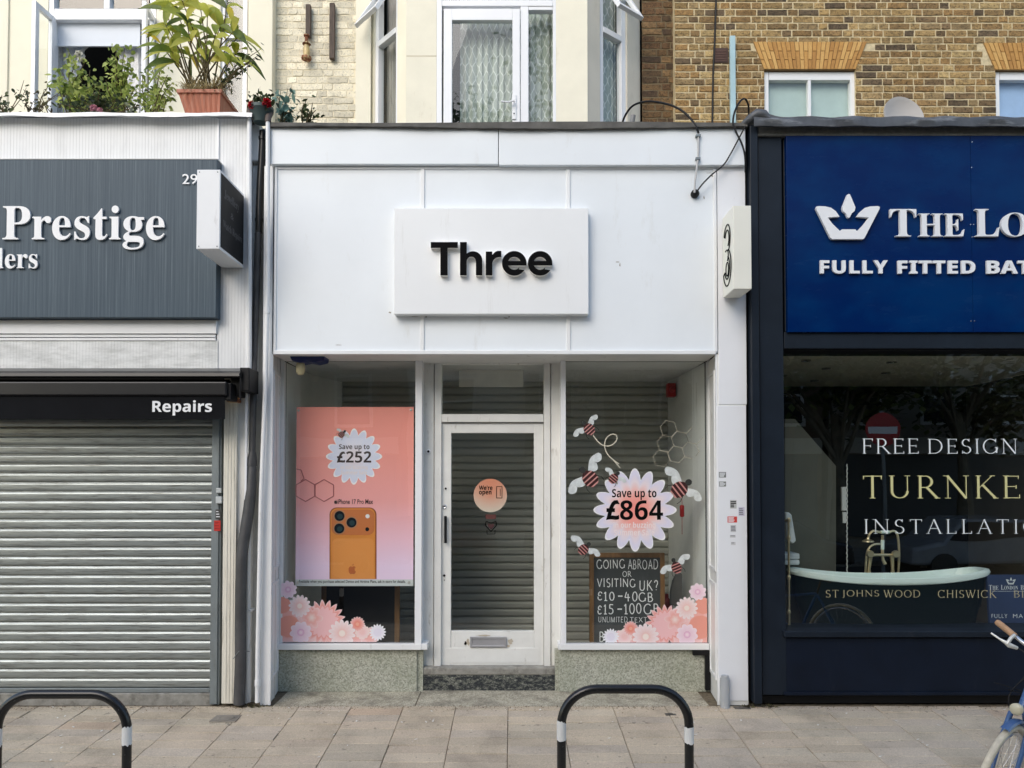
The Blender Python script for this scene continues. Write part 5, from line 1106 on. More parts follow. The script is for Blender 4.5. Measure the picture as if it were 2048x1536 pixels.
# window lettering
LGY = GB - .008; gold = flat('pale_gold_vinyl', (.66, .62, .30), .45); dgold = flat('dull_gold_vinyl', (.46, .41, .24), .45); wv = flat('white_vinyl', (.78, .82, .82), .5)
WT = thing('window_lettering', 'white and gold roman lettering on the bathroom shop window', 'lettering', (P(1880, 1000, LGY).x, LGY, P(0, 1200, LGY).z))
def rom(s, rc, mat, tk=.085, tn=.036, gap=.17): obj('lettering', fit_drawn(drawn(s, tk, tn, True, gap), *rc, LGY), mat, WT)
rom('FREE', (1725, 877, 1837, 908), wv); rom('DESIGN', (1856, 877, 2034, 908), wv); rom('TURNKE', (1726, 950, 2040, 998), gold, .092, .034, .20); rom('INSTALLATIO', (1729, 1038, 2078, 1068), wv, .082, .036, .26)
rom('ST', (1652, 1180, 1677, 1195), dgold, .085, .045); rom('JOHNS', (1685, 1180, 1758, 1196), dgold, .085, .045); rom('WOOD', (1767, 1180, 1840, 1195), dgold, .085, .045); rom('CHISWICK', (1876, 1180, 1993, 1196), dgold, .085, .045); rom('BI', (2028, 1181, 2047, 1195), dgold, .085, .045)
# bath on the display floor
mb = MB(); by0, by1 = .20, .60; xa = P(1583, 1150, .3).x; xb_ = P(1990, 1150, .3).x; n = 44; cxb = (xa + xb_) / 2; a_ = (xb_ - xa) / 2; cyb = (by0 + by1) / 2; b_ = (by1 - by0) / 2
def ring(s_, zf_, sx_=1):
    out = []
    for k in range(n):
        q = 2 * math.pi * k / n; c_, s2 = math.cos(q), math.sin(q); e = lambda v_: math.copysign(abs(v_) ** .7, v_)
        x = cxb + a_ * s_ * sx_ * e(c_); out.append((x, cyb + b_ * s_ * e(s2), zf_(e(c_))))
    return out
zr0 = P(0, 1166, .22).z; roll = lambda off: (lambda c_: zr0 + off + .072 * abs(c_) ** 2.2)
secs = [ring(.955, roll(-.018)), ring(.985, roll(-.012)), ring(1.0, roll(.012)), ring(.985, roll(.034)), ring(.94, roll(.040)), ring(.90, roll(.02)), ring(.80, lambda c_: zr0 - .34)]
vs = [p for r_ in secs for p in r_]; fs = [(i * n + k, i * n + (k + 1) % n, (i + 1) * n + (k + 1) % n, (i + 1) * n + k) for i in range(len(secs) - 1) for k in range(n)] + [tuple((len(secs) - 1) * n + k for k in range(n))]
BT = thing('bathtub', 'freestanding bath with pale green roll rim and dark green body', 'bathtub', (cxb, cyb, fl - .2)); mb.add(vs, fs); obj('rim', mb, enamel, BT, smooth=True)
mb = MB(); secs = [ring(.95, roll(-.02)), ring(.93, lambda c_: zr0 - .12), ring(.86, lambda c_: zr0 - .30), ring(.80, lambda c_: fl - .2, .98), ring(.80, lambda c_: fl - .36, .98)]
vs = [p for r_ in secs for p in r_]; mb.add(vs, [(i * n + k, i * n + (k + 1) % n, (i + 1) * n + (k + 1) % n, (i + 1) * n + k) for i in range(4) for k in range(n)]); obj('body', mb, bathgreen, BT, smooth=True)
mb = MB()
for u, v in ((1775, 1212), (1815, 1200), (1850, 1212), (1890, 1212), (1845, 1242), (1890, 1252), (1780, 1240), (1780, 1255)): mb.lathe([(.010, 0), (.007, .005), (.002, .008)], (0, -1, 0), P(u, v, .255), 10)
# taps: a telephone style mixer
ty = .75; TP = thing('bath_mixer', 'brass bath mixer with telephone handset rising behind the tub', 'tap', P(1765, 1148, ty)); mb = MB()
tp = lambda *q: [P(a, b, ty) for a, b in q]
for u in (1738, 1785): mb.tube(tp((u, 1150), (u, 1138), (u + (3 if u < 1760 else -1), 1112)), .015, 10, rs=[.020, .014, .019])
mb.tube(tp((1739, 1110), (1792, 1110)), .015, 10); obj('pillar_pipes', mb, brass, TP, smooth=True)
mb = MB(); mb.tube(tp((1765, 1110), (1765, 1098), (1765, 1070)), .013, 10); mb.tube(tp((1765, 1111), (1766, 1120), (1770, 1128)), .014, 10, rs=[.012, .014, .018]); obj('spout', mb, brass, TP, smooth=True)
mb = MB(); mb.tube(tp((1765, 1099), (1765, 1080)), .016, 12); mb.tube(tp((1762, 1064), (1778, 1064)), .016, 12); obj('porcelain_lever', mb, enamel, TP, smooth=True)
mb = MB(); mb.tube(tp(*smooth([(1737, 1080), (1738, 1070), (1746, 1062), (1758, 1064), (1775, 1066), (1785, 1062), (1793, 1066), (1797, 1085), (1798, 1120), (1796, 1148)], 4)), .011, 8); mb.lathe([(.012, 0), (.018, -.015), (.05, -.03), (.052, -.04)], (0, 0, 1), P(1736, 1075, ty), 14); obj('handset', mb, brass, TP, smooth=True)
mb = MB(); mb.tube(tp(*smooth([(1760, 1088), (1745, 1090), (1734, 1105), (1731, 1148)], 4)), .010, 8); obj('hose', mb, brass, TP, smooth=True)
for u in (1740, 1791):
    mb = MB(); mb.lathe([(.03, -.02), (.036, 0), (.03, .02)], (0, 1, 0), P(u, 1108, ty - .03), 12); obj('tap_head', mb, brass, TP, smooth=True)
# towel rail, towels
t = thing('towel_rail', 'upright brass towel rail at the left edge of the bathroom window', 'towel rail', P(1577, 1262, GB + .12)); mb = MB(); ry = GB + .12
mb.tube([P(1578.5, 1262, ry), P(1577, 1040, ry)], .010, 10); mb.tube([P(1577, 1042, ry), (P(1577, 1042, ry) + Vector((0, .6, 0)))], .010, 10)
for v in (1040, 1076, 1155, 1224): mb.lathe([(.012, -.02), (.019, 0), (.012, .02)], (0, 0, 1), P(1577.6, v, ry), 12)
obj('rail', mb, brass, t, smooth=True)
mb = MB(); q = [(1571, 1026), (1578, 1024), (1584, 1030), (1593, 1082), (1586, 1088), (1574, 1080)]; mb.prism([(P(u, v, ry + .05).x, P(u, v, ry + .05).z) for u, v in q], ry + .05, ry + .16); solo('towel', mb, M('white_towel', (.70, .76, .78), .95, bump=.4, bs=200), 'white towel draped over the brass rail', 'towel', bevel=.012)
for v0, v1, lb in ((1107, 1119, 'upper white folded towel on the rack beside the bath'), (1120, 1130, 'lower white folded towel on the rack beside the bath')):
    mb = MB(); mb.bp(1568, v0, 1600, v1, .42, .68); solo('folded_towel', mb, bpy.data.materials['white_towel'], lb, 'towel', 'folded towels in the bathroom window', bevel=.012)
mb = MB(); py = 1.0; a, b = P(1694, 1147, py), P(1694, 928, py); m = 60; mb.tube([a + (b - a) * (i / m) + Vector((.003 * math.sin(i * 2.1), 0, 0)) for i in range(m + 1)], .0045, 6, rs=[.0045 + .002 * (i % 2) for i in range(m + 1)]); solo('cord', mb, wv, 'white beaded cord hanging behind the bath', 'cord')
mb = MB(); mb.bp(1684, 974, 1692.5, 1021, 1.1, 1.12); mb.bp(1686, 1024, 1692.5, 1046, 1.1, 1.12); solo('price_card', mb, wv, 'narrow white card beside the beaded cord', 'card')
# display board and lamp
iy = .30; x0, x1, z0, z1 = rect(1978, 1150, 2190, 1268, iy); t = thing('display_board', 'navy board with white crown standing right of the bath', 'sign', ((x0 + x1) / 2, iy, z0))
mb = MB(); mb.prism([(P(1974, 1150, iy).x, P(1974, 1150, iy).z), (x1, z1), (x1, z0 - .1), (P(1983, 1290, iy).x, P(1983, 1290, iy).z)], iy, iy + .03); obj('board', mb, M('navy_blue_board', (.030, .052, .130), .6), t, bevel=.003)
cu = lambda pts: [(2012 + (a - 713) * .050, 1155 + (b - 516) * .050) for a, b in pts]
obj('emblem', px_poly([cu(c) for c in crown], iy - .002, .001), wv, t)
tx(bs('T'), 1978, 1170, 1984, 1179.5, iy - .001, wv, t, offset=-.008); tx(bs('HE'), 1985, 1171.5, 1997, 1179.5, iy - .001, wv, t, offset=-.008); tx(bs('L'), 2002, 1170, 2007.5, 1179.5, iy - .001, wv, t, offset=-.008); tx(bs('ONDON'), 2008.5, 1171.5, 2036, 1179.5, iy - .001, wv, t, offset=-.008); tx(bs('BA'), 2041, 1170, 2055, 1179.5, iy - .001, wv, t, offset=-.008)
mb = MB(); mb.bp(1984, 1182.2, 2060, 1182.8, iy - .001, iy); obj('rule_line', mb, wv, t)
tx('FULLY', 1983, 1228, 2015, 1236, iy - .001, wv, t, spacing=1.2); tx('MA', 2026, 1228, 2046, 1236, iy - .001, wv, t, spacing=1.2); tx('IN', 1986, 1247, 2003, 1257, iy - .001, wv, t, spacing=1.2); tx('HO', 2025, 1246, 2050, 1257, iy - .001, wv, t, spacing=1.2)
ly = 2.0; x0, x1, z0, z1 = rect(2029, 904, 2085, 934, ly); t = thing('table_lamp', 'lit warm lamp shade at the right inside the bathroom shop', 'lamp', ((x0 + x1) / 2, ly, z0))
g = G('lit_lamp_shade'); g.base((.8, .6, .3)); g.b.inputs['Emission Color'].default_value = (1, .62, .22, 1); g.b.inputs['Emission Strength'].default_value = 1.4
mb = MB(); xm = (x0 + x1) / 2; rd = (x1 - x0) / 2; mb.lathe([(rd, 0), (rd * .85, z1 - z0)], (0, 0, 1), (xm, ly, z0), 24); obj('lamp_shade', mb, g.m, t, smooth=True)
mb = MB(); mb.tube([(xm, ly, z0), (xm, ly, z0 - .6)], .012, 8); mb.lathe([(.09, 0), (.09, .02), (.02, .04)], (0, 0, 1), (xm, ly, z0 - .62), 16); obj('stem', mb, brass, t, smooth=True)

# ------------------------------------------------------------------ the upper floors, set back behind the flat roofs
UW = 1.78; BF = 1.32; TOP = -420; BOT = 300
def window_frame(mb, u0, v0, u1, v1, y, t): return frame_px(mb, u0, v0, u1, v1, y - .03, y + .04, t)
L1 = thing('cream_house', 'cream rendered upper house with an open window behind potted plants', 'house', P(260, 225, UW))
obj('wall', wallpx(MB(), LU, TOP, 497, BOT, UW, [(95, -260, 312, 290), (440, -260, 496, 290)], .14), cream2, L1)
m_ = MB(); m_.bp(4, TOP, 18, BOT, UW - .02, UW); obj('pilaster', m_, cream2, L1, bevel=.006); m_ = MB(); m_.bp(498, TOP, 546, BOT, UW - .10, UW + .2); obj('pilaster', m_, cream2, L1, bevel=.006)
wn = MB(); y = UW + .06
wn.bp(95, -260, 108, 290, y - .05, y + .04); wn.bp(300, -260, 312, 290, y - .05, y + .04); wn.bp(108.3, 17, 299.7, 39, y - .048, y + .04); wn.bp(209, -260, 221, 16.7, y - .046, y + .04)
wo = obj('window', wn, upvc, L1, bevel=.004)
for a, b in ((108, 209), (221, 300)): obj('glass', pane(a, -260, b, 17, y), upglass, wo)
m_ = MB(); m_.bp(108.5, 47, 280, 90, y + .02, y + .03); m_.bp(108.5, 88, 280, 92, y + .015, y + .035); obj('roller_blind', m_, blind, wo)
# lace curtain with a scalloped edge, tied back
m_ = MB(); n = 22; vs = []
for i in range(n + 1):
    v = 88 + (225 - 88) * i / n; ue = 178 - 40 * (i / n) ** .8 + 3.5 * math.sin(i * 1.9); us_ = 116
    for k in range(7): vs.append(P(us_ + (ue - us_) * k / 6, v, y + .12 + .02 * math.sin(k * 2.2)))
m_.add(vs, [(7 * i + k, 7 * i + 7 + k, 7 * i + 8 + k, 7 * i + 1 + k) for i in range(n) for k in range(6)])
vs = []
for i in range(n + 1):
    v = 88 + (225 - 88) * i / n; ue = 232 + 18 * (i / n) ** .8 + 3 * math.sin(i * 1.9)
    for k in range(7): vs.append(P(ue + (284 - ue) * k / 6, v, y + .12 + .02 * math.sin(k * 2.2)))
m_.add(vs, [(7 * i + k, 7 * i + 7 + k, 7 * i + 8 + k, 7 * i + 1 + k) for i in range(n) for k in range(6)])
obj('lace_curtain', m_, lace, wo, smooth=True)
def leaf_sash(name, hx, hy, fx, fy, z0, z1, parent, th=.045, fw=.055):
    """an opened casement: hinge line (hx,hy), free edge (fx,fy)"""
    d = Vector((fx - hx, fy - hy, 0)); l = d.length; d.normalize(); nn = Vector((-d.y, d.x, 0)) * th / 2; h = Vector((hx, hy, 0)); m_ = MB()
    def bar(a0, a1, b0, b1, k=1.0):
        vs = [h + d * a + nn * s_ * k + Vector((0, 0, b)) for s_ in (-1, 1) for a in (a0, a1) for b in (b0, b1)]
        m_.add(vs, [(0, 1, 3, 2), (4, 6, 7, 5), (0, 4, 5, 1), (2, 3, 7, 6), (0, 2, 6, 4), (1, 5, 7, 3)])
    bar(0, fw, z0, z1); bar(l - fw, l, z0, z1); bar(fw, l - fw, z0, z0 + fw, .96); bar(fw, l - fw, z1 - fw, z1, .96)
    s_ = obj(name, m_, upvc, parent, bevel=.003)
    m_ = MB(); a, b = h + d * fw, h + d * (l - fw); m_.quad(a + Vector((0, 0, z0 + fw)), b + Vector((0, 0, z0 + fw)), b + Vector((0, 0, z1 - fw)), a + Vector((0, 0, z1 - fw))); obj('sash_glass', m_, upglass, s_)
    return s_
zt_ = P(106, 37, UW).z; zb_ = P(106, 285, UW).z
hp = P(107, 120, UW).x; fp = P(66, 120, UW - .30).x; leaf_sash('casement', hp, UW, fp, UW - .30, zb_, zt_, wo)
hp = P(306, 120, UW).x; fp = P(287, 120, UW - .30).x; leaf_sash('casement', hp, UW, fp, UW - .30, zb_, zt_, wo)
m_ = MB(); window_frame(m_, 441, -260, 495, 290, UW + .06, 9); m_.bp(450, 66, 486, 76, UW + .035, UW + .09); w2 = obj('window', m_, upvc, L1, bevel=.004)
obj('glass', pane(449, -250, 487, 285, UW + .07), upglass, w2); m_ = MB(); m_.bp(450, -250, 486, 290, UW + .2, UW + .21); obj('net_curtain', m_, greynet, w2)

L2 = thing('bay_house', 'cream house with painted brick wall and a bay with balcony door', 'house', P(950, 245, BF))
paintm = M('cream_painted_mortar', (.82, .74, .56), .8, var=.05, dirt=(.62, .53, .36), ds=10, dstretch=(1, 1, 1), dth=(.55, .75), bump=.4, bs=50)
obj('painted_brick_wall', wallpx(MB(), 546.3, TOP, 712, BOT, UW + .02), paintm, L2)
obj('painted_brickwork', laid_bricks(P(547, 120, UW + .02).x, P(712, 120, UW + .02).x, P(0, 262, UW).z, P(0, -90, UW).z, UW + .02, [(.86, .79, .61), (.84, .77, .59), (.88, .81, .63)], random.Random(35), proud=.006, jit=.005, gap=.004), laid_mat('cream_painted_bricks', .75, .86, 1.06, .5), L2)
BX0, BX1, BX2, BX3 = -1.522, -1.062, .757, 1.389
m_ = MB(); m_.bp(712.2, TOP, 742, BOT, UW - .01, UW + .2); obj('smooth_wall', m_, cream, L2)
fw_ = wallpx(MB(), 812, TOP, 1175, BOT, BF, [(873, -300, 1112, 295)], .12); obj('bay_front', fw_, cream, L2)
m_ = MB(); m_.bp(813, 111, 873, 113, BF - .001, BF + .004); obj('joint_line', m_, M('joint_line_paint', (.60, .53, .38), .8), L2)  # thin darker line marking the joint across the wall
def splay(xa, ya, xb, yb, t0, t1, mat, sgn):
    zt, z0 = P(0, TOP, 1.4).z, P(0, BOT, 1.4).z; A = Vector((xa, ya, 0)); d = Vector((xb - xa, yb - ya, 0)); nrm = Vector((d.y, -d.x, 0)).normalized()
    if nrm.y > 0: nrm = -nrm
    pt = lambda t, z, o_=0: A + d * t + nrm * o_ + Vector((0, 0, z))
    m_ = MB()
    for a, b in ((0, t0), (t1, 1)): m_.quad(pt(a, z0), pt(b, z0), pt(b, zt), pt(a, zt))
    for t in (t0, t1): m_.quad(pt(t, z0), pt(t, zt), pt(t, zt, -.12), pt(t, z0, -.12))
    obj('bay_side', m_, mat, L2)
    def bar(m_, ta, tb, za, zb, o0, o1):
        vs = [pt(t, z, o_) for o_ in (o0, o1) for t in (ta, tb) for z in (za, zb)]
        m_.add(vs, [(0, 1, 3, 2), (4, 6, 7, 5), (0, 4, 5, 1), (2, 3, 7, 6), (0, 2, 6, 4), (1, 5, 7, 3)])
    zr = P(0, 52, 1.45).z; f_ = .085; m_ = MB()
    bar(m_, t0, t0 + f_, z0, zt, -.09, -.02); bar(m_, t1 - f_, t1, z0, zt, -.09, -.02); bar(m_, t0 + f_, t1 - f_, zr - .03, zr + .03, -.088, -.015); wo = obj('bay_window', m_, upvc, L2, bevel=.003)
    m_ = MB(); m_.quad(pt(t0 + f_, z0, -.06), pt(t1 - f_, z0, -.06), pt(t1 - f_, zr, -.06), pt(t0 + f_, zr, -.06)); obj('glass', m_, upglass, wo)
    m_ = MB()
    for k in range(24):
        a, b = t0 + (t1 - t0) * k / 24, t0 + (t1 - t0) * (k + 1) / 24; m_.quad(pt(a, z0, -.17 - .015 * math.sin(k * 1.7)), pt(b, z0, -.17 - .015 * math.sin(k * 1.7 + 1.7)), pt(b, zt, -.17 - .015 * math.sin(k * 1.7 + 1.7)), pt(a, zt, -.17 - .015 * math.sin(k * 1.7)))
    obj('net_curtain', m_, greynet if sgn < 0 else net, wo, smooth=True)
    # top hung sash pushed open
    zh = zr + .50; q0, q1 = t0 + f_ * .4, t1 - f_ * .4
    a, b = pt(q0, zh, .0), pt(q1, zh, .0); c_, e_ = pt(q1, zr + .10, .24), pt(q0, zr + .10, .24)
    m_ = MB(); X = (b - a); Y = (e_ - a); N = X.cross(Y).normalized() * .022
    def sb(x0, x1, y0, y1, k=1.0):
        vs = [a + X * x + Y * y_ + N * s_ * k for s_ in (-1, 1) for x in (x0, x1) for y_ in (y0, y1)]; m_.add(vs, [(0, 1, 3, 2), (4, 6, 7, 5), (0, 4, 5, 1), (2, 3, 7, 6), (0, 2, 6, 4), (1, 5, 7, 3)])
    sb(0, .11, 0, 1); sb(.89, 1, 0, 1); sb(.11, .89, 0, .10, .95); sb(.11, .89, .90, 1, .95); s_ = obj('top_hung_sash', m_, upvc, wo, bevel=.003)
    # glass of the sash is a part of the window
    m_ = MB(); m_.quad(a + X * .1 + Y * .1, a + X * .9 + Y * .1, a + X * .9 + Y * .9, a + X * .1 + Y * .9); obj('sash_glass', m_, upglass, wo)
splay(BX0, UW + .05, BX1, BF, .06, .73, cream2, -1); splay(BX3, UW + .05, BX2, BF, .25, .76, M('shaded_cream_render', (.60, .57, .49), .8, var=.05, dirt=(.45, .42, .35), ds=5, bump=.2, bs=30), 1)  # right splay gets a greyer cream, its shade put into the colour
# door and side light
y = BF + .05; m_ = MB()
m_.bp(873.5, -300, 884, 295, y - .05, y + .03); m_.bp(1106, -300, 1112, 295, y - .05, y + .03); m_.bp(1041, 12.5, 1057, 295, y - .05, y + .03); m_.bp(884.3, 0, 1105.7, 12, y - .052, y + .03); m_.bp(1057.3, 12.5, 1105.7, 20, y - .045, y + .03)
wo = obj('door_frame', m_, upvc, L2, bevel=.004)
obj('side_light', pane(1057, 19, 1106, 295, y), upglass, wo); obj('fanlight', pane(884, -300, 1106, 1, y), upglass, wo)
m_ = MB(); m_.bp(887, 17, 904, 295, y - .065, y); m_.bp(1025, 17, 1040, 295, y - .065, y); m_.bp(904.2, 17, 1024.8, 40, y - .063, y); dr = obj('balcony_door', m_, upvc, L2, bevel=.004)
obj('glass', pane(903, 39, 1026, 295, y - .03), upglass, dr)
m_ = MB(); m_.bp(1024, 189, 1032, 238, y - .078, y - .06); a = P(1028, 204, y - .09); m_.tube([a, a + Vector((0, -.03, 0)), P(1018, 204, y - .12), P(1002, 203, y - .12)], .009, 8); m_.bp(1026.5, 224, 1029.5, 230, y - .08, y - .07); obj('handle', m_, upvc, dr, bevel=.002)
m_ = MB(); m_.lathe([(.006, 0), (.006, .004)], (0, -1, 0), P(1028, 227, y - .080), 10); obj('keyhole', m_, ink, dr)
m_ = MB(); n = 60
xs = [P(920 + (1106 - 920) * k / n, 120, y + .14).x for k in range(n + 1)]; zt, z0 = P(0, TOP, y).z, P(0, BOT, y).z
vs = [(x, y + .16 + .022 * math.sin(k * 1.3) + .008 * math.sin(k * 3.1), z) for k, x in enumerate(xs) for z in (z0, zt)]; m_.add(vs, [(2 * k, 2 * k + 2, 2 * k + 3, 2 * k + 1) for k in range(n)]); obj('net_curtain', m_, net, L2, smooth=True)
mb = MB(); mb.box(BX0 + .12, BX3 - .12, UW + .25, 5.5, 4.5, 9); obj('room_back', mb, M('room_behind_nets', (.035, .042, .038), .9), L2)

L3 = thing('brick_house', 'yellow stock brick house with orange brick arches over its windows', 'house', P(1700, 235, UW))
mort2 = M('dark_mortar', (.15, .115, .065), .95, var=.3, vs=30, bump=.5, bs=90); mort = M('sandy_mortar', (.60, .50, .31), .95, var=.22, vs=24, dirt=(.30, .23, .13), ds=7, dstretch=(1, 1, 1), dth=(.55, .75), bump=.5, bs=90)
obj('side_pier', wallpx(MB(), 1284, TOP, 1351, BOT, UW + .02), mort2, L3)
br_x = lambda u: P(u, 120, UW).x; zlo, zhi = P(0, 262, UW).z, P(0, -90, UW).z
obj('pier_brickwork', laid_bricks(br_x(1285), br_x(1350) - .012, zlo, zhi, UW + .02, [(.10, .060, .028), (.15, .085, .034), (.07, .042, .022), (.19, .115, .05), (.13, .07, .03)], random.Random(31), jit=.005), laid_mat('dark_bricks'), L3)  # pier bricks and mortar are darker than on the main wall
m_ = wallpx(MB(), 1350, TOP, BU + 100, BOT, UW - .08, [(1528, 138, 1711, 295), (1990, 139, 2175, 295)], .12); xe = P(1350, 120, UW - .08).x; zt, z0 = P(0, TOP, UW).z, P(0, BOT, UW).z
m_.quad((xe, UW - .08, z0), (xe, UW + .1, z0), (xe, UW + .1, zt), (xe, UW - .08, zt)); obj('wall', m_, mort, L3)
WY = UW - .08; wx = lambda u: P(u, 120, WY).x; wz = lambda v: P(0, v, WY).z
def in_arch(x, z):
    for (ul, ur, bl, br_, vt, vb) in ((1506, 1733, 1527, 1711, 85, 139), (1966, 2200, 1989, 2176, 87, 140)):
        t = (z - wz(vb)) / (wz(vt) - wz(vb))
        if 0 <= t <= 1.02 and wx(bl) + (wx(ul) - wx(bl)) * t < x < wx(br_) + (wx(ur) - wx(br_)) * t: return True
    return False
obj('brickwork', laid_bricks(wx(1350), wx(2230), zlo, zhi, WY, [(.34, .225, .090), (.38, .255, .105), (.30, .195, .080), (.36, .245, .105), (.28, .175, .070), (.31, .185, .068), (.40, .285, .125), (.20, .130, .062), (.13, .090, .050), (.31, .215, .100)], random.Random(33), [(wx(1528), wx(1711), -9, wz(138)), (wx(1990), wx(2175), -9, wz(139))], in_arch), laid_mat('stock_bricks'), L3)
g = G('rubbed_orange_brick'); ge = g.n('ShaderNodeNewGeometry'); mx = g.n('ShaderNodeMix', data_type='FLOAT'); mx.inputs[0].default_value = .5; g.l(ge.outputs['Random Per Island'], mx.inputs[2]); g.l(g.noise(g.pos(), 30, 6, .7), mx.inputs[3])
g.base(g.ramp(mx.outputs[0], [(.28, (.40, .20, .055)), (.5, (.52, .28, .08)), (.72, (.60, .36, .12))])); g.rm(.85); g.bump(g.noise(g.pos(), 60, 4), .4, .006); archm = g.m
for (ul, ur, bl, br_, vt, vb) in ((1506, 1733, 1527, 1711, 85, 139), (1966, 2200, 1989, 2176, 87, 140)):
    back = MB(); back.prism([(P(u, v, WY).x, P(u, v, WY).z) for u, v in ((bl, vb), (br_, vb), (ur, vt), (ul, vt))], WY - .004, WY + .08); ar = obj('arch_mortar', back, M('arch_mortar', (.30, .19, .085), .9), L3)
    m_ = MB(); n = 25
    for i in range(n):
        f0, f1 = (i + .09) / n, (i + .91) / n; sp_ = .5 + (.16 if i % 2 else -.16)
        for (a, b) in ((.0, sp_ - .012), (sp_ + .012, 1.0)):
            q = lambda f, t: (bl + (br_ - bl) * f + ((ul + (ur - ul) * f) - (bl + (br_ - bl) * f)) * t, vb + (vt - vb) * t)
            m_.prism([(P(*q(f, t), WY).x, P(*q(f, t), WY).z) for f, t in ((f0, a), (f1, a), (f1, b), (f0, b))], WY - .013, WY - .002)
    ar2 = obj('arch', m_, archm, L3)
for (u0, u1, blue) in ((1528.5, 1710.5, 0), (1990.5, 2174, 1)):
    m_ = MB(); y = WY + .07; m_.bp(u0, 144, u0 + 9, 290, y - .04, y + .03); m_.bp(u1 - 9, 144, u1, 290, y - .04, y + .03); m_.bp(u0 + 9.2, 144, u1 - 9.2, 160, y - .038, y + .03); um = (u0 + u1) / 2
    m_.bp(um - 3, 160.3, um + 3, 290, y - .034, y + .02); m_.bp(u0 + 1, 138.5, u1 - 1, 143.5, y + .03, y + .05); wo = obj('window', m_, white2, L3, bevel=.003)
    obj('glass', pane(u0 + 8, 159, u1 - 8, 288, y), upglass, wo)
    m_ = MB(); m_.bp(u0 + 4, 150, u1 - 4, 295, y + .05, y + .06); obj('blind', m_, M('blue_blind', (.36, .50, .74), .7) if blue else M('frosted_pane', (.46, .56, .52), .7, var=.1), wo)
m_ = MB(); m_.bp(1428, 96, 1456, 125, WY - .012, WY + .02); vt_ = obj('air_brick', m_, M('brown_air_brick', (.06, .03, .022), .7), L3)
m_ = MB()
for k in range(7): m_.bp(1431, 100 + k * 3.3, 1453, 101.7 + k * 3.3, WY - .016, WY - .010)
obj('louvre', m_, M('brown_louvre', (.11, .055, .04), .7), vt_)
# dark masses added behind the fronts to block sky and sun
mb = MB(); mb.box(-9, BX0 - .05, UW + 1.6, 9, 0, 9.2); obj('rear_mass', mb, darkroom, L1)
mb = MB(); mb.box(BX3 + .1, 9, UW + 1.0, 9, 0, 9.2); obj('rear_mass', mb, darkroom, L3)
# fittings on the walls
mb = MB(); mb.bp(1461, 71, 1471.5, 250, WY - .06, WY - .02); solo('flat_pole', mb, M('pale_blue_pole', (.38, .54, .58), .5), 'pale blue flat pole standing against the brick wall', 'pole', bevel=.003)
mb = MB(); mb.tube([P(u, v, WY - .012) for u, v in ((1434, -300), (1432, 0), (1429, 90), (1426, 150), (1424.5, 250))], .010, 8); solo('wall_cable', mb, blackplastic, 'thick dark cable running down the brick wall', 'cable', smooth=True)
t = thing('satellite_dish', 'beige satellite dish above the navy shop roof', 'satellite dish', P(1808, 240, 1.0)); ax = Vector((.16, -.95, .20)); c = P(1809, 232, 1.1)
mb = MB(); R0 = P(1852, 231, 1.1).x - c.x; mb.lathe([(.001, -.06)] + [(R0 * k / 8, -.06 + .06 * (k / 8) ** 2) for k in range(1, 9)] + [(R0 * 1.03, .002), (R0 * 1.03, -.012), (R0 * .6, -.05), (.03, -.08)], ax, c, 40); obj('dish', mb, M('beige_dish', (.47, .44, .41), .55, var=.05), t, smooth=True)
mb = MB(); mb.tube([c - ax.normalized() * .07, c + Vector((0, .1, -.15)), c + Vector((0, .15, -.4))], .02, 10); obj('mast', mb, galv2, t, smooth=True)
t = thing('wall_lantern', 'rusty lantern hanging from a weathered wood strip on painted brick', 'lantern', P(612, 122, UW - .08)); y = UW - .03
mb = MB(); mb.bp(611, 8, 620.5, 72, y - .02, y + .03); obj('wood_strip', mb, oldwood, t, bevel=.003)
mb = MB(); mb.lathe([(.018, .0), (.018, .06), (.03, .062), (.03, .075)], (0, 0, 1), P(613, 84, y - .03), 14); mb.lathe([(.05, 0), (.055, .012), (.05, .028), (.03, .03)], (0, 0, 1), P(613, 119, y - .03), 16); mb.lathe([(.035, 0), (.045, .008), (.035, .02)], (0, 0, 1), P(613, 90, y - .03), 16); obj('cap', mb, rust, t, smooth=True)
mb = MB(); mb.lathe([(.030, 0), (.036, .05), (.028, .11)], (0, 0, 1), P(613, 112, y - .03), 14); obj('body', mb, M('stained_lantern_glass', (.58, .44, .20), .4, var=.3, vs=12), t, smooth=True)
mb = MB(); mb.bp(658.5, 5, 668.5, 116, y - .02, y + .03); solo('wood_strip', mb, oldwood, 'plain weathered wood strip right of the rusty lantern', 'wood strip', bevel=.003)
mb = MB(); mb.tube([P(u, v, yy) for u, v, yy in smooth([(1243, 250, .5), (1252, 228, .4), (1268, 210, .3), (1295, 203, .2), (1325, 206, .1), (1355, 216, .0), (1378, 234, -.05), (1392, 254, -.08), (1397, 266, -.075)], 5)], .009, 8); solo('roof_cable', mb, blackplastic, 'black cable looping from the roof down over the white fascia', 'cable', smooth=True)
t = thing('conduit', 'thin grey conduit ending in a black gland on the white fascia', 'conduit', P(1390, 395, -.06)); mb = MB(); mb.tube([P(u, v, -.068) for u, v in smooth([(1397, 264), (1396.5, 310), (1393, 340), (1390, 365), (1389, 385)], 4)], .0085, 8); obj('pipe', mb, M('grey_conduit', (.42, .42, .42), .5), t, smooth=True)
mb = MB(); mb.lathe([(.034, 0), (.034, .03), (.02, .05)], (0, -1, 0), P(1389, 389, .0), 16); obj('gland', mb, blackplastic, t, smooth=True)
mb = MB(); mb.bp(1392, 268, 1402, 272, -.082, -.05); obj('clip', mb, galv2, t); mb = MB(); mb.bp(1392, 314, 1401, 318, -.082, -.05); obj('clip', mb, galv2, t)
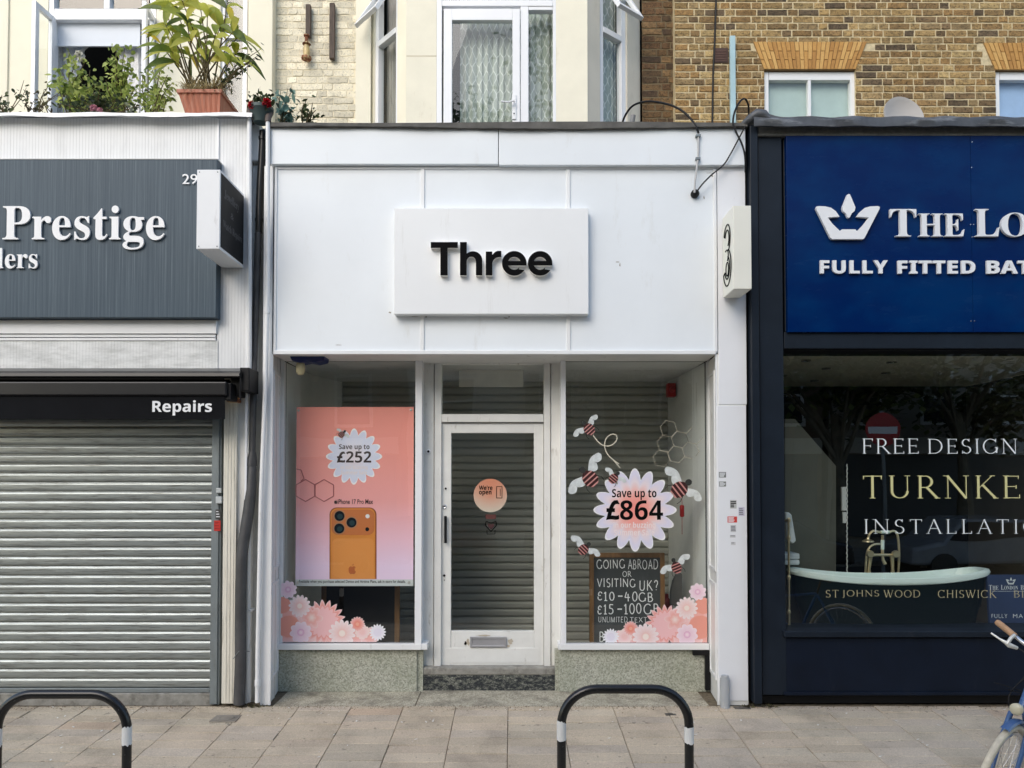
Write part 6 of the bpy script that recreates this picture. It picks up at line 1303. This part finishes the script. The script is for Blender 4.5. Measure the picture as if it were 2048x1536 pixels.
mb = MB(); mb.tube([P(u, v, yy) for u, v, yy in smooth([(1391, 387, -.05), (1405, 368, -.07), (1425, 348, -.07), (1447, 330, -.07), (1461, 308, -.08), (1476, 280, -.08), (1491, 252, -.10)], 5)], .006, 8); solo('thin_cable', mb, blackplastic, 'thin black cable rising from the gland to the lead corner', 'cable', smooth=True)
mb = MB(); mb.tube([P(u, v, yy) for u, v, yy in smooth([(1497, 240, .1), (1497, 212, .05), (1490, 198, .0), (1480, 203, -.05), (1470, 222, -.08), (1466, 244, -.1), (1471, 262, -.1), (1483, 286, -.1), (1490, 312, -.09), (1491, 345, -.05)], 5)], .008, 8); solo('looped_cable', mb, blackplastic, 'black cable looped over the corner beside the lead coping', 'cable', smooth=True)
mb = MB(); mb.tube([P(1263, 250, .3), P(1266.5, 231, .3)], .022, 14); solo('vent_pipe', mb, M('grey_vent_pipe', (.22, .22, .22), .5), 'short grey vent pipe on the flat roof below the bay', 'pipe', smooth=True)

# ------------------------------------------------------------------ plants along the parapet
pr_ = random.Random(21)
def leaf(mb, b, d, L, W, droop=.3, up=None, seg=5, fold=.25):
    d = d.normalized(); up = up or Vector((0, -.6, .8)); s_ = d.cross(up)
    s_ = s_.normalized() if s_.length > 1e-3 else Vector((1, 0, 0)); nn = s_.cross(d).normalized()
    vs = []; p = Vector(b)
    for i in range(seg + 1):
        t = i / seg; w_ = W / 2 * max(.04, math.sin(math.pi * min(1, t * .93 + .05)) ** .85); q = p + d * (L * t) - Vector((0, 0, droop * L * t * t)) ; vs += [q - s_ * w_ + nn * fold * w_, q, q + s_ * w_ + nn * fold * w_]
    k = 3; mb.add(vs, [(k * i, k * i + 1, k * i + 4, k * i + 3) for i in range(seg)] + [(k * i + 1, k * i + 2, k * i + 5, k * i + 4) for i in range(seg)])
def rv(): return Vector((pr_.uniform(-1, 1), pr_.uniform(-1, 1), pr_.uniform(-1, 1)))
big_leaf = leaf_mat('broad_leaf', [(.15, (.06, .10, .02)), (.32, (.22, .29, .045)), (.54, (.54, .57, .10)), (.78, (.76, .70, .15)), (.93, (.88, .58, .04))], .42, .5)
small_leaf = leaf_mat('rose_leaf', [(.15, (.10, .15, .04)), (.38, (.33, .42, .11)), (.68, (.58, .66, .20)), (.95, (.76, .76, .30))], .5, .5)
dark_leaf = leaf_mat('dark_leaf', [(.2, (.018, .03, .014)), (.5, (.05, .075, .028)), (.8, (.11, .14, .05))], .5, .25)
teal_leaf = leaf_mat('teal_leaf', [(.2, (.07, .15, .13)), (.5, (.15, .28, .24)), (.8, (.28, .44, .38))], .5, .3)
dry_leaf = leaf_mat('dry_grass_blades', [(.2, (.16, .11, .05)), (.5, (.32, .24, .10)), (.8, (.46, .38, .18))], .7, .3)
brown_leaf = leaf_mat('withered_leaf', [(.2, (.03, .022, .015)), (.5, (.07, .06, .03)), (.8, (.14, .14, .05))], .7, .2)
# trough and the broad leaved shrub
t = thing('planter', 'terracotta coloured trough on the white parapet holding the big shrub', 'planter', P(400, 225, .1)); mb = MB(); ya, yb = -.06, .34
def trough(mb, u0, u1, ub0, ub1, vt, vb, ya, yb, fl_=14):
    x0, x1 = P(u0, vt, ya).x, P(u1, vt, ya).x; b0, b1 = P(ub0, vb, ya).x, P(ub1, vb, ya).x; zt, zb = P(0, vt, ya).z, P(0, vb, ya).z
    ring_ = lambda x0, x1, a, b, z, k: [(x0 + (x1 - x0) * i / fl_, a + k * (.5 - .5 * math.cos(i * math.pi)), z) for i in range(fl_ + 1)] + [(x1, b, z), (x0, b, z)]
    m = fl_ + 3; R1 = ring_(b0, b1, ya + .03, yb - .04, zb, .006); R2 = ring_(x0 + .012, x1 - .012, ya + .01, yb - .01, zt - .03, .006); R3 = ring_(x0, x1, ya, yb, zt - .028, 0); R4 = ring_(x0, x1, ya, yb, zt, 0); R5 = ring_(x0 + .015, x1 - .015, ya + .015, yb - .015, zt, 0); R6 = ring_(x0 + .02, x1 - .02, ya + .02, yb - .02, zt - .05, 0)
    Q = [R1, R2, R3, R4, R5, R6]; mb.add([p for r_ in Q for p in r_], [(i * m + k, i * m + (k + 1) % m, (i + 1) * m + (k + 1) % m, (i + 1) * m + k) for i in range(5) for k in range(m)] + [tuple(range(5 * m, 6 * m))]); return x0, x1, zt
mb = MB(); trough(mb, 353, 443, 368, 436, 178, 226, ya, yb); obj('trough', mb, terracotta, t)
t = thing('broad_leaved_shrub', 'tall shrub with long yellow green leaves in the terracotta trough', 'shrub', P(400, 180, .14)); mb = MB(); lf = MB(); base = P(400, 180, .12)
tips = [(338, 92, -.05), (352, 60, .1), (330, 48, .0), (372, 35, .0), (398, 70, .2), (352, 20, .15), (415, 22, .05), (445, 45, .1), (440, 95, -.02), (468, 62, .0), (478, 100, .1), (462, 118, -.08), (420, 112, .05), (380, 105, .15), (345, 118, .0), (400, 8, .15), (480, 70, .2), (432, 66, -.1), (376, 70, -.05), (320, 85, .1), (455, 5, .1), (330, 12, .2), (362, -5, .05)]
for (u, v, y) in tips:
    tip = P(u, v, y + .1); b0 = base + Vector((pr_.uniform(-.12, .12), pr_.uniform(-.05, .1), -.02)); mid = b0 + (tip - b0) * .55 + Vector((pr_.uniform(-.03, .03), 0, .03)); mb.tube([b0, b0 + (mid - b0) * .5, mid, mid + (tip - mid) * .5, tip], .006, 6, rs=[.008, .007, .006, .005, .003])
    ax = (tip - mid).normalized(); n = pr_.randint(5, 7)
    for k in range(n):
        a = 2.4 * k + pr_.random(); e1 = ax.orthogonal().normalized(); e2 = ax.cross(e1); d = (e1 * math.cos(a) + e2 * math.sin(a)) * pr_.uniform(.7, 1) + ax * pr_.uniform(.05, .9) + Vector((0, 0, .12))
        leaf(lf, tip - ax * pr_.uniform(0, .06), d, pr_.uniform(.16, .27), pr_.uniform(.052, .076), pr_.uniform(.25, .8), Vector((pr_.uniform(-.4, .4), -1, pr_.uniform(.1, .7))))
obj('stem', mb, stem_m, t, smooth=True); obj('foliage', lf, big_leaf, t, smooth=True)
def bush(name, label, cat, base_us, tips, leaf_n, ll, lw, mat, y=.12, vb=228, droop=.3, group=None, stem_r=.005, stem_mat=None, flowers=()):
    u = sum(base_us) / len(base_us); t = thing(name, label, cat, P(u, vb, y), group); st = MB(); lf = MB()
    for (tu, tv) in tips:
        b = P(pr_.choice(base_us) + pr_.uniform(-6, 6), vb, y + pr_.uniform(-.05, .1)); tip = P(tu, tv, y + pr_.uniform(-.10, .14)); mid = b + (tip - b) * .5 + Vector((pr_.uniform(-.04, .04), pr_.uniform(-.03, .03), pr_.uniform(0, .03)))
        pts = [b, b + (mid - b) * .55, mid, mid + (tip - mid) * .55, tip]; st.tube(pts, stem_r, 5, rs=[stem_r * 1.2, stem_r, stem_r * .9, stem_r * .7, stem_r * .4])
        for k in range(leaf_n):
            f = pr_.uniform(.12, 1.02); p = b + (mid - b) * (f / .5) if f < .5 else mid + (tip - mid) * ((f - .5) / .5); off = rv() * .045; d = rv() + Vector((0, -.2, .25)); leaf(lf, p + off, d, ll * pr_.uniform(.6, 1.25), lw * pr_.uniform(.7, 1.2), droop * pr_.uniform(.3, 1.5), rv(), 3)
    obj('stem', st, stem_mat or stem_m, t, smooth=True); obj('foliage', lf, mat, t, smooth=True)
    for (fu, fv, r, m_) in flowers:
        fl_ = MB(); c = P(fu, fv, y - .08)
        for k in range(34):
            d = rv(); d.normalize(); leaf(fl_, c + d * r * .25, d + Vector((0, -.3, 0)), r * 1.0, r * .9, .2, rv(), 3, .5)
        obj('flower', fl_, m_, t, smooth=True)
    return t
pf = M('white_petals', (.80, .78, .70), .7, var=.1); pkf = M('pink_petals', (.72, .36, .42), .7, var=.2); rdf = M('red_petals', (.52, .010, .025), .6, var=.3, vs=20)
bush('rose_bush', 'rose bush with a white bloom in front of the lace curtain', 'rose bush', [140, 150, 160], [(138, 105), (155, 108), (170, 125), (180, 140), (122, 140), (110, 165), (118, 155), (165, 150), (190, 165), (150, 150), (175, 175), (130, 175), (150, 185)], 34, .052, .034, small_leaf, .16, flowers=((158, 108, .030, pf), (165, 118, .02, pf)))
bush('rose_bush', 'taller rose bush with pale shoots against the dark open window', 'rose bush', [225, 240, 255], [(232, 92), (222, 112), (250, 95), (258, 115), (240, 130), (262, 140), (228, 150), (255, 165), (212, 160), (270, 172), (240, 185), (218, 190)], 32, .050, .034, small_leaf, .14)
bush('rose_bush', 'low rose bush under the right open casement left of the trough', 'rose bush', [295, 310, 325], [(285, 150), (305, 140), (322, 130), (335, 150), (345, 165), (290, 175), (318, 175), (300, 195), (340, 190), (275, 190)], 30, .045, .03, small_leaf, .14)
bush('low_shrub', 'dark low undergrowth with a pink bloom along the parapet', 'shrub', [180, 205, 230], [(170, 190), (185, 182), (200, 178), (215, 190), (195, 200), (232, 198), (248, 200), (262, 205), (160, 205), (140, 205), (120, 208), (280, 210)], 26, .04, .026, dark_leaf, .05, flowers=((188, 216, .028, pkf), (200, 219, .02, pkf)))
bush('withered_shrub', 'withered twiggy brown shrub at the left of the parapet', 'shrub', [60, 80, 100], [(72, 188), (52, 195), (88, 180), (98, 170), (45, 205), (66, 205), (110, 195), (120, 185), (85, 205)], 9, .04, .022, brown_leaf, .08, stem_r=.004)
bush('trailing_shrub', 'small green shrub with one long bare twig, far left of parapet', 'shrub', [5, 12], [(4, 190), (10, 200), (16, 205), (0, 205), (-10, 195), (-20, 180), (48, 160), (53, 175)], 12, .04, .024, dark_leaf, .10, stem_r=.0035)
# dry grass and a side shoot in the trough
t = thing('dry_grass', 'tuft of dry straw coloured grass spilling from the trough', 'grass tuft', P(430, 178, .1)); lf = MB()
for _ in range(620):
    b = P(pr_.uniform(368, 452), pr_.uniform(170, 184), pr_.uniform(-.04, .2)); d = Vector((pr_.gauss(.1, .6), pr_.gauss(-.15, .4), pr_.uniform(-.1, .9))); leaf(lf, b, d, pr_.uniform(.06, .15), .007, pr_.uniform(.2, 1.1), None, 3)
obj('blades', lf, dry_leaf, t)
bush('side_shoot_shrub', 'thin shrub leaning right out of the trough with small dark leaves', 'shrub', [432, 440], [(522, 98), (510, 118), (500, 128), (490, 120), (515, 112), (485, 140)], 16, .045, .02, dark_leaf, .05, vb=178)
for (u, v, n_, sp_, lb) in ((504, 1404, 90, .05, 'dry brown weeds at the foot of the downpipes'), (1500, 1404, 60, .03, 'dry weeds in the gap beside the navy shopfront'), (1538, 1404, 40, .03, 'small dead weeds under the navy corner strip')):
    q_ = P(u, v, -.02); t = thing('weed', lb, 'weed', (q_.x, -.03, 0)); lf = MB()
    for _ in range(n_):
        b = Vector((q_.x + pr_.gauss(0, sp_), -.03 + pr_.gauss(0, .015), -.002)); leaf(lf, b, Vector((pr_.gauss(0, .6), pr_.gauss(-.2, .4), pr_.uniform(.1, .9))), pr_.uniform(.015, .05), pr_.uniform(.004, .012), .4, rv(), 3)
    obj('leaves', lf, brown_leaf, t)
# geranium pot
t = thing('flower_pot', 'dark green round pot between the two shop parapets', 'flower pot', P(522, 244, -.05)); mb = MB(); mb.lathe([(.055, 0), (.088, .09), (.100, .10), (.102, .125), (.090, .125), (.085, .10)], (0, 0, 1), P(522, 246, -.03), 26); obj('pot', mb, greenpot, t, smooth=True)
bush('geranium', 'red flowering geranium in the dark green pot', 'geranium', [518, 526], [(505, 200), (512, 185), (520, 190), (530, 188), (538, 196), (525, 200), (535, 206), (508, 208)], 18, .04, .032, dark_leaf, -.02, vb=222, flowers=((504, 209, .030, rdf), (533, 205, .036, rdf), (526, 209, .022, rdf)))
bush('teal_plant', 'bluish teal leaved plant in front of the painted brick', 'plant', [565, 572], [(552, 190), (562, 180), (575, 178), (585, 178), (580, 215), (588, 222), (558, 205), (572, 225), (590, 235)], 7, .075, .05, teal_leaf, .15, vb=246, droop=.7)
bush('young_shrub', 'small young shrub with sparse dark leaves beside the teal plant', 'shrub', [610, 618], [(606, 205), (615, 196), (625, 205), (632, 220), (622, 225), (635, 238), (604, 225)], 8, .05, .03, dark_leaf, .15, vb=246)

# ------------------------------------------------------------------ cycle stands
HY = -2.1
def hoop(uL, uR, vtop, bandL, bandR, label):
    a, b = P(uL, 1460, HY), P(uR, 1460, HY); zt = P((uL + uR) / 2, vtop, HY).z - .024; x0, x1 = a.x + .024, b.x - .024; rad = .19; zg = gz(HY) - .02
    t = thing('cycle_stand', label, 'cycle stand', ((x0 + x1) / 2, HY, gz(HY)), 'black and white cycle stands')
    pts = [(x0, HY, zg), (x0, HY, zt - rad - .2)] + [(x0 + rad - rad * math.cos(q), HY, zt - rad + rad * math.sin(q)) for q in [R(90) * k / 10 for k in range(11)]] + [(x1 - rad + rad * math.sin(q), HY, zt - rad + rad * math.cos(q)) for q in [R(90) * k / 10 for k in range(11)]] + [(x1, HY, zt - rad - .2), (x1, HY, zg)]
    obj('hoop', MB().tube(pts, .0245, 20), M('black_stand_paint', (.012, .012, .012), .25, var=.2, dirt=(.3, .3, .29), ds=30, dstretch=(1, 1, 1), dth=(.66, .69)), t, smooth=True)
    q = random.Random(int(uL)); m = 20
    for x, (v0, v1) in ((x0, bandL), (x1, bandR)):
        za, zb = P(0, v1, HY).z, P(0, v0, HY).z; mb = MB(); vs = []
        for k in range(m): an = 2 * math.pi * k / m; vs += [(x + .0252 * math.cos(an), HY + .0252 * math.sin(an), za + q.uniform(-.006, .006)), (x + .0252 * math.cos(an), HY + .0252 * math.sin(an), zb + q.uniform(-.006, .006))]
        mb.add(vs, [(2 * k, 2 * ((k + 1) % m), 2 * ((k + 1) % m) + 1, 2 * k + 1) for k in range(m)]); obj('white_band', mb, M('chipped_white_band', (.72, .72, .70), .4, dirt=(.03, .03, .03), ds=30, dstretch=(1, 1, 1), dth=(.69, .70)), t, smooth=True)
    for x in (x0, x1):
        mb = MB(); mb.lathe([(.05, 0), (.05, .004), (.03, .008)], (0, 0, 1), (x, HY, gz(HY) + .001), 18); obj('foot_flange', mb, M('stand_foot', (.02, .02, .02), .5), t, smooth=True)
hoop(-15, 263, 1379.5, (1456, 1492), (1452, 1489), 'black cycle stand in front of the steel shutter, white banded')
hoop(1114, 1387, 1369, (1442, 1479), (1452, 1485), 'black cycle stand in front of the phone shop, white banded')

# ------------------------------------------------------------------ blue bicycle at the right
GCy = -2.1; f = Vector((-.79, -.613, 0)).normalized(); side = Vector((.613, -.79, 0)).normalized(); lean = R(11)
u_ = Vector((0, 0, 1)) * math.cos(lean) + side * math.sin(lean); l_ = side * math.cos(lean) - Vector((0, 0, 1)) * math.sin(lean); WR_ = .345
A = P(1998, 1572, GCy); A.z = gz(GCy) + WR_ * math.cos(lean) + .012
t = thing('bicycle', 'blue bicycle with cream tyres and cork grips at the right edge', 'bicycle', A - u_ * WR_)
def wheel(c, nm, ax=None, ff=None):
    ax = ax or l_; ff = ff or f; uu = ff.cross(ax).normalized(); uu = uu if uu.z > 0 else -uu
    circ = lambda r, o_=0, n=56: [c + (ff * math.cos(2 * math.pi * k / n) + uu * math.sin(2 * math.pi * k / n)) * r + ax * o_ for k in range(n + 1)]
    w_ = obj(nm, MB().tube(circ(WR_ - .05), .011, 8, cap=False), chrome, t, smooth=True)
    obj('tyre', MB().tube(circ(WR_ - .017), .0175, 12, cap=False), tyrem, w_, smooth=True)
    mb = MB()
    for k in range(28):
        q = 2 * math.pi * k / 28; e = ff * math.cos(q) + uu * math.sin(q); mb.tube([c + ax * (.03 if k % 2 else -.03) , c + e * (WR_ - .055)], .0014, 4)
    mb.tube([c - ax * .045, c + ax * .045], .02, 12); obj('spokes', mb, chrome, w_, smooth=True); return circ
circ = wheel(A, 'front_wheel')
C0 = A + u_ * .40 - f * .10; H1 = A + u_ * .62 - f * .19
mb = MB()
for s_ in (-1, 1): mb.tube([A + l_ * .05 * s_, A + u_ * .2 - f * .05 + l_ * .055 * s_, C0 + l_ * .045 * s_ - u_ * .02, C0 + u_ * .01], .014, 10, rs=[.009, .012, .014, .017])
obj('fork', mb, bluepaint, t, smooth=True)
mb = MB(); n = 22
prof = [(-.024, -.006), (-.017, .004), (0, .008), (.017, .004), (.024, -.006)]; vs = []
for i in range(n + 1):
    q = R(72 + 60 * i / n); e = f * math.cos(q) + u_ * math.sin(q); vs += [A + e * (WR_ + .022 + b) + l_ * a for a, b in prof]
mb.add(vs, [(5 * i + k, 5 * i + 5 + k, 5 * i + 6 + k, 5 * i + 1 + k) for i in range(n) for k in range(4)]); obj('mudguard', mb, bluepaint, t, smooth=True)
BB = A - f * .62 - u_ * .03; ST = A - f * .78 + u_ * .42; RA = A - f * 1.05
mb = MB(); mb.tube([C0 + u_ * .02, H1 + u_ * .02 - f * .01], .022, 12); mb.tube([C0 + u_ * .05 - f * .01, A - f * .35 + u_ * .16, BB], .017, 12); mb.tube([H1, A - f * .45 + u_ * .38, ST], .015, 12); mb.tube([BB, ST], .016, 12)
for s_ in (-1, 1): mb.tube([BB + l_ * .03 * s_, RA + l_ * .06 * s_], .010, 8); mb.tube([ST + l_ * .02 * s_, RA + l_ * .06 * s_], .009, 8)
obj('frame', mb, bluepaint, t, smooth=True)
wheel(RA, 'rear_wheel')
mb = MB(); mb.tube([ST, ST + u_ * .16 - f * .04], .012, 10); q = ST + u_ * .2 - f * .05; mb.tube([q + f * .16, q + f * .05, q - f * .08, q - f * .12], .05, 14, rs=[.015, .03, .075, .05]); obj('saddle', mb, M('brown_saddle', (.10, .05, .025), .5), t, smooth=True)
# bars are given where the photo shows them
Hc = H1 + u_ * .30 - f * .05
G0, G1 = P(1993, 1243, -1.78), P(2031, 1273, -1.88); bar = [G1, P(2052, 1290, -1.94), P(2085, 1308, -1.98), Hc + Vector((0, 0, .0))]
G2 = Hc + (Hc - G1) * .9 + Vector((.1, .15, 0)); mb = MB(); mb.tube([G0 + (G1 - G0) * .2] + bar + [G2], .011, 12); mb.tube([H1, Hc], .013, 12); obj('handlebar', mb, chrome, t, smooth=True)
mb = MB(); mb.tube([G0, G0 + (G1 - G0) * .06, G0 + (G1 - G0) * .5, G1], .02, 14, rs=[.014, .0175, .018, .0165]); obj('grip', mb, M('cork_grip', (.46, .27, .15), .8, var=.2, vs=30, bump=.2), t, smooth=True)
mb = MB(); mb.tube([P(1982, 1266, -1.84), P(1998, 1277, -1.87), P(2010, 1284, -1.89), P(2018, 1290, -1.9), P(2034, 1296, -1.9)], .008, 10, rs=[.006, .006, .010, .015, .010]); mb.tube([P(2014, 1288, -1.9), P(2022, 1276, -1.9), P(2029, 1270, -1.89)], .010, 10); obj('brake_lever', mb, M('pale_alloy', (.70, .69, .64), .35, .3), t, smooth=True)
mb = MB()
for ln in ([(1988, 1365, -1.95), (2020, 1374, -1.97), (2050, 1384, -1.99), (2080, 1390, -2)], [(2034, 1296, -1.9), (2048, 1304, -1.93), (2070, 1330, -1.96), (2045, 1358, -1.97), (2028, 1376, -1.98), (2018, 1392, -1.99), (2018, 1412, -2.0), (2027, 1425, -2.0)], [(2062, 1350, -1.98), (2040, 1365, -1.99), (2022, 1382, -2.0)], [(2016, 1379, -1.99), (2040, 1385, -2.0), (2062, 1390, -2)]): mb.tube([P(*q) for q in smooth(ln, 4)], .0032, 6)
obj('cable', mb, blackplastic, t, smooth=True)
mb = MB(); c = C0 + f * .085 + u_ * .035; mb.lathe([(.002, -.05), (.018, -.045), (.029, -.016), (.032, .008), (.029, .013), (.016, .018), (.002, .020)], f, c, 20); mb.tube([c - f * .05, C0 + u_ * .02], .006, 8); obj('headlamp', mb, M('cream_headlamp', (.52, .48, .34), .25), t, smooth=True)

# ------------------------------------------------------------------ across the street (seen only in the windows' reflections)
def far_house(x0, x1, h, col, label):
    t = thing('terraced_house', label, 'house', ((x0 + x1) / 2, -17.2, -.4)); m = M('far_wall_' + str(int(x0 * 10)), col, .85, var=.08); mb = MB(); mb.box(x0, x1, -26, -17.2, -.5, h); obj('wall', mb, m, t)
    fr = flat('far_frame', (.75, .75, .72)); gl = flat('far_pane', (.03, .035, .04), .08); n = max(2, int((x1 - x0) / 2.2)); 
    for k in range(n):
        xc = x0 + (x1 - x0) * (k + .5) / n
        for z in (3.6, 6.6):
            if z + 1.7 > h: continue
            mb = MB(); mb.box(xc - .6, xc + .6, -17.24, -17.15, z, z + 1.7); o_ = obj('window', mb, fr, t); mb = MB(); mb.box(xc - .5, xc + .5, -17.15, -17.13, z + .1, z + .82); mb.box(xc - .5, xc + .5, -17.15, -17.13, z + .9, z + 1.6); obj('pane', mb, gl, o_)
    mb = MB(); mb.box(x0 + .2, x1 - .2, -17.25, -17.05, .1, 2.6); o_ = obj('shop_front', mb, flat('far_shop_' + str(int(x0 * 10)), (.05, .055, .06)), t); mb = MB(); mb.box(x0 + .1, x1 - .1, -17.2, -17.0, 2.65, 3.2); obj('fascia', mb, flat('far_fascia_' + str(int(x0 * 10)), (.5, .48, .44)), t)
far_house(-17, -10.2, 9.2, (.62, .56, .44), 'cream terraced house across the street, leftmost'); far_house(-10, -3.6, 8.6, (.26, .17, .11), 'brown brick house across the street, second from left'); far_house(-3.4, 3.0, 9.4, (.58, .55, .48), 'pale house across the street opposite the phone shop')
far_house(3.2, 9.8, 8.8, (.15, .10, .065), 'brick house across the street opposite the bathroom shop'); far_house(10, 17, 9.3, (.30, .27, .22), 'grey brown house across the street, rightmost')
treeleaf = leaf_mat('plane_tree_leaf', [(.2, (.02, .035, .010)), (.5, (.07, .10, .025)), (.8, (.20, .22, .06))], .6, .3); bark = M('plane_bark', (.16, .14, .10), .9, var=.4, vs=3, bump=.4, bs=20)
def tree(x, y, h, r, label, seed):
    q = random.Random(seed); t = thing('plane_tree', label, 'tree', (x, y, -.4), 'plane trees across the street'); mb = MB(); lf = MB(); top = Vector((x + q.uniform(-.3, .3), y, h * .55)); mb.tube([(x, y, -.5), (x, y, h * .25), top], .2, 10, rs=[.24, .18, .12])
    for k in range(9):
        a = 2 * math.pi * k / 9 + q.random(); e = top + Vector((math.cos(a) * r * q.uniform(.4, .8), math.sin(a) * r * q.uniform(.4, .8), q.uniform(.0, h * .38))); st_ = Vector((x, y, h * q.uniform(.3, .55))); mb.tube([st_, (st_ + e) / 2 + Vector((0, 0, .2)), e], .05, 6, rs=[.09, .05, .02])
        for j in range(900 if h > 12 else 380):
            o_ = Vector((q.gauss(0, .5), q.gauss(0, .5), q.gauss(0, .4))) * r * .42; d = Vector((q.uniform(-1, 1), q.uniform(-1, 1), q.uniform(-1, .4))); p = e + o_; s_ = d.cross(Vector((0, 0, 1))); s_ = s_.normalized() * .10 if s_.length > .01 else Vector((.1, 0, 0)); d = d.normalized() * .24
            lf.add([p, p + d * .5 + s_, p + d, p + d * .5 - s_], [(0, 1, 2, 3)])
    obj('trunk', mb, bark, t, smooth=True); obj('crown', lf, treeleaf, t)
tree(-6.5, -14.2, 8.6, 2.8, 'plane tree across the street, leftmost', 1); tree(3.4, -14.5, 8.2, 2.6, 'plane tree across the street, second from left', 2); tree(8.8, -13.6, 6.6, 2.8, 'plane tree across the street, behind the no entry sign', 3); tree(.6, -14.8, 17.0, 3.6, 'tall plane tree across the street, opposite the balcony door', 5); tree(12.6, -14.2, 6.8, 3.0, 'plane tree across the street, rightmost', 4)
t = thing('no_entry_sign', 'round red no entry sign with a white bar on a grey post', 'road sign', (8.3, -10.2, -.5)); c = Vector((8.3, -10.2, 2.98))
mb = MB(); mb.lathe([(.36, 0), (.36, .004)], (0, 1, 0), c, 40); obj('disc', mb, flat('sign_red', (.45, .01, .02), .35), t); mb = MB(); mb.box(c.x - .30, c.x + .30, c.y + .005, c.y + .008, c.z - .07, c.z + .07); obj('bar', mb, wink, t)
mb = MB(); mb.tube([(c.x, c.y - .05, -.5), (c.x, c.y - .05, c.z + .4)], .04, 10); obj('post', mb, galv2, t, smooth=True)
def car(x, y, col, label):
    t = thing('parked_car', label, 'car', (x, y, -.5), 'cars parked across the street'); z = -.5; pr2 = [(-2.1, .35), (-2.05, .75), (-1.3, .88), (-.75, 1.38), (.75, 1.42), (1.5, .92), (2.1, .82), (2.15, .35)]
    mb = MB(); mb.prism([(x + a, z + b) for a, b in pr2], y - .85, y + .85); obj('body', mb, M('car_paint_' + str(int(x * 10)), col, .2), t, bevel=.08)
    mb = MB(); mb.prism([(x + a, z + b) for a, b in [(-1.15, .92), (-.68, 1.32), (.70, 1.35), (1.3, .95)]], y - .86, y + .86); obj('side_glass', mb, flat('car_glass', (.02, .02, .025), .05), t)
    for a in (-1.3, 1.35):
        for b in (-.8, .8): mb = MB(); mb.lathe([(.32, -.1), (.32, .1), (.2, .11)], (0, 1, 0), (x + a, y + b, z + .32), 20); obj('wheel', mb, flat('car_tyre', (.015, .015, .015)), t, smooth=True)
car(6.0, -12.1, (.02, .022, .028), 'dark parked car across the street near the no entry sign'); car(11.5, -12.1, (.30, .31, .32), 'grey parked car across the street at the right'); car(-2.5, -12.1, (.12, .015, .015), 'red parked car across the street opposite the shops')
